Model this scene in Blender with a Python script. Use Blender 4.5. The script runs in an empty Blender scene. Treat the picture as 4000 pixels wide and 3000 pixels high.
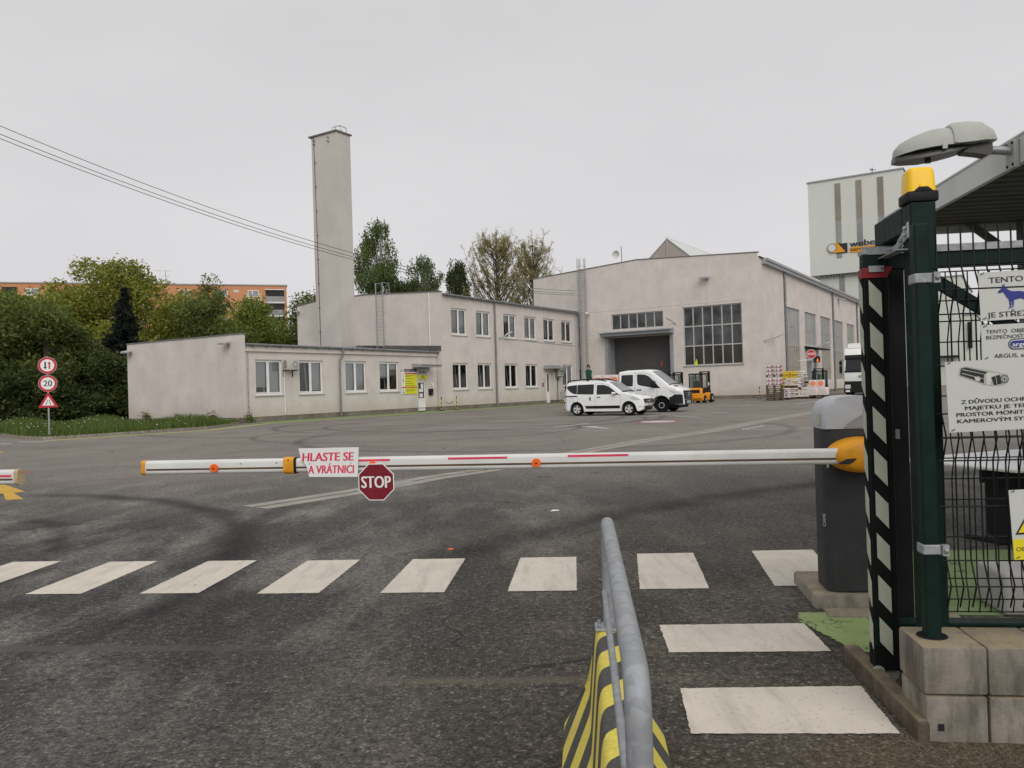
import bpy, bmesh, math, random
import numpy as np
from mathutils import Vector, Matrix
random.seed(7)
R = math.radians
SC = bpy.context.scene
COL = SC.collection

# ------------------------------------------------------------------ objects
def tag(o, label=None, cat=None, group=None, kind=None):
    for k, v in (('label', label), ('category', cat), ('group', group), ('kind', kind)):
        if v: o[k] = v
    return o

def thing(name, label, cat, loc=(0, 0, 0), rz=0, group=None):
    o = bpy.data.objects.new(name, None); COL.objects.link(o)
    o.empty_display_size = .2
    o.location = loc; o.rotation_euler = (0, 0, rz)
    return tag(o, label, cat, group)

def obj(name, bm, mats, parent=None, loc=(0, 0, 0), rot=(0, 0, 0), smooth=0):
    me = bpy.data.meshes.new(name)
    bmesh.ops.recalc_face_normals(bm, faces=bm.faces)
    bm.to_mesh(me); bm.free()
    for m in (mats if isinstance(mats, (list, tuple)) else [mats]): me.materials.append(m)
    if smooth:
        me.polygons.foreach_set('use_smooth', [True] * len(me.polygons))
        me.set_sharp_from_angle(angle=R(smooth))
    o = bpy.data.objects.new(name, me); COL.objects.link(o)
    o.location = loc; o.rotation_euler = rot
    if parent: o.parent = parent
    return o

def raw(name, v, f, mats, parent=None, loc=(0, 0, 0), rot=(0, 0, 0)):
    me = bpy.data.meshes.new(name); me.from_pydata(v, [], f); me.update()
    for m in (mats if isinstance(mats, (list, tuple)) else [mats]): me.materials.append(m)
    o = bpy.data.objects.new(name, me); COL.objects.link(o)
    o.location = loc; o.rotation_euler = rot
    if parent: o.parent = parent
    return o

def copy_tree(o, parent=None, label=None, group=None):
    c = o.copy(); COL.objects.link(c)
    if parent: c.parent = parent
    if label: c['label'] = label
    if group: c['group'] = group
    for ch in list(o.children): copy_tree(ch, c)
    return c

BM = bmesh.new

# ------------------------------------------------------------------ shapes
def ngon(bm, pts, mi=0):
    f = bm.faces.new([bm.verts.new(p) for p in pts]); f.material_index = mi; return f

def box(bm, a, b, mi=0):
    (x0, y0, z0), (x1, y1, z1) = a, b
    v = [bm.verts.new(p) for p in ((x0,y0,z0),(x1,y0,z0),(x1,y1,z0),(x0,y1,z0),(x0,y0,z1),(x1,y0,z1),(x1,y1,z1),(x0,y1,z1))]
    for q in ((0,3,2,1),(4,5,6,7),(0,1,5,4),(1,2,6,5),(2,3,7,6),(3,0,4,7)):
        bm.faces.new([v[i] for i in q]).material_index = mi

def merge(bm, t, mi=None):
    vm = {}
    for v in t.verts: vm[v] = bm.verts.new(v.co)
    for f in t.faces:
        g = bm.faces.new([vm[v] for v in f.verts]); g.material_index = f.material_index if mi is None else mi
    t.free()

def rbox(bm, a, b, r=.01, seg=2, mi=0, M=None):
    t = BM(); box(t, a, b)
    bmesh.ops.bevel(t, geom=list(t.edges), offset=r, segments=seg, profile=.5, affect='EDGES')
    if M is not None: bmesh.ops.transform(t, matrix=M, verts=t.verts)
    merge(bm, t, mi)

def frame_of(d):
    d = Vector(d).normalized()
    u = d.cross(Vector((0, 0, 1)))
    if u.length < 1e-3: u = Vector((1, 0, 0))
    u.normalize(); return u, d.cross(u).normalized()

def tube(bm, pts, r, n=8, mi=0, caps=True):
    pts = [Vector(p) for p in pts]; rs = r if isinstance(r, (list, tuple)) else [r] * len(pts)
    rings = []; u = None
    for i, p in enumerate(pts):
        d = (pts[min(i + 1, len(pts) - 1)] - pts[max(i - 1, 0)]).normalized()
        if u is None: u, w = frame_of(d)
        else:
            u = (u - d * u.dot(d));
            if u.length < 1e-4: u, w = frame_of(d)
            u.normalize(); w = d.cross(u)
        rings.append([bm.verts.new(p + (u * math.cos(2*math.pi*k/n) + w * math.sin(2*math.pi*k/n)) * rs[i]) for k in range(n)])
    for a, b in zip(rings, rings[1:]):
        for k in range(n):
            bm.faces.new((a[k], a[(k+1) % n], b[(k+1) % n], b[k])).material_index = mi
    if caps:
        bm.faces.new(rings[0][::-1]).material_index = mi; bm.faces.new(rings[-1]).material_index = mi

def cyl(bm, p, q, r, n=12, mi=0, r2=None):
    tube(bm, [p, q], [r, r if r2 is None else r2], n, mi)

def prism(bm, poly, axis, a, b, mi=0, mi2=None):
    def P(u, v, d): return {'x': (d, u, v), 'y': (u, d, v), 'z': (u, v, d)}[axis]
    A = [bm.verts.new(P(u, v, a)) for u, v in poly]; B = [bm.verts.new(P(u, v, b)) for u, v in poly]
    n = len(poly)
    bm.faces.new(A).material_index = mi; bm.faces.new(B[::-1]).material_index = mi
    for i in range(n):
        bm.faces.new((A[i], B[i], B[(i+1) % n], A[(i+1) % n])).material_index = mi if mi2 is None else mi2

def lathe(bm, prof, c, axis='z', n=24, mi=0, caps=True):
    rings = []
    for r, h in prof:
        ring = []
        for k in range(n):
            t = 2*math.pi*k/n; x, y = r*math.cos(t), r*math.sin(t)
            p = {'z': (x, y, h), 'y': (x, h, y), 'x': (h, x, y)}[axis]
            ring.append(bm.verts.new((c[0]+p[0], c[1]+p[1], c[2]+p[2])))
        rings.append(ring)
    for a, b in zip(rings, rings[1:]):
        for k in range(n): bm.faces.new((a[k], a[(k+1) % n], b[(k+1) % n], b[k])).material_index = mi
    if caps: bm.faces.new(rings[0]).material_index = mi; bm.faces.new(rings[-1]).material_index = mi

def ball(bm, c, r, n=12, mi=0):
    r = r if isinstance(r, (list, tuple)) else (r, r, r)
    t = BM(); bmesh.ops.create_uvsphere(t, u_segments=n, v_segments=max(6, n*2//3), radius=1)
    bmesh.ops.transform(t, matrix=Matrix.Translation(c) @ Matrix.Diagonal((*r, 1)), verts=t.verts)
    merge(bm, t, mi)

def circle(cx, cz, r, n=24, a0=0, a1=2*math.pi, rz=None):
    rz = r if rz is None else rz
    full = abs(a1 - a0) > 6.28
    return [(cx + r*math.cos(a0+(a1-a0)*k/(n if full else n-1)), cz + rz*math.sin(a0+(a1-a0)*k/(n if full else n-1))) for k in range(n)]

def wall_holes(bm, u0, u1, z0, z1, ops, P, depth, mi=0):
    """wall face on the map P(u, z, d) with openings (ua, ub, za, zb) and reveals going in by depth"""
    us = sorted({u0, u1, *[o[0] for o in ops], *[o[1] for o in ops]})
    zs = sorted({z0, z1, *[o[2] for o in ops], *[o[3] for o in ops]})
    us = [u for u in us if u0 <= u <= u1]; zs = [z for z in zs if z0 <= z <= z1]
    vs = {}
    def V(u, z, d):
        k = (round(u, 4), round(z, 4), round(d, 4))
        if k not in vs: vs[k] = bm.verts.new(P(u, z, d))
        return vs[k]
    for a, b in zip(us, us[1:]):
        for c, d in zip(zs, zs[1:]):
            m, q = (a+b)/2, (c+d)/2
            if any(o[0] < m < o[1] and o[2] < q < o[3] for o in ops): continue
            bm.faces.new((V(a,c,0), V(b,c,0), V(b,d,0), V(a,d,0))).material_index = mi
    for a, b, c, d in ops:
        for (p, q) in (((a,c),(b,c)), ((b,c),(b,d)), ((b,d),(a,d)), ((a,d),(a,c))):
            ngon(bm, [P(*p, 0), P(*q, 0), P(*q, depth), P(*p, depth)], mi)

# ------------------------------------------------------------------ materials
class NT:
    def __init__(s, t): s.t = t
    def n(s, typ, ins=None, **pr):
        k = s.t.nodes.new(typ)
        for a, b in pr.items(): setattr(k, a, b)
        for a, b in (ins or {}).items():
            if isinstance(b, bpy.types.NodeSocket): s.t.links.new(b, k.inputs[a])
            else: k.inputs[a].default_value = b
        return k
    def math(s, op, a, b=0, c=0, clamp=False):
        k = s.n('ShaderNodeMath', {0: a, 1: b, 2: c}, operation=op); k.use_clamp = clamp; return k.outputs[0]
    def noise(s, vec, scale, detail=3, rough=.55, dist=0):
        return s.n('ShaderNodeTexNoise', {'Vector': vec, 'Scale': scale, 'Detail': detail, 'Roughness': rough, 'Distortion': dist}).outputs['Fac']
    def rng(s, v, a, b, c=0., d=1., smooth=False):
        k = s.n('ShaderNodeMapRange', {0: v, 1: a, 2: b, 3: c, 4: d})
        if smooth: k.interpolation_type = 'SMOOTHSTEP'
        return k.outputs[0]
    def mix(s, f, a, b, blend='MIX'):
        k = s.n('ShaderNodeMix', {0: f, 6: a, 7: b}, data_type='RGBA', blend_type=blend); k.clamp_factor = True; return k.outputs[2]
    def vec(s, v, sc=(1, 1, 1), rot=(0, 0, 0), loc=(0, 0, 0)):
        return s.n('ShaderNodeMapping', {'Vector': v, 'Scale': sc, 'Rotation': rot, 'Location': loc}).outputs[0]

def c4(c): return (c[0], c[1], c[2], 1)
def newmat(name):
    m = bpy.data.materials.new(name); m.use_nodes = True
    t = m.node_tree; b = t.nodes['Principled BSDF']
    return m, NT(t), b

def pm(name, col, rough=.6, metal=0, var=.12, scale=3, spec=.4, bump=0, bscale=60, streak=0, grime=0, gcol=(.05, .045, .04), coat=0, rand=0, splash=0):
    m, N, b = newmat(name)
    co = N.n('ShaderNodeTexCoord').outputs['Object']
    lo = [max(0, x*(1-var)) for x in col]; hi = [min(1, x*(1+var)) for x in col]
    c = N.mix(N.rng(N.noise(co, scale, 5), .3, .7), c4(lo), c4(hi))
    if rand:
        g = N.n('ShaderNodeNewGeometry').outputs['Random Per Island']
        c = N.mix(N.rng(g, 0, 1, 0, rand), c, c4([x*1.9+.01 for x in col]))
    if streak:
        s = N.noise(N.vec(co, (2.2, 2.2, .12)), 1.6, 6, .62)
        c = N.mix(N.rng(s, .5, .8, 0, streak), c, c4(gcol))
    if grime:
        s = N.noise(co, scale*2.7, 8, .7)
        c = N.mix(N.rng(s, .52, .72, 0, grime), c, c4(gcol))
    if splash:      # ochre splash marks on the lowest metre of the render
        z = N.n('ShaderNodeSeparateXYZ', {0: co}).outputs[2]
        k = N.math('MULTIPLY', N.rng(N.math('ADD', z, N.math('MULTIPLY', N.noise(co, 1.1, 6, .7), -1.6)), -.6, .55, 1, 0, True), splash)
        c = N.mix(k, c, (.42, .345, .255, 1))
    N.t.links.new(c, b.inputs['Base Color'])
    b.inputs['Roughness'].default_value = rough; b.inputs['Metallic'].default_value = metal
    b.inputs['Specular IOR Level'].default_value = spec
    if coat: b.inputs['Coat Weight'].default_value = coat; b.inputs['Coat Roughness'].default_value = .05
    if rough > .25:
        N.t.links.new(N.rng(N.noise(co, scale*4, 4), .3, .7, rough*.85, min(1, rough*1.15)), b.inputs['Roughness'])
    if bump:
        k = N.n('ShaderNodeBump', {'Strength': bump, 'Distance': .01, 'Height': N.noise(co, bscale, 4)})
        N.t.links.new(k.outputs[0], b.inputs['Normal'])
    return m

M = {}
M['plaster'] = pm('plaster', (.625, .578, .54), .92, var=.085, scale=.7, spec=.15, bump=.35, bscale=22, streak=.11, grime=.16, gcol=(.22, .19, .16), splash=.4)
M['plaster_end'] = M['plaster']
M['chimney'] = pm('chimney_plaster', (.55, .52, .485), .92, var=.10, scale=.3, spec=.15, bump=.25, bscale=40, streak=.1, grime=.05, gcol=(.22, .2, .18))
M['plinth'] = pm('plinth', (.20, .175, .145), .95, var=.3, scale=1.3, spec=.1, bump=.5, bscale=30, grime=.55, gcol=(.07, .06, .05))
M['white_pvc'] = pm('white_pvc', (.78, .78, .77), .4, var=.04, scale=2)
M['sill'] = pm('sill_metal', (.42, .40, .38), .5, var=.15, scale=4)
M['zinc'] = pm('zinc', (.22, .23, .235), .5, metal=.5, var=.22, scale=3, streak=.3, gcol=(.08, .08, .08))
M['bitumen'] = pm('bitumen', (.045, .043, .042), .9, var=.3, scale=2)
M['roofedge'] = pm('roof_edge', (.16, .155, .15), .6, var=.25, scale=2)
M['dark'] = pm('dark_void', (.012, .012, .013), .8, var=.2)
M['blind'] = pm('blind_fabric', (.60, .62, .61), .8, var=.08, scale=2)
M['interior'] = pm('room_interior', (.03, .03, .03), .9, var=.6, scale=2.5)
M['greyblue'] = pm('grey_blue_steel', (.27, .285, .305), .55, var=.1, scale=2, streak=.15)
M['shutter'] = pm('roller_shutter', (.075, .072, .07), .6, var=.12, scale=2)
M['mullion'] = pm('window_mullion', (.44, .44, .43), .5, var=.1, scale=3)
M['rustmull'] = pm('old_mullion', (.42, .41, .38), .6, var=.15, scale=3, streak=.35, gcol=(.2, .15, .1))
M['steel'] = pm('galvanised', (.36, .37, .375), .5, metal=.5, var=.25, scale=9, grime=.25, gcol=(.16, .16, .17))
M['greysteel'] = pm('painted_grey', (.33, .335, .34), .5, metal=.1, var=.12, scale=3)
M['black'] = pm('black_plastic', (.013, .013, .014), .6, var=.25, scale=6, spec=.2)
M['blackrub'] = pm('black_rubber', (.009, .009, .009), .85, var=.3, scale=8, spec=.15)
M['white'] = pm('white_paint', (.8, .8, .79), .35, var=.03, scale=3, spec=.5)
M['carwhite'] = pm('car_white', (.80, .81, .81), .24, var=.0, scale=3, spec=.5, coat=.6)
M['truckwhite'] = pm('truck_white', (.76, .77, .76), .35, var=.03, scale=2, spec=.5)
M['red'] = pm('sign_red', (.5, .02, .035), .4, var=.08, scale=6)
M['darkred'] = pm('stop_red', (.19, .008, .018), .45, var=.1, scale=8)
M['pinkred'] = pm('faded_red', (.72, .05, .11), .45, var=.15, scale=8)
M['orange'] = pm('orange_reflector', (.85, .13, .012), .4, var=.06, scale=8)
M['forkorange'] = pm('forklift_orange', (.78, .30, .015), .45, var=.08, scale=4, grime=.25, gcol=(.15, .08, .03))
M['yellow'] = pm('yellow_plastic', (.85, .42, .012), .4, var=.06, scale=5)
M['hubyellow'] = pm('hub_yellow', (.74, .32, .012), .5, var=.12, scale=7, grime=.35, gcol=(.3, .15, .03))
M['bagyellow'] = pm('bag_yellow', (.62, .44, .03), .5, var=.1)
M['signyellow'] = pm('sign_yellow', (.66, .66, .02), .45, var=.04)
M['blue'] = pm('sign_blue', (.02, .03, .22), .45, var=.1)
M['lettblack'] = pm('lettering_black', (.02, .02, .022), .5, var=.2)
M['green'] = pm('dark_green_paint', (.0038, .0165, .0125), .55, var=.3, scale=9, spec=.16, grime=.06, gcol=(.05, .065, .06))
M['greenedge'] = pm('green_wire', (.005, .010, .008), .5, var=.2, spec=.3)
M['rebound'] = pm('reflective_cream', (.47, .50, .40), .5, var=.06, scale=9, grime=.12, gcol=(.2, .2, .16))
M['wood'] = pm('pallet_wood', (.105, .075, .05), .9, var=.35, scale=6, grime=.4)
M['bagwhite'] = pm('bag_white', (.70, .69, .67), .6, var=.1, scale=4)
M['bagcream'] = pm('bag_cream', (.66, .58, .43), .6, var=.12, scale=4)
M['bagred'] = pm('bag_red', (.40, .15, .17), .6, var=.3, scale=6)
M['packpink'] = pm('pack_pink', (.72, .62, .60), .6, var=.06, scale=3)
M['packorange'] = pm('pack_orange', (.80, .27, .13), .6, var=.06, scale=3)
M['orangewall'] = pm('orange_render', (.55, .265, .14), .9, var=.06, scale=.2, spec=.1)
M['creamwall'] = pm('cream_render', (.58, .42, .27), .9, var=.06, scale=.2, spec=.1)
M['hivis'] = pm('hi_vis', (.62, .80, .02), .7, var=.08)
M['hivisgreen'] = pm('hi_vis_green', (.12, .75, .04), .7, var=.08)
M['workgreen'] = pm('work_jacket', (.010, .065, .045), .85, var=.2, scale=9)
M['trousers'] = pm('dark_trousers', (.03, .032, .04), .9, var=.2, scale=9)
M['skin'] = pm('skin', (.42, .24, .17), .6, var=.08, scale=9)
M['hair'] = pm('hair', (.02, .015, .012), .7, var=.3, scale=20)
M['chrome'] = pm('alloy', (.60, .61, .62), .3, metal=.25, var=.06)
M['lampglass'] = pm('headlamp_glass', (.62, .64, .66), .12, metal=.25, var=.2, scale=12)
M['lensgrey'] = pm('lamp_housing', (.40, .41, .38), .5, var=.1, scale=5, grime=.12, gcol=(.12, .12, .11))
M['lensdark'] = pm('lamp_lens', (.05, .05, .047), .3, var=.3, scale=8)
M['hood'] = pm('hood_grey', (.44, .45, .47), .5, var=.05, scale=4)
M['hooddark'] = pm('hood_band', (.27, .275, .285), .5, var=.05, scale=4)
M['cabinet'] = pm('cabinet_grey', (.030, .031, .034), .6, var=.2, scale=5, streak=.25, grime=.3, gcol=(.07, .07, .07))
M['armwhite'] = pm('arm_white', (.68, .68, .66), .4, var=.07, scale=3, streak=.1, grime=.22, gcol=(.4, .38, .35))
M['armstrip'] = pm('arm_groove', (.10, .062, .032), .5, var=.4, scale=2)
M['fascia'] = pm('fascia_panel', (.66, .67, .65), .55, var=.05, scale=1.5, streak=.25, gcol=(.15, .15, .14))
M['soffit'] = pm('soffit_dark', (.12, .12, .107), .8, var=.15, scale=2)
M['plastergrey'] = M['plinth']
M['taillight'] = pm('tail_light', (.35, .005, .012), .3, var=.1)
M['plate'] = pm('number_plate', (.72, .72, .70), .5, var=.05)
M['grassblade'] = pm('grass_blade', (.062, .095, .014), .8, var=.3, scale=.8, rand=.35)
M['flower'] = pm('white_flower', (.7, .7, .62), .8, var=.1)
M['soil'] = pm('soil', (.035, .04, .018), .95, var=.3, scale=1)
M['silo'] = pm('silo_cladding', (.60, .62, .575), .6, var=.04, scale=.15, streak=.1, gcol=(.4, .39, .34))
M['silostrip'] = pm('silo_glazing', (.24, .22, .175), .5, var=.22, scale=.25, streak=.3, gcol=(.26, .2, .11))
M['silostrip2'] = pm('silo_glazing_grey', (.27, .275, .27), .5, var=.2, scale=.4, streak=.3)
M['polyglass'] = pm('dull_glazing', (.26, .265, .265), .3, var=.18, scale=.6, streak=.3, gcol=(.2, .19, .17))
M['lowglazing'] = pm('yellowed_glazing', (.26, .245, .19), .35, var=.15, scale=.8, streak=.35, gcol=(.17, .15, .1))
M['rustred'] = pm('red_mark', (.6, .06, .02), .6)

def glass_mat(name, tint=(.55, .6, .6), refl=.05):
    m, N, b = newmat(name); t = m.node_tree; t.nodes.remove(b); out = t.nodes['Material Output']
    tr = N.n('ShaderNodeBsdfTransparent', {'Color': c4(tint)})
    gl = N.n('ShaderNodeBsdfGlossy', {'Color': (1, 1, 1, 1), 'Roughness': refl})
    fr = N.n('ShaderNodeFresnel', {'IOR': 1.5})
    f = N.math('MULTIPLY_ADD', fr.outputs[0], 1.1, .05, clamp=True)
    mx = N.n('ShaderNodeMixShader', {0: f, 1: tr.outputs[0], 2: gl.outputs[0]})
    t.links.new(mx.outputs[0], out.inputs[0]); return m
M['pane'] = glass_mat('window_pane', (.86, .88, .88))
M['carglass'] = glass_mat('car_glass', (.16, .18, .18))
M['darkpane'] = pm('dark_pane', (.058, .060, .062), .14, var=.95, scale=.55, spec=.5)  # strong tone variation paints cloudy reflections into the glass colour
M['lowpane'] = pm('low_dark_pane', (.032, .027, .020), .2, var=.5, scale=.8, spec=.4)
M['cardark'] = pm('car_dark_glass', (.014, .016, .017), .06, var=.3, scale=2, spec=.42)
M['screen'] = pm('windscreen', (.16, .18, .18), .08, var=.35, scale=1.5, spec=.7)
M['cabglass'] = pm('cab_glass', (.16, .21, .19), .15, var=.4, scale=3, spec=.5)

def emis(name, col, s):
    m, N, b = newmat(name); b.inputs['Base Color'].default_value = c4(col)
    b.inputs['Emission Color'].default_value = c4(col); b.inputs['Emission Strength'].default_value = s; return m
M['signal'] = emis('signal_light', (1, .12, .01), 1.5)

def beacon_mat():
    m, N, b = newmat('beacon_amber')
    b.inputs['Base Color'].default_value = (1, .60, .008, 1); b.inputs['Roughness'].default_value = .35
    b.inputs['Subsurface Weight'].default_value = .4; b.inputs['Subsurface Radius'].default_value = (.05, .025, .005)
    b.inputs['Specular IOR Level'].default_value = .4
    return m
M['beacon'] = beacon_mat()

def stripe_mat():
    m, N, b = newmat('hazard_stripes')
    co = N.n('ShaderNodeTexCoord').outputs['Object']
    s = N.n('ShaderNodeSeparateXYZ', {0: co})
    k = N.math('ADD', N.math('SUBTRACT', s.outputs[1], N.math('MULTIPLY', s.outputs[2], .95)), N.math('MULTIPLY', s.outputs[0], -1.15))
    fr = N.math('FRACT', N.math('DIVIDE', k, .35))
    f = N.rng(N.math('ABSOLUTE', N.math('SUBTRACT', fr, .5)), .247, .253)
    nz = N.noise(co, 60, 4)
    ye = N.mix(N.rng(nz, .35, .65), (.68, .56, .07, 1), (.78, .66, .12, 1))
    bk = N.mix(N.rng(nz, .35, .65), (.055, .055, .053, 1), (.085, .084, .08, 1))
    big = N.noise(co, 7, 6, .7)
    c = N.mix(N.rng(big, .56, .75, 0, .35), N.mix(f, ye, bk), (.2, .17, .12, 1))
    N.t.links.new(c, b.inputs['Base Color']); b.inputs['Roughness'].default_value = .8
    bp = N.n('ShaderNodeBump', {'Strength': .25, 'Distance': .004, 'Height': nz}); N.t.links.new(bp.outputs[0], b.inputs['Normal'])
    return m
M['hazard'] = stripe_mat()

def galv_mat():
    m, N, b = newmat('spangled_zinc')
    co = N.n('ShaderNodeTexCoord').outputs['Object']
    v = N.n('ShaderNodeTexVoronoi', {'Vector': co, 'Scale': 45.}).outputs['Color']
    s = N.n('ShaderNodeSeparateColor', {0: v}).outputs[0]
    f = N.math('ADD', N.math('MULTIPLY', s, .5), N.math('MULTIPLY', N.noise(co, 14, 5), .5))
    N.t.links.new(N.mix(f, (.24, .25, .265, 1), (.40, .415, .43, 1)), b.inputs['Base Color'])
    b.inputs['Metallic'].default_value = .25
    N.t.links.new(N.rng(f, .2, .8, .68, .55), b.inputs['Roughness']); return m
M['galv'] = galv_mat()

def concrete_mat(name, col, moss):
    m, N, b = newmat(name)
    co = N.n('ShaderNodeTexCoord').outputs['Object']
    n1 = N.noise(co, 5, 8, .65); n2 = N.noise(co, 55, 5, .7); n3 = N.noise(N.vec(co, (3, 3, .8)), 3, 6, .7)
    c = N.mix(N.rng(n1, .3, .7), c4([x*.7 for x in col]), c4([x*1.2 for x in col]))
    c = N.mix(N.rng(n3, .46, .66, 0, .75), c, c4([x*.33 for x in col]))
    g = N.n('ShaderNodeNewGeometry'); up = N.n('ShaderNodeSeparateXYZ', {0: g.outputs['Normal']}).outputs[2]
    c = N.mix(N.math('MULTIPLY', N.rng(up, .6, .9), N.rng(N.noise(co, 9, 6, .7), .32, .55, 0, moss)), c, (.34, .275, .17, 1))
    c = N.mix(N.rng(n2, .58, .7, 0, .5), c, c4([x*.35 for x in col]))
    N.t.links.new(c, b.inputs['Base Color']); b.inputs['Roughness'].default_value = .95; b.inputs['Specular IOR Level'].default_value = .1
    bp = N.n('ShaderNodeBump', {'Strength': .7, 'Distance': .006, 'Height': N.math('ADD', n2, n1)}); N.t.links.new(bp.outputs[0], b.inputs['Normal'])
    return m
M['concrete'] = concrete_mat('block_concrete', (.275, .25, .212), .75)
M['kerbdark'] = concrete_mat('kerb_stone', (.15, .125, .095), .4)
M['kerbcon'] = concrete_mat('kerb_concrete', (.33, .30, .25), .45)

def paint_mat(name, col, wear, speck=.5, smear=0, wscale=8, crack=0):
    """road paint, with worn spots where the asphalt shows through"""
    m, N, b = newmat(name); t = m.node_tree
    co = N.n('ShaderNodeTexCoord').outputs['Object']
    n1 = N.noise(co, 1.5, 6, .65); n2 = N.noise(co, 45, 4, .6); n3 = N.noise(N.vec(co, (1, .14, 1), (0, 0, .25)), 9, 5, .6)
    c = N.mix(N.rng(n1, .35, .68), c4([x*.87 for x in col]), c4([min(1, x*1.05) for x in col]))
    c = N.mix(N.rng(n2, .60, .68, 0, speck), c, c4([x*.45*k for x, k in zip(col, (1.05, .85, .6))]))
    if smear: c = N.mix(N.rng(n3, .5, .8, 0, smear), c, c4([x*.5 for x in col]))
    t.links.new(c, b.inputs['Base Color']); b.inputs['Roughness'].default_value = .8; b.inputs['Specular IOR Level'].default_value = .2
    w = N.math('ADD', N.math('MULTIPLY', N.noise(co, wscale, 8, .75), .75), N.math('MULTIPLY', n2, .25))
    f = N.rng(w, wear-.03, wear+.03)
    if crack:
        cv = N.n('ShaderNodeTexVoronoi', {'Vector': N.n('ShaderNodeVectorMath', {0: co, 1: N.n('ShaderNodeTexNoise', {'Vector': co, 'Scale': 5., 'Detail': 4.}).outputs['Color']}, operation='ADD').outputs[0], 'Scale': 1.5}, feature='DISTANCE_TO_EDGE').outputs['Distance']
        f = N.math('MAXIMUM', f, N.math('MULTIPLY', N.rng(cv, .004, .016, crack*2, 0, True), N.rng(n1, .45, .55)))
    tr = N.n('ShaderNodeBsdfTransparent')
    mx = N.n('ShaderNodeMixShader', {0: f, 1: b.outputs[0], 2: tr.outputs[0]})
    t.links.new(mx.outputs[0], t.nodes['Material Output'].inputs[0]); return m
M['crosswalk'] = paint_mat('crosswalk_paint', (.66, .605, .52), .645, .6, .6, 13)
M['lineworn'] = paint_mat('line_paint', (.60, .59, .57), .57, .3, 0, 5)
M['yellowpaint'] = paint_mat('yellow_road_paint', (.62, .38, .07), .60, .5, .3, 5)
M['yellowline'] = paint_mat('yellow_edge_paint', (.52, .54, .12), .66, .3, 0, 3)
M['greenpaint'] = paint_mat('green_path_paint', (.29, .37, .155), .60, .4, .25, 7, crack=.5)
M['greenpath'] = paint_mat('green_walk_paint', (.20, .27, .12), .60, .4, .2, 2)
M['redpaint'] = paint_mat('red_road_paint', (.55, .14, .12), .52, .4, 0, 6)

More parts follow.
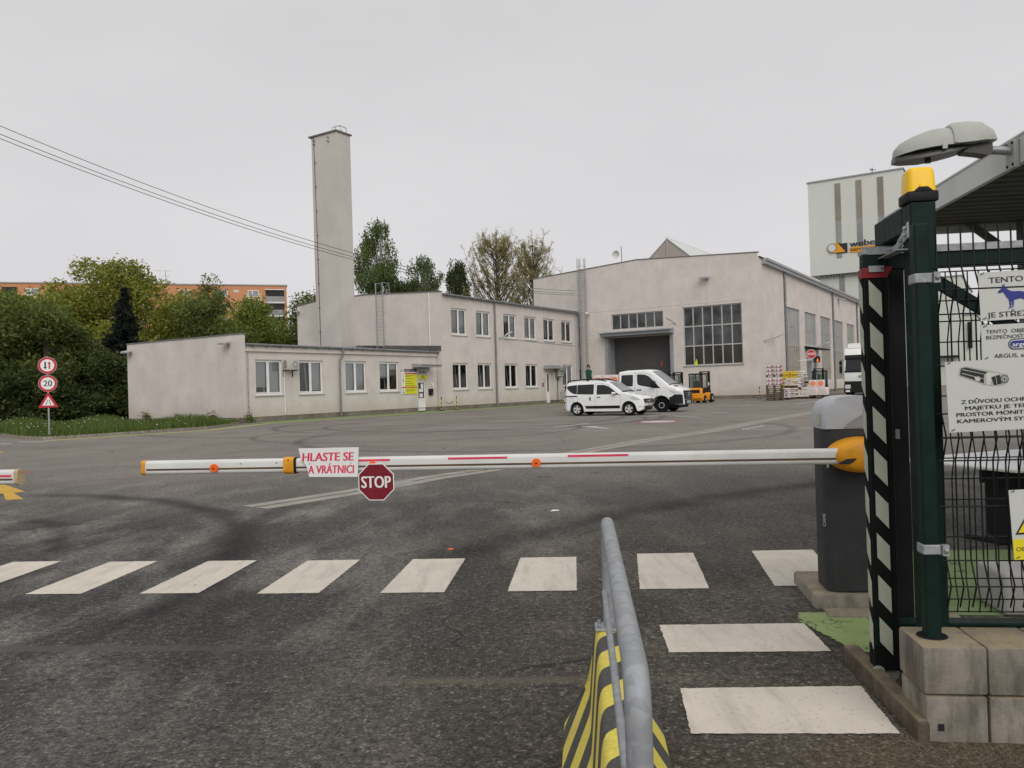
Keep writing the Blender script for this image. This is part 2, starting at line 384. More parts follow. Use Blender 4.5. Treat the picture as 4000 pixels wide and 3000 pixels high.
def asphalt_mat():
    m, N, b = newmat('asphalt'); t = m.node_tree
    co = N.n('ShaderNodeTexCoord').outputs['Object']
    s = N.n('ShaderNodeSeparateXYZ', {0: co}); X, Y = s.outputs[0], s.outputs[1]
    big = N.noise(co, .16, 5, .6, .6); mid = N.noise(co, .9, 6, .62, .3); patch = N.noise(N.vec(co, (1, .42, 1), (0, 0, .55)), .95, 7, .68)
    fine = N.noise(co, 62, 4, .72); grit = N.noise(co, 21, 4, .7)
    vor = N.n('ShaderNodeTexVoronoi', {'Vector': co, 'Scale': 85.}).outputs['Color']
    vr = N.n('ShaderNodeSeparateColor', {0: vor}).outputs[0]
    base = N.mix(N.rng(big, .35, .68), (.036, .034, .032, 1), (.064, .060, .0545, 1))
    base = N.mix(N.math('MULTIPLY', N.rng(patch, .46, .62, 0, 1), N.math('MULTIPLY', N.rng(X, -1.5, 2, 1, .35), N.rng(Y, 3.6, 5.2, .35, 1))), base, (.158, .149, .135, 1))
    base = N.mix(N.rng(N.noise(N.vec(co, (1, .5, 1), (0, 0, .5)), .6, 6, .62), .42, .54, .45, 0), base, (.028, .027, .0265, 1))
    base = N.mix(N.rng(mid, .30, .47, .6, 0), base, (.026, .025, .024, 1))
    # worn dusty yard farther in, grazing reflection lightened into its colour, browner on the right
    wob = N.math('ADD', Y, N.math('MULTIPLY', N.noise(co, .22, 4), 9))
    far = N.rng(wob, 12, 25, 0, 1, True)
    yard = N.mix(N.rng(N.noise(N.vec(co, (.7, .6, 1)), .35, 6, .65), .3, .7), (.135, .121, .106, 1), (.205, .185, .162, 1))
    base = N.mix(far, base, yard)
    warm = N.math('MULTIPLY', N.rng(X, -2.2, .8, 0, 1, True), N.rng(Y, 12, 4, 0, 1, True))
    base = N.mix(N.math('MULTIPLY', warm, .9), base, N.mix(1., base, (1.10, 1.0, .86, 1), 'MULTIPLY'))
    # aggregate grain: multiplies the ground tone so worn and dark patches keep their contrast
    def mul(c, v):
        k = N.n('ShaderNodeCombineColor', {0: v, 1: v, 2: v}); return N.mix(1., c, k.outputs[0], 'MULTIPLY')
    base = mul(base, N.rng(grit, .32, .68, .50, 1.62))
    base = mul(base, N.rng(fine, .34, .66, .30, 1.95))
    stone = N.math('MULTIPLY', N.rng(vr, .86, .95), N.rng(grit, .42, .55))
    base = N.mix(N.math('MULTIPLY', stone, .6), base, (.30, .28, .25, 1))
    # dry leaf dust along the block wall, cracks, oil drips
    dirt = N.math('MULTIPLY', N.math('MULTIPLY', N.rng(X, .5, 1.2), N.rng(Y, 3.45, 3.2)), N.math('MULTIPLY', N.rng(Y, 2.7, 2.95), N.rng(mid, .35, .6)))
    base = N.mix(N.math('MULTIPLY', dirt, .45), base, mul(N.mix(grit, (.07, .045, .02, 1), (.24, .18, .10, 1)), N.rng(fine, .35, .65, .4, 1.6)))
    ck = N.n('ShaderNodeTexVoronoi', {'Vector': N.n('ShaderNodeVectorMath', {0: co, 1: N.n('ShaderNodeTexNoise', {'Vector': co, 'Scale': 1.3, 'Detail': 4.}).outputs['Color']}, operation='ADD').outputs[0], 'Scale': .38}, feature='DISTANCE_TO_EDGE').outputs['Distance']
    crack = N.math('MULTIPLY', N.rng(ck, .003, .009, 1, 0), N.rng(N.noise(co, .35, 3), .50, .58))
    base = N.mix(N.math('MULTIPLY', crack, .7), base, (.014, .0135, .013, 1))
    oil = N.n('ShaderNodeTexVoronoi', {'Vector': co, 'Scale': .8}).outputs['Distance']
    base = N.mix(N.rng(N.math('ADD', oil, N.math('MULTIPLY', mid, .12)), .075, .16, .6, 0), base, (.02, .019, .018, 1))
    # rubber tracks left by turning lorries
    def arc(cx, cy, r, w, k, y0, y1):
        d = N.math('SQRT', N.math('ADD', N.math('POWER', N.math('SUBTRACT', X, cx), 2), N.math('POWER', N.math('SUBTRACT', Y, cy), 2)))
        d = N.math('ABSOLUTE', N.math('SUBTRACT', N.math('ADD', d, N.math('MULTIPLY', N.math('SUBTRACT', mid, .5), .5)), r))
        f = N.math('MULTIPLY', N.rng(d, 0, w, 1, 0, True), N.math('MULTIPLY', N.rng(Y, y0, y0+1), N.rng(Y, y1, y1-1)))
        return N.math('MULTIPLY', f, k)
    for a in ((-9.6, 6.2, 7.05, .34, .9, 4.6, 13.5), (-9.3, 6.5, 4.9, .30, .75, 4, 11), (9.5, 0.2, 12.3, .50, .8, 6.5, 14), (-10, 3, 8.3, .35, .45, 3.5, 7.5),
              (-2, 38, 9, .3, .6, 26, 46), (-1.2, 36.5, 7.2, .28, .6, 26, 42), (-6, 40, 11.5, .35, .5, 24, 50), (1, 27, 8, .3, .5, 18, 36), (-3.5, 30, 6.0, .25, .5, 22, 38)):
        base = N.mix(arc(*a), base, N.mix(1., base, (.30, .30, .31, 1), 'MULTIPLY'))
    # cold joint, a smooth grey strip
    yy = N.math('SUBTRACT', N.math('SUBTRACT', Y, 4.63), N.math('MULTIPLY', X, -.085))
    e = N.math('ABSOLUTE', N.math('ADD', yy, N.math('MULTIPLY', N.math('SUBTRACT', grit, .5), .03)))
    st = N.math('MULTIPLY', N.rng(e, .05, .065, 1, 0), N.rng(N.math('ADD', X, N.math('MULTIPLY', mid, 1.5)), -1.6, -.3, 1, 0))
    base = N.mix(N.math('MULTIPLY', st, .8), base, N.mix(grit, (.07, .068, .066, 1), (.105, .10, .096, 1)))
    yy = N.math('SUBTRACT', N.math('SUBTRACT', Y, 4.11), N.math('MULTIPLY', X, -.06))
    e = N.math('ABSOLUTE', N.math('ADD', yy, N.math('MULTIPLY', N.math('SUBTRACT', grit, .5), .09)))
    st = N.math('MULTIPLY', N.rng(e, .02, .07, 1, 0), N.math('MULTIPLY', N.rng(X, -1., -.5), N.rng(X, 1.2, .2)))
    base = N.mix(N.math('MULTIPLY', st, .35), base, (.20, .175, .13, 1))
    t.links.new(base, b.inputs['Base Color'])
    t.links.new(N.rng(mid, .3, .7, .72, .95), b.inputs['Roughness']); b.inputs['Specular IOR Level'].default_value = .25
    h = N.math('ADD', N.math('MULTIPLY', fine, .6), N.math('MULTIPLY', grit, .4))
    bp = N.n('ShaderNodeBump', {'Strength': .75, 'Distance': .012, 'Height': h}); t.links.new(bp.outputs[0], b.inputs['Normal'])
    return m
M['asphalt'] = asphalt_mat()

def leaf_mat(name, lo, hi, tip=None):
    m, N, b = newmat(name); t = m.node_tree
    co = N.n('ShaderNodeTexCoord').outputs['Object']
    g = N.n('ShaderNodeNewGeometry').outputs['Random Per Island']
    f = N.math('ADD', N.math('MULTIPLY', g, .55), N.math('MULTIPLY', N.rng(N.noise(co, .7, 4, .6), .3, .7), .45))
    c = N.mix(f, c4(lo), c4(hi))
    if tip: c = N.mix(N.rng(g, .86, .9), c, c4(tip))
    t.links.new(c, b.inputs['Base Color']); b.inputs['Roughness'].default_value = .65; b.inputs['Specular IOR Level'].default_value = .25
    tl = N.n('ShaderNodeBsdfTranslucent', {'Color': c})
    mx = N.n('ShaderNodeMixShader', {0: .46, 1: b.outputs[0], 2: tl.outputs[0]})
    t.links.new(mx.outputs[0], t.nodes['Material Output'].inputs[0]); return m
M['leaf_mid'] = leaf_mat('leaf_mid', (.068, .092, .024), (.215, .262, .072))
M['leaf_dark'] = leaf_mat('leaf_dark', (.032, .048, .016), (.115, .148, .045))
M['leaf_yellow'] = leaf_mat('leaf_yellow', (.15, .17, .026), (.40, .42, .09))
M['leaf_bright'] = leaf_mat('leaf_bright', (.12, .16, .025), (.32, .38, .08))
M['leaf_conifer'] = leaf_mat('leaf_conifer', (.012, .019, .015), (.036, .048, .036))
M['leaf_birch'] = leaf_mat('leaf_birch', (.062, .098, .026), (.195, .25, .085))
M['leaf_poplar'] = leaf_mat('leaf_poplar', (.26, .22, .085), (.52, .47, .20))
M['bark'] = pm('bark', (.09, .07, .05), .95, var=.35, scale=6)
M['barkbirch'] = pm('birch_bark', (.25, .24, .22), .9, var=.5, scale=4)

# ------------------------------------------------------------------ lettering
CAPH = []
def glyphs(body, shear=0, align='LEFT', space=1.):
    cu = bpy.data.curves.new('lettering', 'FONT'); cu.body = body; cu.size = 1; cu.shear = shear
    cu.space_character = space; cu.align_x = align; cu.resolution_u = 3
    o = bpy.data.objects.new('lettering', cu); COL.objects.link(o)
    me = bpy.data.meshes.new_from_object(o.evaluated_get(bpy.context.evaluated_depsgraph_get()))
    bpy.data.objects.remove(o)
    a = np.empty(len(me.vertices)*3, 'f'); me.vertices.foreach_get('co', a); return me, a.reshape(-1, 3)
def text(body, w, mat, parent=None, loc=(0, 0, 0), rot=(R(90), 0, 0), h=None, bold=0., shear=0, align='LEFT', name='lettering', depth=.002, space=1.):
    """one lettering mesh of width w and cap height h; bold thickens the strokes sideways"""
    if not CAPH: CAPH.append(float(glyphs('E')[1][:, 1].max()))
    me, a = glyphs(body, shear, align, space)
    mn, mx = a.min(0), a.max(0); sx = w/(mx[0]-mn[0]); sy = sx if h is None else h/CAPH[0]
    off = mn[0] if align == 'LEFT' else (mn[0]+mx[0])/2
    polys = [tuple(p.vertices) for p in me.polygons]; V, F = [], []
    n = len(a); sh = (0,) if not bold else (0, -bold, bold)
    for k, d in enumerate(sh):
        for x, y, z in a: V.append(((x-off)*sx+d*sx*.8, y*sy, depth*(1-.12*k)))
        F += [tuple(i+k*n for i in p) for p in polys]
    bpy.data.meshes.remove(me)
    q = raw(name, V, F, mat, parent, loc, rot); return q

# ------------------------------------------------------------------ site geometry
TH = R(32.6)                                   # bearing of the long facades
D1 = Vector((math.sin(TH), math.cos(TH), 0)); D2 = Vector((-math.cos(TH), math.sin(TH), 0))
C0 = Vector((-15.29, 44.94, 0))                # street corner of the low office wing
RB = math.atan2(D1.y, D1.x)
def W(s, t, z=0): return C0 + D1*s + D2*t + Vector((0, 0, z))
GA = R(-7.5)                                   # the gate line
GO = Vector((1.66, 3.29, 0)); GE1 = Vector((math.cos(GA), math.sin(GA), 0)); GE2 = Vector((-math.sin(GA), math.cos(GA), 0))
def GP(u, v, z=0): return GO + GE1*u + GE2*v + Vector((0, 0, z))
# ================================================================== BUILDINGS
class Bld:
    """a building: an Empty at its street corner; its parts are drawn in site coordinates s (along the facade), t (into the block), z"""
    def __init__(s, name, s0, t0, label, cat, group=None):
        s.r = thing(name, label, cat, W(s0, t0), RB, group); s.o = (-s0, -t0, 0)
    def part(s, name, bm, mats, parent=None, smooth=0):
        return obj(name, bm, mats, parent or s.r, s.o if parent is None else (0, 0, 0), (0, 0, 0), smooth)
    def at(s, p): return (p[0]+s.o[0], p[1]+s.o[1], p[2])

def pl_t(t):  return lambda u, z, d: (u, t+d, z)
def pl_s(s):  return lambda u, z, d: (s+d, u, z)

# ---- one office window, copied for every opening
def make_window(par, loc, w=2.0, h=2.05):
    bm = BM(); y0, y1 = .12, .19
    for a, b in (((0, y0, 0), (w, y1, .085)), ((0, y0, h-.085), (w, y1, h)), ((0, y0, .085), (.085, y1, h-.085)), ((w-.085, y0, .085), (w, y1, h-.085)), ((w/2-.05, y0, .085), (w/2+.05, y1, h-.085))):
        box(bm, a, b)
    for x0 in (.085, w/2+.05):
        x1 = x0 + w/2 - .135
        for a, b in (((x0, y0-.02, .085), (x1, y0-.001, .14)), ((x0, y0-.02, h-.14), (x1, y0-.001, h-.085)), ((x0, y0-.02, .14), (x0+.045, y0-.001, h-.14)), ((x1-.045, y0-.02, .14), (x1, y0-.001, h-.14))):
            box(bm, a, b)
    f = obj('window', bm, M['white_pvc'], par, loc)
    bm = BM(); ngon(bm, [(.1, .15, .1), (w-.1, .15, .1), (w-.1, .15, h-.1), (.1, .15, h-.1)]); obj('pane', bm, M['pane'], f)
    bm = BM(); ngon(bm, [(.02, .24, -1), (w/2-.02, .24, -1), (w/2-.02, .24, 0), (.02, .24, 0)]); obj('blind', bm, M['blind'], f, (0, 0, h))
    bm = BM(); ngon(bm, [(w/2+.02, .24, -1), (w-.02, .24, -1), (w-.02, .24, 0), (w/2+.02, .24, 0)]); obj('blind', bm, M['blind'], f, (0, 0, h))
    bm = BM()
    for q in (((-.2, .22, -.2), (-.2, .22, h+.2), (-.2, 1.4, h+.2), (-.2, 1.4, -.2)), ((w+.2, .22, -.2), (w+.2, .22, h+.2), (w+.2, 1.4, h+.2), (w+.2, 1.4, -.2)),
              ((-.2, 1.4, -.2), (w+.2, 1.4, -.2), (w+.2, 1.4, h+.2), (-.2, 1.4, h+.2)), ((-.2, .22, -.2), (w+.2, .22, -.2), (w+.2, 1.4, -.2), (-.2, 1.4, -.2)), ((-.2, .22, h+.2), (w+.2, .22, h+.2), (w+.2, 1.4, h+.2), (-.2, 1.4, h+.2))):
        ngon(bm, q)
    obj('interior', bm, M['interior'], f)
    bm = BM(); prism(bm, [(-.07, -.05), (.13, -.012), (.13, -.04), (-.07, -.085)], 'x', -.05, w+.05); obj('sill', bm, M['sill'], f)
    return f
WIN0 = None
def window(par, loc, bl=.5, br=.5, tilt=False):
    global WIN0
    if WIN0 is None: f = WIN0 = make_window(par, loc)
    else: f = copy_tree(WIN0, par); f.location = loc
    bs = [c for c in f.children if c.name.startswith('blind')]
    for c, b in zip(sorted(bs, key=lambda c: c.name), (bl, br)): c.scale = (1, 1, max(.02, 2.05*b))
    if tilt:
        bm = BM()
        for a, b in (((.1, -.03, 0), (.9, .0, .07)), ((.1, -.03, 1.78), (.9, 0, 1.85)), ((.1, -.03, .07), (.17, 0, 1.78)), ((.83, -.03, .07), (.9, 0, 1.78))): box(bm, a, b)
        obj('sash', bm, M['white_pvc'], f, (0, .30, .1), (R(-5.5), 0, 0))
    return f

def downpipe(B, s, t, z0, z1, off=.12, bend=True, r=.06, name='downpipe'):
    bm = BM(); y = t-off
    pts = [(s, y, z0), (s, y, z1-.75)]
    if bend: pts = [(s-.02, y, z0), (s-.02, y, z1-.8), (s+.06, y-.03, z1-.62), (s+.18, y-.12, z1-.4), (s+.2, y-.14, z1)]
    else: pts = [(s, y, z0), (s, y, z1)]
    tube(bm, pts, r, 10)
    for z in np.arange(z0+1, z1-1, 1.7): cyl(bm, (s, y, z), (s, y, z+.05), r+.012, 10)
    return B.part(name, bm, M['zinc'], smooth=50)

# ---------------------------------------------------------------- low office wing
LB = Bld('office_wing', 0, 0, 'long single-storey plastered office wing with four white windows and a glazed door', 'building')
ops = [(a, a+2.0, 1.55, 3.6) for a in (1.06, 4.36, 8.3, 11.58)] + [(15.66, 16.62, 0.05, 2.27)]
bm = BM()
wall_holes(bm, 0, 17.95, .3, 4.42, ops[:4] + [(15.66, 16.62, .3, 2.27)], pl_t(0), .22)
for q in ([(0, -.17), (0, 10.8)],):
    ngon(bm, [(0, -.17, .3), (0, 10.8, .3), (0, 10.8, 5.0), (0, -.17, 5.0)])
ngon(bm, [(0, -.17, .3), (.28, -.17, .3), (.28, -.17, 5.0), (0, -.17, 5.0)]); ngon(bm, [(.28, -.17, .3), (.28, -.003, .3), (.28, -.003, 5.0), (.28, -.17, 5.0)])
ngon(bm, [(.28, -.003, 4.42), (.28, 10.8, 4.42), (.28, 10.8, 5.0), (.28, -.003, 5.0)])
ngon(bm, [(0, 10.8, -.5), (17.95, 10.8, -.5), (17.95, 10.8, 4.7), (0, 10.8, 4.7)])
LB.part('wall', bm, M['plaster'])
bm = BM(); box(bm, (.285, -.10, 4.10), (17.9, .0, 4.38)); box(bm, (.285, -.13, 4.06), (17.9, -.003, 4.097)); LB.part('eaves_board', bm, M['plaster'])
bm = BM(); box(bm, (-.04, -.21, 5.0), (.32, 10.84, 5.07)); LB.part('coping', bm, M['roofedge'])
bm = BM()
box(bm, (.02, .02, -.6), (15.66, .3, .3)); box(bm, (16.62, .02, -.6), (17.95, .3, .3)); box(bm, (.02, .301, -.6), (.3, 10.8, .3)); box(bm, (.02, -.15, -.6), (.28, .019, .3))
LB.part('plinth', bm, M['plinth'])
bm = BM(); prism(bm, [(-.12, 4.42), (8, 5.14), (10.8, 4.9), (10.8, 4.7), (8, 4.95), (-.12, 4.385)], 'x', .285, 18.0); LB.part('roof', bm, M['bitumen'])
bm = BM(); ngon(bm, [(18.0, -.44, 4.42), (18.0, 8.5, 5.2), (18.0, 8.5, 5.35), (18.0, -.44, 4.85)]); LB.part('roof_flashing', bm, M['bitumen'])
bm = BM(); tube(bm, [(.3, -.2, 4.44), (18.1, -.2, 4.37)], .075, 10)
for s in np.arange(.8, 18, 1.0): box(bm, (s, -.29, 4.30), (s+.03, -.1, 4.50))
LB.part('gutter', bm, M['zinc'], smooth=50)
downpipe(LB, 7.72, -.02, -.05, 4.36)
for s, bl, br, ti in ((1.06, .78, .97, True), (4.36, .0, .9, False), (8.3, .97, .95, True), (11.58, .55, .25, False)): window(LB.r, (s, 0, 1.55), bl, br, ti)
# glazed door with notices
bm = BM()
for a, b in (((0, .08, 0), (.9, .14, .12)), ((0, .08, .12), (.11, .14, 2.2)), ((.79, .08, .12), (.9, .14, 2.2)), ((.11, .08, 2.06), (.79, .14, 2.2)), ((.11, .08, .80), (.79, .14, .92))): box(bm, a, b)
box(bm, (.11, .1, .12), (.79, .13, .8)); box(bm, (.16, .09, .17), (.74, .1, .75))
dr = obj('door', bm, M['white_pvc'], LB.r, (15.69, 0, .06))
bm = BM(); box(bm, (.11, .10, .92), (.79, .12, 2.06)); obj('door_pane', bm, M['darkpane'], dr)
bm = BM(); box(bm, (.115, .05, 1.28), (.30, .07, 1.31)); cyl(bm, (.12, .08, 1.295), (.12, .05, 1.295), .012); obj('handle', bm, M['steel'], dr)
for (a, b, c, d) in ((.42, .70, 1.62, 1.98), (.2, .68, 1.38, 1.6), (.26, .62, .98, 1.25)):
    bm = BM(); box(bm, (a, .092, c), (b, .0955, d)); obj('notice', bm, M['white'], dr)
bm = BM()
prism(bm, [(0, 3.50), (-.9, 3.36), (-.9, 3.22), (-.03, 3.22), (-.03, 3.0), (0, 3.0)], 'x', 15.08, 17.0, 0)
box(bm, (15.0, -.96, 3.365), (17.4, -.9, 3.42)); box(bm, (15.0, -.902, 3.23), (17.4, -.88, 3.364))
LB.part('door_canopy', bm, M['greysteel'])
bm = BM(); tube(bm, [(.55, -.03, 3.95), (.57, -.03, 3.3), (.53, -.03, 2.4), (.54, -.03, 1.8), (.56, -.03, .1)], .018, 6)
for z in (3.0, 1.75, 1.65, .9, .45): cyl(bm, (.55, -.0, z), (.55, -.06, z), .035, 6)
LB.part('lightning_conductor', bm, M['steel'])

# ---------------------------------------------------------------- two-storey offices
T0 = -.45
OB = Bld('office_block', 18.0, T0, 'two-storey plastered office block with rows of white double windows', 'building')
up = [(a, a+2.0, 5.75, 7.8) for a in (19.33, 22.63, 26.63, 29.97, 33.28, 36.61)]
lo = [(a, a+2.0, 1.54, 3.59) for a in (19.34, 22.66, 26.62, 29.96, 36.6)]
bm = BM()
wall_holes(bm, 18.0, 40.0, .3, 8.78, up + lo, pl_t(T0), .22)
ngon(bm, [(18.0, T0, -.5), (18.0, 14.9, -.5), (18.0, 14.9, 9.02), (18.0, 12, 9.32), (18.0, 7, 9.32), (18.0, T0, 8.9)])
ngon(bm, [(18.0, 14.9, -.5), (40, 14.9, -.5), (40, 14.9, 9.0), (18.0, 14.9, 9.0)])
ngon(bm, [(18.0, T0, 8.78), (18.25, T0, 8.78), (18.25, T0, 8.9), (18.0, T0, 8.9)])
OB.part('wall', bm, M['plaster'])
bm = BM(); box(bm, (18.02, T0+.02, -.6), (40, T0+.3, .3)); box(bm, (17.985, T0+.02, -.6), (17.999, .018, .3)); OB.part('plinth', bm, M['plinth'])
bm = BM(); prism(bm, [(T0-.14, 8.80), (7, 9.34), (12, 9.34), (14.95, 9.05), (14.95, 8.9), (7, 9.2), (T0-.14, 8.765)], 'x', 18.26, 40); OB.part('roof', bm, M['bitumen'])
bm = BM()
for a, b in (((T0-.06, 8.9), (7, 9.32)), ((7, 9.32), (12, 9.32)), ((12, 9.32), (14.95, 9.02))): prism(bm, [a, b, (b[0], b[1]+.06), (a[0], a[1]+.06)], 'x', 17.94, 18.28)
OB.part('coping', bm, M['roofedge'])
bm = BM(); tube(bm, [(18.15, T0-.2, 8.74), (39.9, T0-.2, 8.62)], .085, 10)
for s in np.arange(18.7, 39.8, 1.1): box(bm, (s, T0-.30, 8.60), (s+.03, T0-.1, 8.80))
OB.part('gutter', bm, M['zinc'], smooth=50)
downpipe(OB, 25.2, T0, -.05, 8.72, bend=False, r=.075)
bm = BM(); cyl(bm, (17.93, .55, 4.9), (17.93, .55, 8.9), .045, 8); OB.part('vent_pipe', bm, M['white_pvc'], smooth=50)
for (s, e, z, h), (bl, br) in zip(up, ((.93, .9), (.95, .93), (.3, .97), (.98, .97), (.0, .1), (.1, .15))): window(OB.r, (s-18.0, 0, z), bl, br)
for (s, e, z, h), (bl, br) in zip(lo, ((.1, .1), (.05, .1), (.05, .05), (.05, .05), (.35, .95))): window(OB.r, (s-18.0, 0, z), bl, br)
# side entrance: shallow porch, narrow white door
bm = BM(); box(bm, (34.02, T0-.02, .3), (35.45, T0+.0, 2.85)); box(bm, (34.5, T0-.30, .3), (34.66, T0-.021, 2.85)); OB.part('porch', bm, M['plaster'])
bm = BM(); box(bm, (33.5, T0-.05, .08), (34.0, T0-.004, 2.85)); d = OB.part('door', bm, M['white_pvc'])
bm = BM(); box(bm, (33.55, T0-.058, 1.1), (33.83, T0-.052, 2.72)); obj('door_pane', bm, M['darkpane'], d)
bm = BM(); box(bm, (33.0, T0-.95, 3.18), (35.9, T0-.0, 3.30)); box(bm, (33.1, T0-.6, 3.305), (35.2, T0, 3.5)); OB.part('door_canopy', bm, M['greysteel'])

# ---------------------------------------------------------------- chimney
CH = Bld('boiler_chimney', 16.45, 8.2, 'tall square plastered chimney rising above the flat office roof', 'chimney')
bm = BM(); box(bm, (16.45, 8.2, 4.6), (17.995, 10.85, 22.3)); box(bm, (16.58, 10.851, 4.6), (17.995, 11.12, 22.3)); CH.part('shaft', bm, M['chimney'])
bm = BM(); box(bm, (16.33, 8.08, 22.3), (18.12, 11.24, 22.40)); CH.part('cap', bm, M['roofedge'])
bm = BM()
for y in (8.5, 9.0, 9.3): cyl(bm, (17.2, y, 22.4), (17.2, y, 23.0), .03, 6)
cyl(bm, (17.2, 8.5, 23.0), (17.2, 9.3, 23.0), .03, 6)
for y in (8.5, 9.0): cyl(bm, (17.9, y, 22.4), (17.9, y, 22.95), .03, 6)
cyl(bm, (17.2, 8.5, 23.0), (17.9, 8.5, 22.95), .03, 6)
CH.part('top_rail', bm, M['steel'])
bm = BM(); tube(bm, [(16.42, 10.7, 22.3), (16.42, 10.6, 14), (16.42, 10.55, 5.0)], .02, 6)
for z in np.arange(6.5, 22, 1.95): box(bm, (16.28, 10.5, z), (16.45, 10.54, z+.04))
for z in (21.6, 21.9): box(bm, (16.2, 10.55, z), (16.45, 10.6, z+.05)); box(bm, (16.2, 9.0, z), (16.45, 9.05, z+.05))
CH.part('lightning_conductor', bm, M['black'])

# ---------------------------------------------------------------- warehouse
WS, WT = 40.0, -18.1
WB = Bld('warehouse', WS, WT, 'large plastered warehouse with gridded front window and dark roller door', 'building')
fops = [(-9.95, -3.7, .3, 6.05), (-9.32, -4.05, 6.75, 8.25), (-16.58, -11.2, 3.05, 8.38)]
SW = [(49.4, 54.9), (57.1, 62.6), (64.8, 70.3), (72.75, 78.25), (80.8, 86.2)]
bm = BM()
wall_holes(bm, WT, 4.5, .3, 12.45, fops[1:] + [(-9.95, -3.7, .3, 6.05)], pl_s(WS), .28)
for a, b in (((-9.95, .3), (-9.95, 6.05)), ((-3.7, .3), (-3.7, 6.05)), ((-9.95, 6.05), (-3.7, 6.05))):
    ngon(bm, [(WS+.28, *a), (WS+.28, *b), (WS+1.3, *b), (WS+1.3, *a)])
ngon(bm, [(WS, 4.5, 12.45), (WS, WT, 12.45), (WS, WT, 12.6), (WS, -6.84, 13.2), (WS, 4.5, 12.5)])
sops = [(a, b, 1.4 if i != 1 else 5.1, 8.6) for i, (a, b) in enumerate(SW)] + [(57.3, 62.4, .3, 4.5)]
wall_holes(bm, WS, 91.0, .3, 12.3, sops, pl_t(WT), .2)
ngon(bm, [(WS, 4.5, -.5), (91, 4.5, -.5), (91, 4.5, 12.4), (WS, 4.5, 12.4)]); ngon(bm, [(91, WT, -.5), (91, 4.5, -.5), (91, 4.5, 12.4), (91, -6.84, 13.1), (91, WT, 12.3)])
WB.part('wall', bm, M['plaster'])
bm = BM(); box(bm, (WS+.02, WT+.02, -.6), (WS+.3, -9.95, .3)); box(bm, (WS+.02, -3.7, -.6), (WS+.3, 4.5, .3)); box(bm, (WS+.301, WT+.02, -.6), (91, WT+.3, .3)); WB.part('plinth', bm, M['plinth'])
bm = BM()
for a, b in (((WT-.05, 12.6), (-6.84, 13.2)), ((-6.84, 13.2), (4.55, 12.5))): prism(bm, [a, b, (b[0], b[1]+.07), (a[0], a[1]+.07)], 'x', WS-.06, WS+.35)
WB.part('coping', bm, M['roofedge'])
bm = BM(); prism(bm, [(WT-.1, 12.33), (-6.84, 13.12), (4.5, 12.42), (4.5, 12.3), (-6.84, 12.9), (WT-.1, 12.2)], 'x', WS+.36, 91); WB.part('roof', bm, M['bitumen'])
bm = BM(); box(bm, (WS+1.2, WT-.38, 11.75), (91, WT-.003, 12.19)); box(bm, (WS+1.2, WT-.5, 12.02), (91, WT-.381, 12.24)); WB.part('gutter', bm, M['greysteel'])
for s in (48.7, 71.6, 88.1): downpipe(WB, s, WT, -.05, 11.8, bend=False, r=.11)
def grid_window(B, name, u0, u1, z0, z1, cols, rows, P, dep, wd, mm, pmat, low=None):
    bm = BM()
    def bar(ua, ub, za, zb):
        p = [P(ua, za, dep), P(ub, zb, dep+.07)]
        box(bm, [min(a, b) for a, b in zip(*p)], [max(a, b) for a, b in zip(*p)])
    h = wd/2
    bar(u0, u1, z0, z0+wd); bar(u0, u1, z1-wd, z1)
    vs = [u0+h + (u1-u0-wd)*i/cols for i in range(cols+1)]
    zs = [z0+wd] + list(rows) + [z1-wd]
    for v in vs: bar(v-h, v+h, z0+wd, z1-wd)
    for z in rows:
        for a, b in zip(vs, vs[1:]): bar(a+h, b-h, z-h, z+h)
    f = B.part(name, bm, mm)
    bm = BM(); c = z0 if low is None else low
    ngon(bm, [P(u0, c, dep+.04), P(u1, c, dep+.04), P(u1, z1, dep+.04), P(u0, z1, dep+.04)]); obj('glazing', bm, pmat, f)
    if low is not None:
        bm = BM(); ngon(bm, [P(u0, z0, dep+.04), P(u1, z0, dep+.04), P(u1, c, dep+.04), P(u0, c, dep+.04)]); obj('glazing', bm, M['lowpane'] if pmat is M['darkpane'] else M['lowglazing'], f)
    return f
grid_window(WB, 'transom_window', -9.32, -4.05, 6.75, 8.25, 6, [], pl_s(WS), .12, .10, M['mullion'], M['darkpane'])
grid_window(WB, 'window', -16.58, -11.2, 3.05, 8.38, 6, [4.83, 6.6], pl_s(WS), .12, .10, M['mullion'], M['darkpane'], 4.83)
bm = BM(); box(bm, (WS-.08, -16.65, 2.97), (WS+.1, -11.13, 3.045)); WB.part('sill', bm, M['greysteel'])
for i, (a, b) in enumerate(SW):
    if i == 1: grid_window(WB, 'window', a, b, 5.1, 8.6, 6, [6.8], pl_t(WT), .1, .07, M['rustmull'], M['polyglass'])
    else: grid_window(WB, 'window', a, b, 1.4, 8.6, 6, [2.85, 4.9, 6.75], pl_t(WT), .1, .07, M['rustmull'], M['polyglass'], 4.9)
bm = BM(); box(bm, (57.3, WT+.15, .05), (62.4, WT+.19, 4.5)); WB.part('side_door', bm, M['darkpane'])
bm = BM(); prism(bm, [(WT, 5.0), (WT-1.3, 4.75), (WT-1.3, 4.6), (WT, 4.7)], 'x', 56.6, 63.1); WB.part('side_canopy', bm, M['black'])
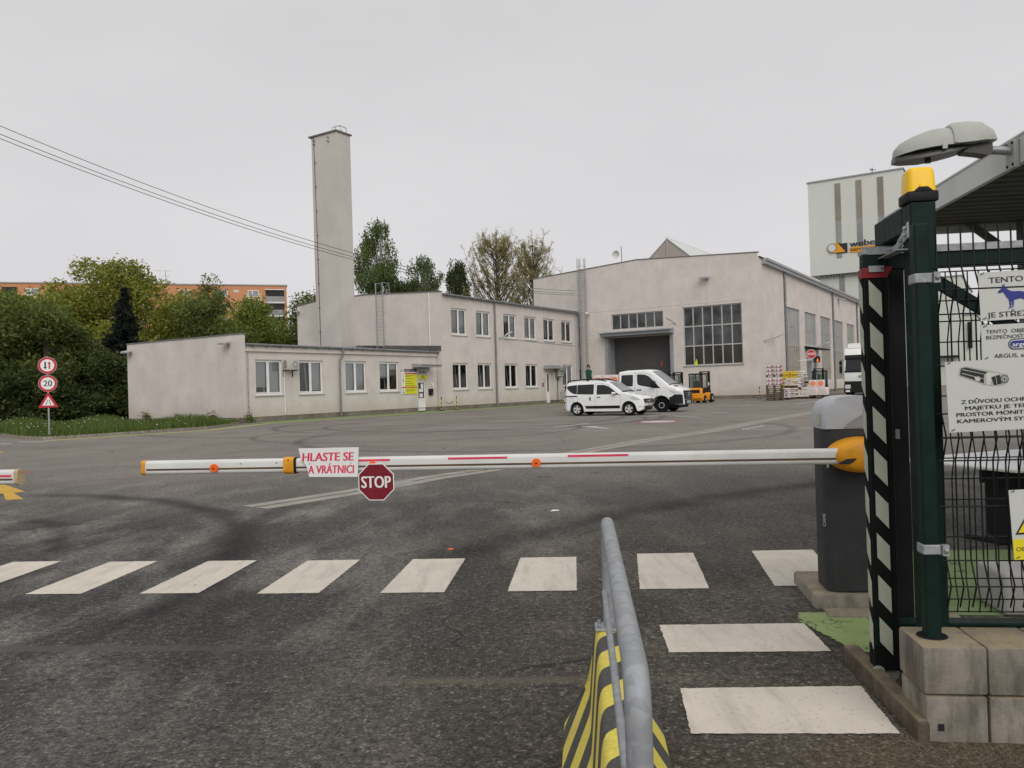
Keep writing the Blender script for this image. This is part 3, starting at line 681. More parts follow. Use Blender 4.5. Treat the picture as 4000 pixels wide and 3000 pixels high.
# roller door in its grey portal
bm = BM()
box(bm, (WS-.16, -3.7, -.1), (WS-.003, -3.42, 6.06)); box(bm, (WS-.16, -10.23, -.1), (WS-.003, -9.95, 6.06))
WB.part('door_frame', bm, M['greyblue'])
bm = BM(); box(bm, (WS+.003, -3.76, -.1), (WS+1.25, -3.704, 6.04)); box(bm, (WS+.003, -9.946, -.1), (WS+1.25, -9.89, 6.04)); WB.part('door_lining', bm, M['greyblue'])
bm = BM()
for k in range(21): box(bm, (WS+1.22, -9.88, .0+k*.29), (WS+1.26, -3.77, .282+k*.29))
d = WB.part('roller_door', bm, M['shutter'])
bm = BM(); box(bm, (WS+1.215, -8.62, 3.15), (WS+1.2185, -8.5, 3.65)); obj('door_mark', bm, M['rustred'], d)
bm = BM(); prism(bm, [(WS-.003, 6.62), (WS-.85, 6.42), (WS-.85, 6.15), (WS-.003, 6.065)], 'y', -10.3, -3.2); box(bm, (WS-1.05, -10.35, 6.42), (WS-.4, -3.1, 6.47)); WB.part('door_canopy', bm, M['greyblue'])
# joint lines of the render
bm = BM(); box(bm, (WS-.004, -16.5, 8.60), (WS-.001, .9, 8.615)); WB.part('render_joint', bm, M['plinth'])

# caged ladder of the warehouse
def ladder(name, label, s, t0, t1, z0, z1, ztop, cage=None, mat='greysteel'):
    B = Bld(name, s, t0, label, 'ladder')
    bm = BM()
    for t in (t0, t1): box(bm, (s-.22, t-.03, z0), (s-.17, t+.03, ztop))
    for z in np.arange(z0+.2, z1+.3, .3): cyl(bm, (s-.195, t0, z), (s-.195, t1, z), .014, 5)
    for z in np.arange(z0+.6, z1, 2.2):
        for t in (t0, t1): box(bm, (s-.17, t-.015, z), (s, t+.015, z+.03))
    B.part('rails', bm, M[mat])
    if cage:
        bm = BM(); c = (t0+t1)/2; ts = [R(a) for a in range(0, 181, 30)]
        P = lambda a, z: (s-.2-.72*math.sin(a), c+.42*math.cos(a), z)
        for z in np.arange(cage, ztop+.1, 1.42): tube(bm, [P(a, z) for a in ts], .022, 5)
        for a in ts: cyl(bm, P(a, cage), P(a, ztop), .016, 5)
        B.part('cage', bm, M[mat])
    else:
        bm = BM()
        tube(bm, [(s-.2, t0, ztop), (s+.6, t0, ztop), (s+.6, t0, z1)], .03, 6); tube(bm, [(s-.2, t1, ztop), (s+.6, t1, ztop), (s+.6, t1, z1)], .03, 6)
        B.part('hoops', bm, M[mat])
    return B
ladder('caged_ladder', 'tall grey ladder in a safety cage on the warehouse wall', WS, -1.45, -.9, .4, 12.8, 13.9, 3.2)
ladder('roof_ladder', 'short grey ladder between the flat roof and the office block roof', 18.0, 5.05, 5.75, 4.95, 9.2, 10.1)

# ---------------------------------------------------------------- rooftop gable behind the parapet
GBd = Bld('gabled_roof_hall', 60, -2.1, 'grey gabled hall roof peeking over the warehouse parapet', 'building')
bm = BM(); ngon(bm, [(60, 2.2, 13.0), (60, -7.2, 13.0), (60, -7.2, 14.4), (60, -2.14, 18.6), (60, 2.2, 14.7)]); GBd.part('gable_wall', bm, pm('gable_cladding', (.40, .35, .32), .8, var=.08, scale=.5, streak=.4, gcol=(.6, .55, .52)))
bm = BM()
prism(bm, [(-7.5, 14.15), (-2.14, 18.7), (2.5, 14.5), (2.5, 14.4), (-2.14, 18.6), (-7.5, 14.05)], 'x', 59.9, 88)
for k in range(28): box(bm, (60+k, -2.3, 18.66), (60.12+k, -1.95, 18.78))
GBd.part('roof', bm, pm('pale_metal_roof', (.62, .64, .62), .5, var=.05, scale=.6, streak=.15, gcol=(.4, .4, .38)))
bm = BM()
for t, z in ((-.0, 16.5), (-2.14, 18.5), (-4.6, 16.3)): box(bm, (59.88, t-.06, 13.0), (59.99, t+.06, z))
GBd.part('posts', bm, M['mullion'])

# dish on its tripod
DM = Bld('dish_mast', 46, -2.6, 'pale round dish on a thin mast with tripod on the warehouse roof', 'antenna')
bm = BM(); cyl(bm, (46, -2.6, 12.75), (46, -2.6, 15.8), .05, 8)
for a in (90, 210, 330): cyl(bm, (46+.55*math.cos(R(a)), -2.6+.55*math.sin(R(a)), 12.6), (46, -2.6, 13.9), .03, 6)
DM.part('mast', bm, M['greysteel'])
bm = BM(); lathe(bm, [(.02, 0), (.3, -.06), (.42, -.14), (.40, -.10), (.3, -.03), (.02, .03)], (45.8, -2.1, 14.95), 'x', 20); DM.part('dish', bm, pm('dish_white', (.62, .62, .56), .5), smooth=60)

# ---------------------------------------------------------------- silo tower and the storage block beside it
ST = Bld('silo_tower', 92, -24, 'tall pale clad tower with narrow vertical window strips and company sign', 'building')
bm = BM(); box(bm, (92, -24.0, 16.5), (106, -11.45, 30.0)); box(bm, (92.9, -23.8, -.5), (105.8, -12.6, 16.497)); ST.part('cladding', bm, M['silo'])
bm = BM(); box(bm, (91.85, -24.15, 30.0), (106.1, -11.3, 30.14))
for t in np.arange(-24, -11.4, .28): box(bm, (91.8, t, 30.14), (106.1, t+.1, 30.2))
ST.part('roof', bm, M['greysteel'])
for t in (-15.9, -18.7, -21.5):
    bm = BM(); box(bm, (91.94, t, 24.1), (91.997, t+.78, 29.4)); f = ST.part('window', bm, M['silostrip'])
    bm = BM(); box(bm, (91.96, t+.02, 18.7), (91.995, t+.78, 24.05)); box(bm, (91.93, t+.0, 24.04), (91.99, t+.80, 24.1)); obj('lower_pane', bm, M['silostrip2'], f)
bm = BM(); box(bm, (92.86, -15.95, 8), (92.897, -15.2, 16.45)); ST.part('window', bm, M['silostrip2'])
bm = BM()
for t in np.arange(-23.6, -12.6, .35): box(bm, (92.3, t, 16.2), (92.88, t+.12, 16.49))
ST.part('corbel_ribs', bm, M['sill'])
bm = BM(); cyl(bm, (92.5, -24.08, 8), (92.5, -24.08, 29), .09, 8); box(bm, (92.2, -24.3, 28.2), (92.8, -24.01, 29.0)); ST.part('downpipe', bm, M['zinc'])
bm = BM(); cyl(bm, (93, -20, 30.1), (93, -20, 31.1), .05, 6)
for a in (0, 60, 120): box(bm, (92.96, -20.5+a*.006, 30.7+.12*(a/60)), (93.04, -19.7, 30.76+.12*(a/60)))
ST.part('roof_mast', bm, M['black'])
# company sign on the tower
SG = Bld('tower_sign', 91.95, -14.2, 'yellow and black triangle emblem with company lettering on the tower', 'sign')
bm = BM(); prism(bm, [(-15.15, 19.35), (-16.6, 19.35), (-16.6, 20.75), (-15.75, 20.75), (-15.1, 20.95), (-14.9, 19.95)], 'x', 91.90, 91.985)
SG.part('emblem', bm, M['lettblack'])
bm = BM(); prism(bm, [(-14.1, 19.5), (-16.35, 19.5), (-15.15, 21.05), (-15.0, 20.8), (-15.0, 19.9), (-14.5, 19.6)], 'x', 91.84, 91.895)
SG.part('emblem', bm, M['hubyellow'])
bm = BM()
o_ = circle(-14.55, 20.22, .64, 24); i_ = circle(-14.55, 20.22, .56, 24)
for k in range(24): ngon(bm, [(91.83, *o_[k]), (91.83, *o_[(k+1) % 24]), (91.83, *i_[(k+1) % 24]), (91.83, *i_[k])])
SG.part('emblem_ring', bm, M['lettblack'])
bm = BM(); prism(bm, circle(-14.55, 20.22, .555, 20), 'x', 91.831, 91.838); SG.part('emblem_disc', bm, M['silo'])
rt = (R(90), 0, R(-90))
text('weber', 3.9, M['lettblack'], SG.r, SG.at((91.9, -16.95, 20.1)), rt, h=.85, bold=.03, depth=.06)
bm = BM(); box(bm, (91.9, -21.0, 19.3), (91.96, -16.9, 20.03)); SG.part('name_strip', bm, M['hubyellow'])
text('terranova', 3.8, M['lettblack'], SG.r, SG.at((91.89, -17.0, 19.48)), rt, h=.52, bold=.03, depth=.01)
SB = Bld('storage_block', 110, -24.2, 'pale windowless storage block beside the tower, seen through the fence', 'building')
bm = BM(); box(bm, (110, -29.6, -.5), (140, -24.3, 16.6)); box(bm, (110.3, -31.3, -.5), (140, -29.603, 10.6)); SB.part('cladding', bm, M['silo'])
bm = BM(); box(bm, (109.8, -29.8, 16.6), (140.2, -24.1, 16.75)); box(bm, (110.1, -31.5, 10.6), (140.2, -29.62, 10.75)); SB.part('roof', bm, M['greysteel'])
bm = BM(); box(bm, (108.5, -29.0, 4.2), (109.99, -24.3, 4.5)); box(bm, (109.94, -30.8, 5.5), (109.99, -30.2, 9.5)); SB.part('canopy', bm, M['black'])

# ---------------------------------------------------------------- orange apartment block far left
AB_A = Vector((-41.8, 150, 0)); ab_d = Vector((.9523, .3055, 0)); AB_R = math.atan2(ab_d.y, ab_d.x)
AB = thing('apartment_block', 'long orange apartment block with flat roof behind the trees', 'building', AB_A, AB_R)
bm = BM(); box(bm, (-62, 0, 0), (0, 12, 22.0)); obj('wall', bm, M['orangewall'], AB)
bm = BM(); box(bm, (-62.2, -.15, 22.0), (.15, 12.2, 22.2)); obj('roof', bm, M['greysteel'], AB)
bm = BM()
for k in range(5): box(bm, (-7.53, -.03, 20.55-2.5*(k+1)), (-4.5, -.002, 20.55-2.5*k-.02)); box(bm, (-43.5, -.03, 20.3-2.5*(k+1)), (-40.8, -.002, 20.3-2.5*k-.02))
obj('panel', bm, M['creamwall'], AB)
def flat_window(x0, x1, z0, z1):
    bm = BM()
    for a, b in (((x0, -.06, z0), (x1, -.003, z0+.12)), ((x0, -.06, z1-.1), (x1, -.003, z1)), ((x0, -.06, z0+.12), (x0+.1, -.003, z1-.1)), ((x1-.1, -.06, z0+.12), (x1, -.003, z1-.1)), (((x0*.6+x1*.4)-.07, -.06, z0+.12), ((x0*.6+x1*.4)+.07, -.003, z1-.1))): box(bm, a, b)
    f = obj('window', bm, M['white_pvc'], AB)
    bm = BM(); box(bm, (x0+.1, -.04, z0+.12), (x1-.1, -.0035, z1-.1)); obj('pane', bm, M['polyglass'], f)
for x in (-6.93, -12.4, -18.8, -25.5, -33.5, -43.1, -50.0, -55):
    for k in range(3): flat_window(x, x+1.95, 19.95-2.5*k, 21.12-2.5*k)
flat_window(-9.36, -8.5, 20.72, 21.15)
for k in range(3):
    bm = BM(); box(bm, (-3.8, -.05, 18.92-2.5*k), (-.45, -.002, 21.33-2.5*k)); lg = obj('loggia', bm, M['interior'], AB)
    bm = BM(); box(bm, (-3.9, -.3, 18.80-2.5*k), (-.35, -.051, 18.95-2.5*k)); box(bm, (-3.9, -.25, 21.2-2.5*k), (-.4, -.051, 21.33-2.5*k)); obj('slab', bm, M['white'], lg)
    bm = BM(); box(bm, (-3.8, -.22, 18.955-2.5*k), (-.45, -.18, 20.0-2.5*k)); obj('railing', bm, M['polyglass'], lg)
    bm = BM(); box(bm, (-46.7, -.05, 19.9-2.5*k), (-44.4, -.002, 21.35-2.5*k)); obj('loggia', bm, M['interior'], AB)
bm = BM(); p = AB_A + ab_d*-21.7; 
AN = thing('roof_antenna', 'thin television antenna on the orange apartment block roof', 'antenna', (p.x, p.y+2, 22.1), AB_R)
bm = BM(); cyl(bm, (0, 0, 0), (0, 0, 2.7), .05, 6)
for z, a, b in ((2.65, -1.7, 1.0), (1.7, -.6, .6), (.9, .2, .5)): box(bm, (a, -.03, z), (b, .03, z+.05))
obj('mast', bm, M['greysteel'], AN)

# ---------------------------------------------------------------- overhead cables
def cable(a, b, sag, label):
    a, b = Vector(a), Vector(b); pts = []
    for k in range(41):
        u = k/40; p = a.lerp(b, u); p.z -= 4*sag*u*(1-u); pts.append(p)
    bm = BM(); tube(bm, pts, .017, 5); return tag(obj('overhead_cable', bm, M['black']), label, 'cable', 'overhead cables')
CABLES = True
# ================================================================== GROUND, MARKINGS, GREENERY
E_ = Vector((6.40, 78.07, 10.84))
cable((-50, 10, 29.5), E_, 6.0, 'thin black overhead cable, upper one of the bundle crossing the chimney')
cable((-40, 20, 22.0), E_-Vector((0, 0, .25)), 4.0, 'thin black overhead cable, lower pair crossing the chimney')
cable((-40.0, 20, 21.75), E_-Vector((0, 0, .42)), 4.0, 'thin black overhead cable, lower pair crossing the chimney')

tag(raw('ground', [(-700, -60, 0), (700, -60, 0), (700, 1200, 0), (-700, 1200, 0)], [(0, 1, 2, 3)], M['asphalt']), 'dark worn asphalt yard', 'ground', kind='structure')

ZM = [.004]
def marking(polys, mat, label, name='road_marking', z=.004):
    v, f = [], []
    for p in polys:
        f.append(tuple(range(len(v), len(v)+len(p)))); v += [(x, y, z) for x, y in p]
    return tag(raw(name, v, f, M[mat]), label, 'marking', kind='structure')
def strip(a, b, w):
    a, b = Vector((*a, 0)), Vector((*b, 0)); n = (b-a).normalized(); n = Vector((-n.y, n.x, 0))*w/2
    return [(p.x, p.y) for p in (a-n, b-n, b+n, a+n)]
def jag(p, amp=.0035, step=.022):
    out = []
    for (x0, y0), (x1, y1) in zip(p, p[1:]+p[:1]):
        n = max(1, int(math.hypot(x1-x0, y1-y0)/step))
        for k in range(n):
            u = k/n; out.append((x0+(x1-x0)*u+(random.uniform(-amp, amp) if k else 0), y0+(y1-y0)*u+(random.uniform(-amp, amp) if k else 0)))
    return out
near = [(-5.78, -5.32, 6.47), (-4.82, -4.35, 6.37), (-3.86, -3.40, 6.26), (-2.92, -2.45, 6.17), (-1.98, -1.50, 6.06), (-1.03, -.55, 5.97), (-.08, .43, 5.905), (.89, 1.39, 5.855), (1.87, 2.36, 5.83)]
far = [(-5.72, -5.26, 7.66), (-4.76, -4.28, 7.55), (-3.78, -3.32, 7.42), (-2.83, -2.37, 7.32), (-1.89, -1.41, 7.21), (-.93, -.46, 7.13), (.03, .52, 7.06), (1.06, 1.55, 7.08), (2.07, 2.60, 7.06)]
for (a, b, y), (c, d, e) in zip(near, far):
    marking([jag([(a, y), (b, y-.035), (d, e-.03), (c, e)])], 'crosswalk', 'cream white zebra crossing bar across the entrance', 'crossing_bar')
marking([jag([(.87, 4.97), (1.75, 4.92), (1.71, 4.40), (.83, 4.46)])], 'crosswalk', 'white footway bar nearer the green patch', 'crossing_bar')
marking([jag([(.78, 3.93), (1.65, 3.89), (1.585, 3.36), (.72, 3.42)])], 'crosswalk', 'white footway bar beside the block wall', 'crossing_bar')
marking([jag([(1.74, 5.0), (1.80, 5.15), (2.6, 5.06), (2.6, 4.3), (1.98, 4.34), (1.84, 4.40)], .012)], 'greenpaint', 'bright green painted footway patch', 'green_patch')
marking([[(2.62, 5.0), (2.62, 6.95), (9, 6.3), (9, 4.2)]], 'greenpath', 'faded green footway behind the fence', 'green_patch')
marking([strip((-1.3, 30.2), (1.49, 29.55), .1), strip((1.45, 29.5), (3.05, 32.1), .12), strip((1.2, 33.4), (2.95, 32.15), .1), strip((1.6, 30.9), (2.2, 30.8), .08)], 'lineworn', 'white bay outline on the yard')
marking([strip((4.5, 38.5), (6.2, 37.1), .1), strip((6.15, 37.05), (7.75, 39.2), .11), strip((7.9, 41.9), (8.8, 41.1), .1), strip((8.7, 41.05), (10.2, 43.0), .11)], 'lineworn', 'white bay outline in front of the vehicles')
marking([[(2.5, 29.75), (2.99, 29.62), (3.4, 27.3), (2.95, 28.6)]], 'lineworn', 'white arrow tip left of the speed roundel')
marking([strip((7.4, 37.1), (8.1, 34.6), .13)], 'lineworn', 'white dash in front of the small van'); marking([strip((9.7, 40.5), (10.5, 38.8), .13)], 'lineworn', 'white dash in front of the crew cab truck')
marking([strip((13.44, 47.9), (14.87, 50.1), .13)], 'lineworn', 'short white dash in the yard lane'); marking([strip((14.6, 47.85), (15.3, 45.9), .13)], 'lineworn', 'short white dash beside the yard lane')
marking([strip((17.7, 49.9), (21.4, 55.4), .16)], 'lineworn', 'white lane line towards the forklift')
marking([strip((7.14, 24.95), (12.5, 22.5), .09), strip((7.14, 24.95), (8.35, 26.6), .09), strip((8.3, 25.1), (9.4, 24.7), .07)], 'lineworn', 'white bay outline near the barrier cabinet')
def disc(cx, cy, r, n=32): return [(cx+r*math.cos(2*math.pi*k/n), cy+r*math.sin(2*math.pi*k/n)) for k in range(n)]
o_, i_ = disc(5.75, 31.75, .92), disc(5.75, 31.75, .70)
marking([[o_[k], o_[(k+1) % 32], i_[(k+1) % 32], i_[k]] for k in range(32)], 'redpaint', 'red ring of the painted speed roundel'); marking([i_], 'lineworn', 'white centre of the painted speed roundel')
g = lambda u, v: (W(u, v).x, W(u, v).y)
marking([[g(.3, -.0), g(40, -.5), g(40, -2.4), g(.3, -2.6)]], 'greenpath', 'faded green walkway along the offices', 'walkway_paint')
marking([[g(-.4, -2.62), g(40, -2.42), g(40, -2.62), g(-.4, -2.95)], [(-18.1, 31.0), (-13.8, 36.4), (-14.1, 36.65), (-18.4, 31.25)], [(-13.8, 36.4), g(-.4, -2.95), g(-.4, -2.62), (-14.1, 36.65)]], 'yellowline', 'worn yellow green edge line of the walkway')
marking([[(-19.9, 29.6), (-18.27, 29.4), (-19.0, 30.75), (-20.6, 31.2)][:4] and strip((-20.5, 29.9), (-18.6, 29.6), .25), strip((-19.1, 30.85), (-17.8, 30.4), .25)], 'lineworn', 'white dashes beside the kerb corner')
marking([[(-10.9, 15.9), (-9.45, 14.8), (-8.27, 13.5), (-8.36, 13.33), (-7.66, 12.46), (-7.9, 12.4), (-8.5, 13.28), (-9.3, 13.5)], [(-18.6, 26.6), (-15.85, 24.9), (-15.65, 24.3), (-18.4, 25.3)]], 'yellowpaint', 'yellow direction arrow at the second lane')
marking([[(-10.95, 17.6), (-10.45, 17.35), (-10.3, 16.65), (-11.6, 17.5)]], 'redpaint', 'faded red arrow tip behind the second barrier')

# slotted drain across the yard
v0 = [(-3.50, 10.75), (-2.36, 12.2), (-1.4, 13.75), (-.27, 15.1), (1.74, 18.55), (3.65, 21.5), (6.12, 24.7), (9.7, 30.4), (14.1, 37.0), (18.5, 43.6)]
def ribbon(off, w, pts=v0):
    out = []
    P = [Vector((*p, 0)) for p in pts]; L, Q = [], []
    for i, p in enumerate(P):
        d = (P[min(i+1, len(P)-1)]-P[max(i-1, 0)]).normalized(); n = Vector((d.y, -d.x, 0))
        L.append((p+n*(off-w/2))[:2]); Q.append((p+n*(off+w/2))[:2])
    return [[L[i], L[i+1], Q[i+1], Q[i]] for i in range(len(P)-1)]
M['drainstone'] = pm('drain_concrete', (.32, .295, .26), .95, var=.2, scale=2, grime=.3)
marking(ribbon(-.02, .60), 'drainstone', 'pale concrete drain edging across the yard', 'drain_channel', .003)
marking(ribbon(-.02, .035), 'dark', 'dark slot of the yard drain', 'drain_slot', .006)
marking(ribbon(.27, .035, v0[3:5]), 'yellowpaint', 'worn yellow line along the drain', 'road_marking', .005)
bm = BM()
for k in range(14):
    p = Vector((-2.36, 12.2, .006)).lerp(Vector((-1.75, 13.2, .006)), k/13); box(bm, (p.x-.13, p.y-.02, .004), (p.x+.15, p.y+.02, .012))
tag(obj('drain_grate', bm, M['greysteel']), 'grey slotted grate in the yard drain', 'grate', kind='structure')
# litter on the asphalt
def litter(name, x, y, mat, label, s=.04):
    bm = BM(); ngon(bm, [(x-s, y-s*.4, .006), (x+s*.7, y-s*.5, .010), (x+s, y+s*.5, .014), (x-s*.4, y+s*.6, .016)]); return tag(obj(name, bm, M[mat]), label, 'litter')
litter('paper_scrap', .47, 9.65, 'white', 'white paper scrap on the asphalt beyond the barrier', .06)
litter('dry_leaf', 1.665, 3.52, 'wood', 'brown dry leaf between the white footway bar and the kerb stone', .022); litter('cigarette_butt', 2.02, 3.08, 'orange', 'orange cigarette butt in front of the block wall', .018)
litter('dry_leaf', -.62, 7.5, 'orange', 'small orange leaf beyond the zebra crossing', .03)

# loose grit swept against the kerb stone and the block wall
rg0 = np.random.default_rng(9); v, f = [], []
for k in range(1500):
    q = rg0.random()
    if q < .45: y = rg0.uniform(3.2, 4.25); x = 1.612+(y-3.3)*.088-abs(rg0.normal(0, .035))
    elif q < .8: x, y = rg0.uniform(1.55, 2.9), 3.20-abs(rg0.normal(0, .09))-.10*0
    else: x, y = rg0.uniform(.1, 1.9), rg0.uniform(2.6, 4.9)
    if q >= .45 and q < .8: y -= (x-1.64)*.13-.03
    s = rg0.uniform(.0015, .0045); k0 = len(v); h = s*1.1
    v += [(x-s, y-s*.6, .001), (x+s*.8, y-s*.8, .001), (x+s, y+s*.7, .001), (x-s*.7, y+s, .001), (x, y, .001+h)]; f += [(k0, k0+1, k0+4), (k0+1, k0+2, k0+4), (k0+2, k0+3, k0+4), (k0+3, k0, k0+4)]
tag(raw('loose_grit', v, f, pm('grit_stone', (.11, .095, .075), .95, var=.5, scale=30, rand=.5)), 'loose grit swept along the kerb stone and block wall', 'grit', kind='stuff')
# ---------------------------------------------------------------- verge with kerb, grass, weeds
KERB = [(-31, 47.6), (-27, 41.8), (-23.9, 37.3), (-20.6, 33.4), (-18.84, 31.95), (-18.2, 32.25), (-16.4, 34.9), (-14.6, 38.2), (-14.55, 41), (-14.95, 43.9)]
bm = BM()
P = [Vector((*p, 0)) for p in KERB]
for a, b in zip(P, P[1:]):
    d = (b-a).normalized(); n = Vector((-d.y, d.x, 0))*-.13
    n = Vector((d.y, -d.x, 0))*-.13
    prism_pts = [a, b, b+n, a+n]
    v = [bm.verts.new((p.x, p.y, z)) for z in (-.1, .12) for p in prism_pts]
    for q in ((4, 5, 6, 7), (0, 1, 5, 4), (1, 2, 6, 5), (2, 3, 7, 6), (3, 0, 4, 7)): bm.faces.new([v[i] for i in q])
tag(obj('kerb', bm, M['kerbcon']), 'concrete kerb round the grass verge', 'kerb', kind='structure')
POLY = KERB + [tuple(W(-.02, 0)[:2]), tuple(W(-.02, 11)[:2]), (-30, 60), (-70, 75), (-80, 62)]
tag(raw('soil_bank', [(x, y, .10) for x, y in POLY], [tuple(range(len(POLY)))], M['soil']), 'dark soil under the verge grass', 'ground', kind='structure')
def inside(x, y, poly):
    c = False
    for (x0, y0), (x1, y1) in zip(poly, poly[1:]+poly[:1]):
        if (y0 > y) != (y1 > y) and x < (x1-x0)*(y-y0)/(y1-y0)+x0: c = not c
    return c
rg = np.random.default_rng(3)
v, f = [], []; fv, ff = [], []; n = 0
GPOLY = KERB[2:] + [tuple(W(-.02, 0)[:2]), tuple(W(-.02, 11)[:2]), (-28, 56), (-40, 58), (-34, 45)]
while n < 26000:
    x, y = rg.uniform(-40, -14.4), rg.uniform(31.9, 58)
    if not inside(x, y, GPOLY): continue
    if rg.random() > 1.25*(36/y)**2: continue
    h = rg.uniform(.14, .42)*(1+.5*math.sin(x*1.3+y*.7)) * (.6 if y < 33.5 else 1); a = rg.uniform(0, 6.28); w = rg.uniform(.012, .03); lx, ly = rg.normal(0, .09, 2)
    k = len(v); v += [(x-w*math.cos(a), y-w*math.sin(a), .10), (x+w*math.cos(a), y+w*math.sin(a), .10), (x+lx, y+ly, .1+h)]; f.append((k, k+1, k+2)); n += 1
    if rg.random() < .006:
        k = len(fv); z = .1+h; s = .05; fv += [(x-s, y, z), (x, y-s, z+.02), (x+s, y, z), (x, y+s, z+.03)]; ff.append((k, k+1, k+2, k+3))
tag(raw('verge_grass', v, f, M['grassblade']), 'unmown green grass on the verge beside the office wing', 'grass', kind='stuff')
tag(raw('verge_flowers', fv, ff, M['flower']), 'white flower heads scattered through the verge grass', 'flowers', kind='stuff')

# ---------------------------------------------------------------- trees
def leaf_mesh(name, pts, size, mat, parent, seed, droop=0., aspect=1.7, upb=.35):
    rg = np.random.default_rng(seed); n = len(pts)
    nrm = rg.normal(0, 1, (n, 3)); nrm[:, 2] = np.abs(nrm[:, 2])+upb; nrm /= np.linalg.norm(nrm, axis=1)[:, None]
    t = rg.normal(0, 1, (n, 3)); t[:, 2] -= droop; t -= nrm*(t*nrm).sum(1)[:, None]; t /= np.linalg.norm(t, axis=1)[:, None]+1e-6
    if droop > 1:
        t[:] = rg.normal(0, .35, (n, 3)); t[:, 2] = -1; t /= np.linalg.norm(t, axis=1)[:, None]
        nrm = np.cross(t, rg.normal(0, 1, (n, 3))); nrm /= np.linalg.norm(nrm, axis=1)[:, None]
    b = np.cross(nrm, t); s = size*rg.uniform(.55, 1.35, n)[:, None]
    v = np.stack([pts-t*s*aspect*.5, pts+b*s*.42, pts+t*s*aspect*.5, pts-b*s*.42], 1).reshape(-1, 3)
    me = bpy.data.meshes.new(name); me.vertices.add(4*n); me.vertices.foreach_set('co', v.astype('f').ravel())
    me.loops.add(4*n); me.loops.foreach_set('vertex_index', np.arange(4*n, dtype='i'))
    me.polygons.add(n); me.polygons.foreach_set('loop_start', np.arange(0, 4*n, 4, dtype='i'))
    me.update(calc_edges=True); me.materials.append(mat)
    o = bpy.data.objects.new(name, me); COL.objects.link(o)
    if parent: o.parent = parent
    return o

def crown_pts(clumps, n, seed, shell=.45, ragged=.25):
    rg = np.random.default_rng(seed); C = np.array(clumps, float)
    w = C[:, 3]*C[:, 4]*C[:, 5]; w = w**.75; w /= w.sum()
    k = rg.choice(len(C), n, p=w); d = rg.normal(0, 1, (n, 3)); d /= np.linalg.norm(d, axis=1)[:, None]
    r = rg.uniform(shell**3, 1, n)**(1/3) * (1+ragged*rg.normal(0, .5, n))
    return C[k, :3]+d*r[:, None]*C[k, 3:6]

def clumps_in(c, r, n, seed, frac=(.28, .48), flat=.85, top=None):
    rg = np.random.default_rng(seed); out = []
    for i in range(n):
        d = rg.normal(0, 1, 3); d /= np.linalg.norm(d); q = rg.uniform(.25, 1)**.5*.82
        f = rg.uniform(*frac); p = np.array(c)+d*q*np.array(r)
        out.append((*p, r[0]*f, r[1]*f, min(r[0], r[2])*f*flat))
    return out

def trunk_mesh(name, h, r, tips, mat, parent, seed, lean=(0, 0), split=.35):
    rg = np.random.default_rng(seed); bm = BM()
    pts = [Vector((lean[0]*u+rg.normal(0, .02)*h*u, lean[1]*u+rg.normal(0, .02)*h*u, h*u)) for u in (0, .25, .5, .75, 1)]
    tube(bm, pts, [r*1.25, r, r*.8, r*.55, r*.2], 8)
    for t in tips:
        t = Vector(t); u = rg.uniform(split, .8); k = min(int(u*4), 3); a = pts[k].lerp(pts[k+1], u*4-k)
        if t.z < a.z+.1: a = pts[1].lerp(pts[2], .2)
        m = a.lerp(t, .5)+Vector((rg.normal(0, .12), rg.normal(0, .12), .25))
        tube(bm, [a, m, t], [r*.42, r*.26, r*.08], 5)
    return obj(name, bm, mat, parent, smooth=60)

def tree(name, label, cat, x, y, h, crad, cz, leaf, n, size, seed, nc=16, trunk=.16, group=None, droop=0., bark='bark', extra=(), frac=(.28, .48), shell=.45, aspect=1.7):
    t = thing(name, label, cat, (x, y, 0), 0, group)
    cl = clumps_in((0, 0, cz), crad, nc, seed, frac) + list(extra)
    trunk_mesh('trunk', min(h*.9, cz+crad[2]*.6), trunk, [c[:3] for c in cl[:14]], M[bark], t, seed)
    leaf_mesh('crown', crown_pts(cl, n, seed, shell), size, M[leaf], t, seed+1, droop, aspect)
    return t
G1 = 'trees and bushes behind the verge'
tree('leafy_bush', 'big mid green leafy bush at the left edge, left of the road signs', 'bush', -38.2, 57, 9.6, (4.6, 3.5, 5.2), 4.9, 'leaf_mid', 19000, .20, 11, 44, .18, G1)
tree('leafy_bush', 'broad mid green bush directly behind the road signs', 'bush', -34.0, 58.5, 8.3, (3.2, 3.0, 4.6), 4.3, 'leaf_mid', 16000, .19, 12, 38, .16, G1)
tree('leafy_bush', 'low dark bush between the road signs and the wing end wall', 'bush', -28.2, 58.0, 5.0, (3.6, 2.2, 3.0), 2.3, 'leaf_dark', 14000, .17, 13, 30, .1, G1)
tree('leafy_bush', 'low dark bush under the tall left bush', 'bush', -34.6, 55.0, 4.0, (4.6, 1.8, 2.6), 1.9, 'leaf_dark', 13000, .17, 14, 30, .1, G1)
tree('leafy_bush', 'dark bush just past the road sign post', 'bush', -31.2, 60.2, 6.4, (3.0, 2.0, 3.4), 3.2, 'leaf_dark', 9000, .18, 28, 26, .1, G1)
tree('leafy_bush', 'low dark bush beyond the verge under the road signs', 'bush', -31.5, 55.6, 2.6, (3.2, 1.2, 1.7), 1.2, 'leaf_dark', 9000, .16, 61, 24, .06, G1)
tree('leafy_tree', 'yellow green backdrop tree in front of the orange block middle', 'tree', -33.5, 84, 11.8, (5.0, 2.6, 6.0), 6.3, 'leaf_yellow', 15000, .22, 62, 40, .15, G1)
tree('leafy_tree', 'bright green backdrop tree left of the chimney', 'tree', -28.5, 88, 11.8, (4.6, 2.6, 6.0), 6.3, 'leaf_bright', 13000, .22, 63, 36, .15, G1)
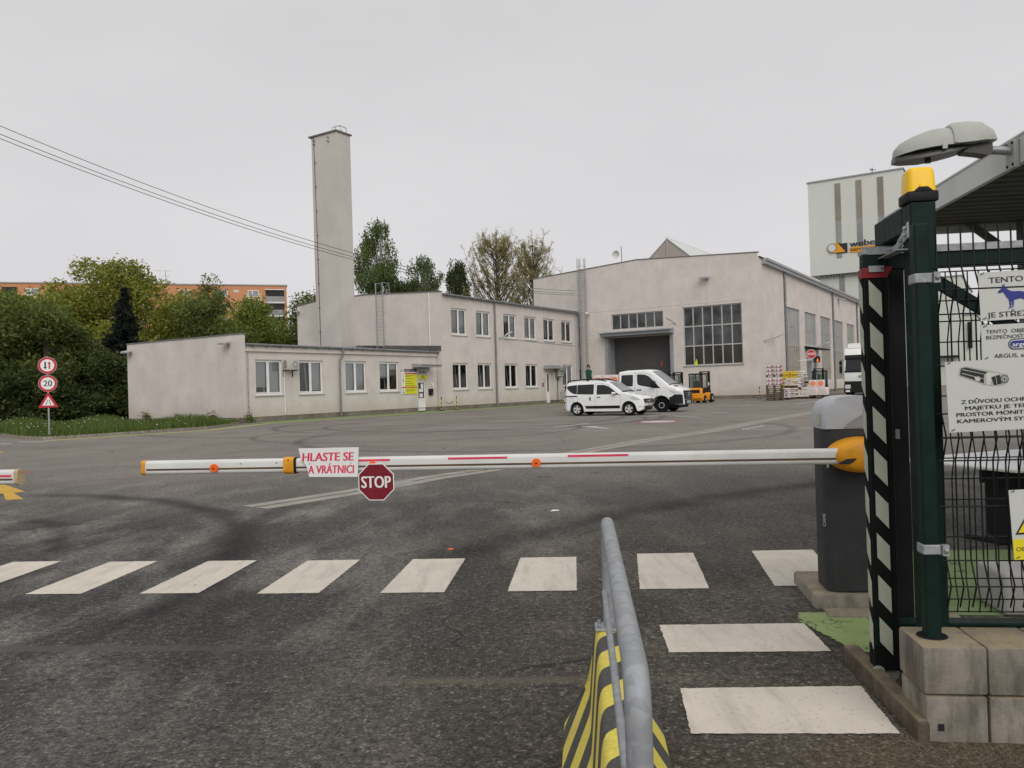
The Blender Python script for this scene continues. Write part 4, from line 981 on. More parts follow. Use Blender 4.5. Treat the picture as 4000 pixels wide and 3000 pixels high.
tree('leafy_tree', 'mid green backdrop tree behind the left bushes', 'tree', -43, 70, 11.6, (5.0, 2.6, 6.0), 6.2, 'leaf_bright', 13000, .21, 64, 36, .15, G1)
tree('willow_tree', 'broad yellow green tree with feathery top in front of the orange block', 'tree', -39.2, 78, 15.2, (6.0, 4.0, 5.2), 10.4, 'leaf_yellow', 20000, .22, 15, 46, .22, G1, extra=[(-1.5, 0, 14.2, 2.2, 1.5, 1.2), (1.6, 0, 14.1, 2.2, 1.5, 1.0), (4.6, 0, 12.6, 1.5, 1, 1.0), (-4.8, 0, 12.6, 1.6, 1, 1.0)], frac=(.24, .4))
tree('leafy_tree', 'yellow green bushy tree right of the dark spruce', 'tree', -31.5, 77, 12.2, (4.8, 3.2, 6.4), 6.4, 'leaf_yellow', 17000, .21, 16, 40, .16, G1)
tree('leafy_tree', 'yellow green bushy tree between the willow and the left bush', 'tree', -46.5, 76, 12.6, (5.6, 3.2, 6.2), 6.7, 'leaf_bright', 13000, .22, 26, 34, .16, G1)
tree('leafy_tree', 'dull green bushy tree in front of the orange block windows', 'tree', -27.2, 72, 11.3, (4.2, 2.8, 6.0), 5.8, 'leaf_mid', 15000, .20, 17, 36, .15, G1)
tree('leafy_tree', 'bright green bushy tree below the orange block loggia', 'tree', -25.4, 80, 11.8, (4.4, 2.8, 6.3), 6.0, 'leaf_bright', 14000, .20, 18, 34, .15, G1)
tree('leafy_tree', 'dark green bushy tree beside the office block end wall', 'tree', -21.0, 84, 13.2, (4.6, 3.2, 7.0), 7.2, 'leaf_mid', 16000, .21, 19, 38, .17, G1)
tree('leafy_tree', 'tall slender tree tip poking above the orange block roof', 'tree', -37.6, 100, 17.6, (2.0, 1.4, 5.6), 12.4, 'leaf_mid', 2600, .20, 20, 60, .12, G1, frac=(.2, .5), shell=.1)
tree('leafy_tree', 'dark tree at the far left edge reaching the orange block roof', 'tree', -54, 78, 14.8, (5.6, 3, 7.2), 8.0, 'leaf_mid', 12000, .24, 27, 30, .16, G1)
tree('leafy_tree', 'green bushy tree filling the gap behind the dark spruce', 'tree', -35.5, 72, 9.4, (4.4, 2.6, 5.0), 4.6, 'leaf_yellow', 13000, .21, 29, 34, .14, G1)
# spruce
sp = thing('spruce', 'dark blue green spruce cone among the paler trees', 'tree', (-30.2, 62.5, 0), 0, G1)
rgs = np.random.default_rng(5); pts = []; tips = []
for z in np.arange(1.0, 10.3, .26):
    rad = 3.15*(1-z/10.6)**.85
    for k in range(max(5, int(23*(1-z/11)))):
        a = rgs.uniform(0, 6.28); L = rad*rgs.uniform(.72, 1.18); m = int(10+34*L)
        u = rgs.uniform(.15, 1, m); pts.append(np.stack([np.cos(a)*u*L, np.sin(a)*u*L, z-.28*u*L+.10*L*u*u], 1)+rgs.normal(0, .10, (m, 3)))
        tips.append((math.cos(a)*L, math.sin(a)*L, z-.2*L))
leaf_mesh('crown', np.concatenate(pts), .15, M['leaf_conifer'], sp, 6, .4, 2.2)
bm = BM(); tube(bm, [(0, 0, 0), (0, 0, 6), (0, 0, 10.5)], [.2, .12, .02], 8)
for t in tips[::4]: tube(bm, [(0, 0, t[2]+.2), t], [.03, .008], 4)
obj('trunk', bm, M['bark'], sp)
G2 = 'trees behind the office block'
def birch(label, x, y, h, w, cz, n, seed, leaf='leaf_birch', crz=None):
    t = thing('birch_tree', label, 'tree', (x, y, 0), 0, G2); crz = crz or h-cz
    cl = clumps_in((0, 0, cz), (w, w*.9, crz), 34, seed, (.20, .36)); rg = np.random.default_rng(seed)
    cl += [(rg.normal(0, w*.2), 0, h-.9-rg.random(), w*.3, w*.3, .9) for k in range(3)]
    trunk_mesh('trunk', h*.95, .19, [c[:3] for c in cl], M['barkbirch'], t, seed)
    # hanging sprays
    p = crown_pts(cl, n//6, seed, .2, .25); q = []
    for k in range(6): q.append(p+np.random.default_rng(seed+k).normal(0, .10, p.shape)-np.array([0, 0, .19*k]))
    leaf_mesh('crown', np.concatenate(q), .17, M[leaf], t, seed, 2., 1.9); return t
birch('tall green birch right beside the chimney', -17.2, 105, 24.4, 3.9, 17.2, 13000, 31)
birch('smaller pale birch second from the chimney', -12.0, 112, 21.2, 2.9, 16.8, 5200, 32)
birch('dark narrow birch with a thin leading tip above the office roof', -6.9, 110, 20.0, 2.2, 15.6, 5200, 33, 'leaf_dark', 3.6)
def poplar(label, x, y, h, w, seed, n):
    t = thing('poplar_tree', label, 'tree', (x, y, 0), 0, G2); rg = np.random.default_rng(seed); bm = BM(); pts = []
    tube(bm, [(0, 0, 0), (0, 0, h*.5), (0, 0, h*.97)], [.26, .18, .03], 8)
    for k in range(150):
        z0 = rg.uniform(.28, .86)*h; a = rg.uniform(0, 6.28); L = rg.uniform(.55, 1)*w*(1.18-z0/h)*1.5
        e = np.array([math.cos(a)*L, math.sin(a)*L*.9, min(z0+L*rg.uniform(1.2, 2.2), h*rg.uniform(.86, 1.03))]); s = np.array([0, 0, z0]); m = s*.45+e*.55+np.array([math.cos(a)*L*.12, math.sin(a)*L*.12, -.25])
        tube(bm, [s, m, e], [.06, .035, .012], 4)
        for j in range(5):
            u = rg.uniform(.35, 1); b = (m+(e-m)*(u*2-1)) if u > .5 else s+(m-s)*u*2; f = b+rg.normal(0, .35, 3)+np.array([0, 0, .55]); tube(bm, [b, f], [.02, .008], 3)
            uu = rg.uniform(0, 1.05, n//750)[:, None]; pts.append(b+(f-b)*uu+rg.normal(0, .12, (len(uu), 3)))
    obj('trunk', bm, M['bark'], t); leaf_mesh('crown', np.concatenate(pts), .105, M['leaf_poplar'], t, seed, 0, 1.6); return t
poplar('tall sparse tree with brownish young leaves left of the warehouse roof', -1.6, 105, 22.8, 4.5, 41, 24000)
poplar('sparse brownish young tree touching the warehouse roof end', 3.4, 110, 22.8, 4.1, 42, 21000)
birch('low bushy birch between the two pale birches and the office roof', -14.0, 104, 16.8, 3.0, 13.4, 6000, 34, 'leaf_dark')
# far greenery past the storage block
tree('leafy_tree', 'small green tree seen through the fence beside the storage block', 'tree', 88, 150, 11, (4, 4, 4), 7, 'leaf_mid', 3000, .4, 51, 14, .2)
# weeds at the wall foot
def weed(x, y, h, n, seed, label):
    t = thing('weed_clump', label, 'plant', (x, y, .0), 0, 'weeds at the wall foot'); rg = np.random.default_rng(seed)
    p = rg.normal(0, 1, (n, 3))*np.array([.16, .16, .18])+np.array([0, 0, h*.55]); p[:, 2] = np.abs(p[:, 2]); leaf_mesh('leaves', p, .10, M['leaf_mid'], t, seed)
    bm = BM()
    for k in range(5): tube(bm, [(0, 0, 0), (rg.normal(0, .08), rg.normal(0, .08), h*.8)], [.008, .003], 4)
    obj('stem', bm, M['leaf_dark'], t)
for s, t, h, lb in ((-.25, 8.6, .75, 'leafy weed at the end wall, nearer the bushes'), (-.25, 2.2, .6, 'leafy weed at the end wall, nearer the corner'), (-.2, 5.5, .35, 'low weed at the middle of the end wall'), (.25, -.45, .42, 'dark weed at the street corner of the wing')):
    p = W(s, t); weed(p.x, p.y, h, 130, int(t*10+50), lb)
# ================================================================== GATE, FENCE, BARRIER (gate frame u, v, z)
class Gt:
    def __init__(s, name, u0, v0, label, cat, group=None, z=0):
        s.r = thing(name, label, cat, GP(u0, v0, z), GA, group); s.o = (-u0, -v0, -z)
    def part(s, name, bm, mats, parent=None, smooth=0): return obj(name, bm, mats, parent or s.r, s.o if parent is None else (0, 0, 0), (0, 0, 0), smooth)
    def at(s, p): return tuple(a+b for a, b in zip(p, s.o))

# ---- concrete blocks
def block(u0, u1, z0, z1, label, dz=0):
    bm = BM(); rbox(bm, (u0, .0+dz, z0), (u1, .295, z1), .012, 2)
    t = BM(); t.free()
    o = obj('concrete_block', bm, M['concrete'], None, GP(0, 0), (0, 0, GA), 40); return tag(o, label, 'concrete block', 'concrete blocks of the low wall')
NB = 8; edges = [0, .245] + [.245+.25*k for k in range(1, NB)]
for k, (a, b) in enumerate(zip(edges, edges[1:])):
    pos = ['at the end of the wall by the kerb', 'second from the wall end', 'third from the wall end'][k] if k < 3 else 'further along the wall at the right edge'
    block(a+.002, b-.004, -.05, .183, 'weathered concrete block in the bottom course, '+pos)
    block(a-.004 if k == 0 else a+.0004, b-.0004, .190, .385, 'weathered concrete block in the top course, '+pos)
bm = BM(); box(bm, (.045, -.004, .045), (.068, .004, .072)); tag(obj('drain_hole', bm, M['dark'], None, GP(0, 0), (0, 0, GA)), 'square black hole in the end block of the bottom course', 'hole')
bm = BM(); rbox(bm, (-.035, -.02, -.1), (.045, .95, .085), .012, 2); tag(obj('kerb', bm, M['kerbdark'], None, GP(-.0, .02), (0, 0, R(-5.5))), 'mossy concrete kerb stone beside the block wall', 'kerb', kind='structure')

# ---- fence panel with post
FP = Gt('fence_post', .086, .15, 'dark green square fence post with steel clamps set in the concrete block', 'fence post')
bm = BM(); rbox(bm, (.056, .12, .36), (.118, .182, 2.152), .008, 2); FP.part('post', bm, M['green'])
for z in (1.895, .74):
    bm = BM(); rbox(bm, (.050, .112, z), (.124, .190, z+.042), .004, 1); box(bm, (.1245, .10, z-.002), (.150, .125, z+.044)); cl = FP.part('clamp', bm, M['galv'])
    bm = BM(); ball(bm, (.138, .096, z+.021), (.011, .009, .011), 10); obj('bolt', bm, M['steel'], cl)
bm = BM(); lathe(bm, [(.058, .384), (.062, .387), (.061, .39), (.057, .389)], (.087, .152, 0), 'z', 24); FP.part('collar', bm, M['black'])

def mesh_panel(name, label, u0, u1, v, z0, z1, folds, pitch, wire, amp):
    F = Gt(name, u0, v, label, 'fence')
    def vz(z):
        d = 0
        for f in folds: d = max(d, 1-abs(z-f)/.10)
        return v-amp*max(0, d)
    zs = sorted({z0, z1, *[f+k for f in folds for k in (-.1, -.05, 0, .05, .1) if z0 < f+k < z1]})
    bm = BM()
    for u in np.arange(u0+.025, u1, pitch): tube(bm, [(u, vz(z)+.003, z) for z in zs], wire, 5)
    F.part('upright_wires', bm, M['greenedge'], smooth=60)
    bm = BM(); hz = sorted({*[f+k for f in folds for k in (-.1, 0, .1)], *[z for z in np.arange(z0+.03, z1, .2) if all(abs(z-f) > .13 for f in folds)]})
    for z in hz:
        if z0 < z < z1: cyl(bm, (u0, vz(z)-.006, z), (u1, vz(z)-.006, z), wire*1.0, 6)
    F.part('cross_wires', bm, M['greenedge'], smooth=60); return F
mesh_panel('wire_fence', 'dark green welded wire fence panel carrying the warning signs', .13, 2.0, .15, .51, 2.135, (.61, 1.235, 1.86), .05, .0036, .045)

# ---- gate portal
PT = Gt('gate_portal', .17, .39, 'dark green steel gate portal with short beam and bracket', 'gate post')
bm = BM(); rbox(bm, (.118, .33, 0), (.228, .44, 2.285), .006, 2); PT.part('front_post', bm, M['green'])
bm = BM(); rbox(bm, (.118, .4405, 2.165), (.228, .84, 2.285), .006, 2); PT.part('beam', bm, M['green'])
bm = BM(); rbox(bm, (.165, .80, 0), (.243, .90, 2.163), .006, 2); PT.part('rear_post', bm, M['black'])
bm = BM(); prism(bm, [(.345, 2.20), (.345, 2.13), (.50, 2.095), (.92, 2.075), (.92, 2.095), (.50, 2.125)], 'x', .108, .1165); box(bm, (.06, .345, 2.075), (.1075, .92, 2.079))
br = PT.part('bracket', bm, M['galv'])
bm = BM()
for v, z in ((.365, 2.175), (.375, 2.145), (.43, 2.13), (.56, 2.11), (.70, 2.10)): cyl(bm, (.108, v, z), (.096, v, z), .009, 6)
obj('bolt', bm, M['steel'], br, PT.o if False else (0, 0, 0))
bm = BM(); box(bm, (.02, .72, 2.10), (.20, .726, 2.155)); PT.part('roller_plate', bm, M['galv'])

# ---- beacon on the post
BC = Gt('beacon_lamp', .172, .385, 'amber flashing beacon on a black base on top of the gate post', 'beacon', z=2.286)
bm = BM(); rbox(bm, (.108, .325, 2.287), (.242, .455, 2.335), .008, 2); prism(bm, [(.135, 2.334), (.155, 2.352), (.195, 2.352), (.215, 2.334)], 'y', .3235, .327); BC.part('base', bm, M['black'], smooth=40)
bm = BM(); t = BM(); box(t, (.113, .33, 2.335), (.237, .45, 2.448))
for v in t.verts:
    if v.co.z > 2.4: v.co.x = .175+(v.co.x-.175)*.90; v.co.y = .39+(v.co.y-.39)*.85
bmesh.ops.bevel(t, geom=[e for e in t.edges if max(v.co.z for v in e.verts) > 2.4], offset=.022, segments=4, profile=.5, affect='EDGES'); merge(bm, t)
ball(bm, (.175, .331, 2.353), (.017, .007, .017), 12)
BC.part('lens', bm, M['beacon'], smooth=50)

# ---- sliding gate leaf
GL = Gt('sliding_gate', .04, .64, 'dark green sliding gate leaf with striped reflective end post', 'gate')
bm = BM(); rbox(bm, (-.008, .614, .185), (.102, .68, 2.10), .005, 2); GL.part('end_post', bm, M['green'])
bm = BM(); box(bm, (.0, .6085, .32), (.078, .6138, 1.985)); box(bm, (-.0135, .620, .32), (-.0085, .674, 1.985)); box(bm, (.080, .606, .20), (.10, .6138, 1.99)); bk = GL.part('black_edge', bm, M['blackrub'])
P_ = .205
for k in range(9):
    z = 1.955-k*P_
    if z-.15 < .16: break
    bm = BM(); prism(bm, [(.012, z+.02), (.070, z-.045), (.070, z-.165), (.012, z-.10)], 'y', .605, .6082); obj('reflector', bm, M['rebound'], bk)
    bm = BM(); prism(bm, [(.622, z-.02), (.672, z+.035), (.672, z-.085), (.622, z-.14)], 'x', -.0165, -.0137); obj('reflector', bm, M['rebound'], bk)
bm = BM(); box(bm, (-.013, .604, 1.985), (.098, .613, 2.035)); prism(bm, [(.06, 2.036), (.125, 2.036), (.098, 1.99), (.06, 1.99)], 'y', .6042, .6128); box(bm, (-.015, .614, 1.985), (-.0085, .68, 2.03)); GL.part('end_strap', bm, pm('strap_red', (.24, .010, .018), .5, var=.2, scale=9))
bm = BM(); box(bm, (.012, .596, 2.012), (.082, .6035, 2.042)); pl = GL.part('hinge_plate', bm, M['steel'])
bm = BM(); cyl(bm, (.074, .597, 2.027), (.074, .592, 2.027), .004, 8); obj('bolt', bm, M['dark'], pl)
bm = BM(); rbox(bm, (-.010, .612, 2.10), (.10, .682, 2.122), .003, 1); GL.part('post_cap', bm, M['greysteel'])
bm = BM(); rbox(bm, (.1025, .617, 2.025), (3.6, .677, 2.098), .004, 1); GL.part('top_rail', bm, M['green'])
bm = BM(); box(bm, (.015, .607, 2.0985), (3.6, .66, 2.132)); GL.part('guide_rail', bm, M['galv'])
bm = BM(); rbox(bm, (.1025, .60, .20), (3.6, .70, .31), .006, 1); GL.part('bottom_rail', bm, M['green'])
bm = BM(); prism(bm, [(.20, 2.02), (.30, 2.02), (2.75, .312), (2.65, .312)], 'y', .63, .665); GL.part('diagonal_brace', bm, M['green'])
bm = BM(); box(bm, (2.55, .62, .31), (2.62, .675, 2.024)); GL.part('stile', bm, M['green'])
bm = BM()
for u in np.arange(.32, 2.55, .05):
    tube(bm, [(u, .622-.03*max(0, 1-abs(z-zz)/.1), z) for z, zz in ((.36, .42), (.42, .42), (.52, .42), (1.0, 1.1), (1.1, 1.1), (1.2, 1.1), (1.66, 1.76), (1.76, 1.76), (1.86, 1.76), (2.0, 2.2))], .0032, 5)
for z in (.36, .42, .52, .72, .9, 1.0, 1.1, 1.2, 1.4, 1.66, 1.76, 1.86, 2.0): cyl(bm, (.24, .624, z), (2.55, .624, z), .0034, 5)
GL.part('wire_infill', bm, M['greenedge'])
bm = BM(); box(bm, (-.012, .612, .075), (.10, .70, .184)); ca = GL.part('end_carriage', bm, M['blackrub'])
bm = BM(); cyl(bm, (.0, .606, .07), (.0, .60, .07), .030, 16); cyl(bm, (.05, .625, .055), (.05, .665, .055), .05, 16); obj('roller', bm, M['lensgrey'], ca)
bm = BM(); box(bm, (.114, .595, 1.20), (.130, .611, 1.245)); GL.part('latch', bm, M['steel'])

# ---- signs wired to the fence
def sign(name, u0, u1, z0, z1, v, label, tilt=0, mat='white'):
    S = Gt(name, u0, v, label, 'sign', None, z1)
    bm = BM(); box(bm, (0, 0, z0-z1), (u1-u0, .0025, 0)); b = obj('board', bm, M[mat], S.r); S.r.rotation_euler = (0, R(tilt), GA)
    bm = BM()
    for x, z in ((.008, -.008), (u1-u0-.008, -.008), (.008, z0-z1+.008), (u1-u0-.008, z0-z1+.008)): tube(bm, [(x, -.002, z), (x+.01, -.006, z+.004), (x+.018, .006, z+.01)], .0016, 5)
    obj('wire_tie', bm, M['black'], S.r); return S
M['signwhite'] = pm('sign_board', (.56, .57, .54), .45, var=.03, scale=6, grime=.06, gcol=(.3, .3, .28))
S1 = sign('guard_dog_sign', .297, .672, 1.722, 1.925, .098, 'white sign with blue guard dog, topmost on the fence', -1.5, 'signwhite')
L = lambda S, b, w, x, z, h=None, bold=.012, sh=0, m='blue', sp=1.: text(b, w, M[m], S.r, (x, -.0012, z), (R(90), 0, 0), h=h, bold=bold, shear=sh, depth=.0008, space=sp)
L(S1, 'TENTO OBJEKT', .285, .040, -.046, .0225, .012, m='lettblack'); L(S1, 'JE STŘEŽEN PSEM', .315, .026, -.190, .021, .012, m='lettblack')
dog = [(0, 0), (.004, .004), (.017, .016), (.020, .032), (.0225, .018), (.0265, .034), (.030, .017), (.044, .004), (.056, -.001), (.085, -.002), (.105, -.006), (.122, .004), (.138, -.002), (.128, -.012), (.112, -.02), (.114, -.036), (.118, -.05), (.112, -.066), (.117, -.072), (.106, -.073), (.107, -.052), (.101, -.038), (.088, -.032), (.070, -.036), (.061, -.037), (.060, -.055), (.056, -.068), (.048, -.072), (.054, -.062), (.054, -.045), (.051, -.038), (.050, -.060), (.046, -.070), (.036, -.073), (.044, -.064), (.043, -.046), (.040, -.032), (.033, -.024), (.026, -.010), (.022, -.002), (.010, -.005), (.003, -.005)]
bm = BM(); prism(bm, [(x+.072, z-.085) for x, z in dog], 'y', -.0022, -.0008); obj('dog_silhouette', bm, M['blue'], S1.r)
S2 = sign('security_sign', .302, .672, 1.556, 1.705, .099, 'white security agency sign with blue oval, second from the top', -1, 'signwhite')
L(S2, 'TENTO  OBJEKT  JE  STŘEŽEN', .335, .018, -.036, .0145, .006, m='lettblack'); L(S2, 'BEZPEČNOSTNÍ AGENTUROU', .325, .018, -.060, .0145, .006, m='lettblack')
bm = BM(); pts = circle(.125, -.086, .0225, 10, R(90), R(270)) + circle(.185, -.086, .0225, 10, R(-90), R(90)); prism(bm, pts, 'y', -.0016, -.0006); prism(bm, [(.155+(x-.155)*.93, -.086+(z+.086)*.80) for x, z in pts], 'y', -.0022, -.0017, 1); obj('oval_badge', bm, [M['lettblack'], M['white']], S2.r)
bm = BM(); prism(bm, [(.155+(x-.155)*.90, -.086+(z+.086)*.68) for x, z in pts], 'y', -.0028, -.0023); obj('oval_badge', bm, M['blue'], S2.r)
text('argus', .066, M['white'], S2.r, (.118, -.003, -.095), (R(90), 0, 0), h=.017, bold=.02, depth=.0008)
L(S2, 'ARGUS, spol. s r.o.', .22, .045, -.140, .0165, .012, m='lettblack')
S3 = sign('camera_sign', .152, .615, 1.258, 1.555, .092, 'large white sign with drawn surveillance camera, third down on the fence', -1.8, 'signwhite')
for b, w, x, z, h in (('Z DŮVODU OCHRANY', .315, .055, -.179, .0155), ('MAJETKU JE TENTO', .30, .068, -.2055, .0155), ('PROSTOR MONITOROVÁN', .405, .032, -.232, .0155), ('KAMEROVÝM SYSTÉMEM', .385, .034, -.259, .0155)): L(S3, b, w, x, z, h, .03, m='lettblack')
bm = BM()
for poly, d, mi in (([(.052, -.060), (.058, -.028), (.082, -.022), (.190, -.050), (.215, -.058), (.244, -.066), (.243, -.098), (.222, -.110), (.185, -.110), (.150, -.104)], .0014, 1),
    ([(.056, -.058), (.061, -.031), (.080, -.027), (.165, -.052), (.150, -.062), (.148, -.098)], .002, 0), ([(.158, -.060), (.168, -.054), (.205, -.060), (.208, -.066), (.178, -.074), (.172, -.106), (.158, -.104)], .002, 2),
    ([(.112, -.070), (.13, -.068), (.135, -.08), (.13, -.088), (.116, -.084)], .0026, 2), ([(.178, -.074), (.208, -.066), (.212, -.070), (.216, -.104), (.186, -.108)], .0024, 0),
    (circle(.228, -.085, .017, 16), .003, 0), (circle(.228, -.085, .0135, 16), .0034, 2), (circle(.228, -.085, .0115, 16), .0038, 0), (circle(.228, -.085, .0085, 16, rz=.009), .0042, 2), (circle(.228, -.085, .005, 12), .0046, 0),
    ([(.066, -.034), (.15, -.058), (.15, -.0595), (.066, -.0365)], .0026, 2), ([(.064, -.050), (.147, -.078), (.147, -.080), (.064, -.0525)], .0026, 2), ([(.194, -.071), (.1955, -.071), (.199, -.106), (.1975, -.106)], .003, 2)):
    prism(bm, poly, 'y', -d, -d+.0004, mi)
obj('camera_drawing', bm, [M['lettblack'], M['lensgrey'], M['signwhite']], S3.r)
bm = BM(); prism(bm, [(.312, -.022), (.345, -.02), (.345, -.038), (.334, -.031), (.326, -.04), (.312, -.036)], 'y', -.001, -.0005); obj('emblem', bm, M['lettblack'], S3.r)
S4 = sign('warning_sign', .387, .62, .722, 1.013, .095, 'white and yellow warning sign with black edged triangle, lowest on the fence', -2.5, 'signwhite')
bm = BM(); box(bm, (0.0005, -.0012, -.2905), (.2325, -.0004, -.205)); obj('yellow_field', bm, pm('warn_yellow', (.75, .62, .02), .5, var=.04), S4.r)
bm = BM(); prism(bm, [(.012, -.186), (.222, -.186), (.117, -.012)], 'y', -.0016, -.0008, 0); obj('triangle', bm, M['lettblack'], S4.r)
bm = BM(); prism(bm, [(.024, -.178), (.210, -.178), (.117, -.026)], 'y', -.0024, -.0018, 0); obj('triangle', bm, bpy.data.materials['warn_yellow'], S4.r)
L(S4, 'OBJEKT STŘEŽEN', .21, .011, -.255, .0165, .006, m='lettblack')

M['weathered'] = pm('weathered_cap', (.50, .38, .22), .7, var=.2, scale=20, grime=.3, gcol=(.25, .18, .1))
# ---- barrier with its arm, and the second one at the left
BA = R(-8.2)
M['armstripe'] = M['pinkred']
def arm_profile(r=.051):
    out = []
    for cy, cz, a0 in ((.004, .027, 0), (-.008, .027, 90), (-.008, -.027, 180), (.004, -.027, 270)): out += [(cy+.024*math.cos(R(a0+15*k)), cz+.024*math.sin(R(a0+15*k))) for k in range(7)]
    return out
def barrier(label, tip, flip, group='lane barriers', full=True):
    """root at the arm pivot foot; the arm runs along local -x for 4.9 m (or +x when flipped)"""
    d = -1 if not flip else 1
    x = Vector((math.cos(BA), math.sin(BA), 0)); root = Vector((tip[0], tip[1], 0))-x*d*4.98
    B = thing('lane_barrier', label, 'barrier', root, BA, group)
    # cabinet
    prof = []
    for cx, cy, a0 in ((-.13, -.0, 180), (.13, -.0, 270), (.13, .18, 0), (-.13, .18, 90)): prof += [(cx+.085*math.cos(R(a0+k*15)), cy+.085*math.sin(R(a0+k*15))) for k in range(7)]
    prof = [(px*1.0, py+.19) for px, py in prof]
    bm = BM(); prism(bm, prof, 'z', .10, 1.165); cb = obj('cabinet', bm, M['cabinet'], B, (-d*-.0, 0, 0), smooth=40)
    bm = BM(); box(bm, (.085, .095, .60), (.125, .104, .68)); rbox(bm, (.09, .075, .595), (.12, .094, .655), .008, 2); obj('lock', bm, M['black'], cb)
    bm = BM(); prism(bm, circle(-.19, .93, .008, 10, rz=.02), 'y', .112, .118); obj('badge', bm, M['white'], cb)
    text('CAME', .085, M['hood'], cb, (-.2055, .145, .52), (R(90), R(-90), R(-48)), h=.022, bold=.02, depth=.002)
    # hood: arched in x
    bm = BM(); n = 14; A, Bk = [], []
    for k in range(n+1):
        u = -1+2*k/n; px = .215*u; zt = 1.285+.10*math.sqrt(max(0, 1-abs(u)**2.4)); A.append((px, zt))
    t = BM(); prism(t, [(-.215, 1.168)]+A+[(.215, 1.168)], 'y', .10, .46)
    bmesh.ops.bevel(t, geom=[e for e in t.edges if abs(e.verts[0].co.y-e.verts[1].co.y) < 1e-5 and max(v.co.z for v in e.verts) > 1.2], offset=.03, segments=3, profile=.5, affect='EDGES'); merge(bm, t)
    hd = obj('hood', bm, M['hood'], cb, smooth=50)
    bm = BM(); prism(bm, [(-.09, 1.175)]+[(-.09+.29*k/8, 1.175+.125*math.sin(R(90*k/8))**.8) for k in range(1, 9)]+[(.20, 1.175)], 'y', .094, .0985); obj('hood_band', bm, M['hooddark'], hd)
    bm = BM(); rbox(bm, (-.2215, .17, 1.19), (-.2165, .27, 1.27), .002, 1); obj('side_lamp', bm, M['rebound'], hd)
    # hub
    bm = BM(); lathe(bm, [(.13, .095), (.125, .02), (.11, -.045), (.08, -.065), (.01, -.07)], (0, 0, 1.0), 'y', 32); bmesh.ops.scale(bm, vec=(1.6, 1, .90), space=Matrix.Translation((0, 0, -1.0)), verts=bm.verts)
    hb = obj('arm_hub', bm, M['hubyellow'], B, smooth=50)
    bm = BM(); prism(bm, [(-.165, .955), (-.12, .985), (-.05, .99), (-.075, .965), (-.1, .952)], 'y', -.068, -.045); obj('hub_marking', bm, M['lettblack'], hb)
    # arm
    bm = BM(); pr = [(-.01+y, z+1.0) for y, z in arm_profile()]; prism(bm, pr, 'x', d*.155, d*4.97); am = obj('arm', bm, M['armwhite'], B, smooth=20)
    bm = BM(); box(bm, (min(d*.16, d*4.96), -.0435, .980), (max(d*.16, d*4.96), -.036, .993)); obj('groove', bm, M['armstrip'], am)
    bm = BM(); prism(bm, [(-.01+y*1.12, 1.0+z*1.06) for y, z in arm_profile()], 'x', d*4.9705, d*5.0); obj('end_cap', bm, M['hubyellow'] if not flip else M['weathered'], am)
    for dist in ((.55, 1.726, 2.872) if not flip else (.9, 2.1)):
        q = d*(4.98-dist); bm = BM(); cyl(bm, (q, -.038, .992), (q, -.056, .992), .030, 22); cyl(bm, (q, -.056, .992), (q, -.059, .992), .011, 10); cyl(bm, (q, -.059, .992), (q, -.063, .992), .006, 8, 1); obj('reflector', bm, [M['orange'], M['dark']], am)
    for a, b, z in (((1.60, 1.85, 1.029), (2.263, 2.674, 1.031), (3.086, 3.489, 1.034)) if not flip else ((.03, .42, 1.01), (.9, 1.3, 1.03))):
        bm = BM(); box(bm, (min(d*(4.98-a), d*(4.98-b)), -.0437, z-.007), (max(d*(4.98-a), d*(4.98-b)), -.0385, z+.007)); obj('red_stripe', bm, M['pinkred'], am)
    if not flip:
        bm = BM(); q0, q1 = d*(4.98-1.072), d*(4.98-1.148); prism(bm, [(-.01+y*1.3, 1.0+z*1.18) for y, z in arm_profile()], 'x', q0, q1); sv = obj('sleeve', bm, M['hubyellow'], am, smooth=40)
        bm = BM(); prism(bm, [(-.01+y*1.2, 1.0+z*1.12) for y, z in arm_profile()], 'x', d*(4.98-1.1485), d*(4.98-1.165)); cyl(bm, (d*(4.98-1.11), -.048, 1.04), (d*(4.98-1.11), -.0515, 1.04), .006, 8); obj('sleeve_lining', bm, M['black'], sv)
        bm = BM()
        for q in (.75, 1.02, 1.26): cyl(bm, (d*(4.98-q), -.036, 1.022), (d*(4.98-q), -.046, 1.022), .005, 8)
        obj('rivet', bm, M['steel'], am)
    return B
BR = barrier('white barrier arm across the lane with dark cabinet by the gate', (-2.688, 5.852), False)
BL_ = barrier('white barrier arm poking in at the left edge', (-3.36, 5.43), True)
bp = BR.location; bx = Vector((math.cos(BA), math.sin(BA), 0)); by = Vector((-bx.y, bx.x, 0))
def on_arm(dist, z=1.0, off=-.062): return Vector((-2.688, 5.852, z))+bx*dist+by*off
bm = BM(); rbox(bm, (-.31, .045, -.05), (.5, .75, .088), .02, 2); tag(obj('concrete_plinth', bm, M['kerbcon'], None, bp, (0, 0, BA), 40), 'concrete base slab under the barrier cabinet', 'base')
bm = BM(); rbox(bm, (-.4, .0, -.05), (.4, .6, .10), .02, 2); tag(obj('concrete_plinth', bm, M['concrete'], None, BL_.location, (0, 0, BA), 40), 'concrete base slab under the second barrier, out of frame at left', 'base')
bm = BM(); box(bm, (-.27, -.16, 0), (.5, .035, .012)); tag(obj('concrete_apron', bm, M['kerbcon'], None, bp, (0, 0, BA)), 'pale concrete strip in front of the barrier base', 'ground', kind='structure')
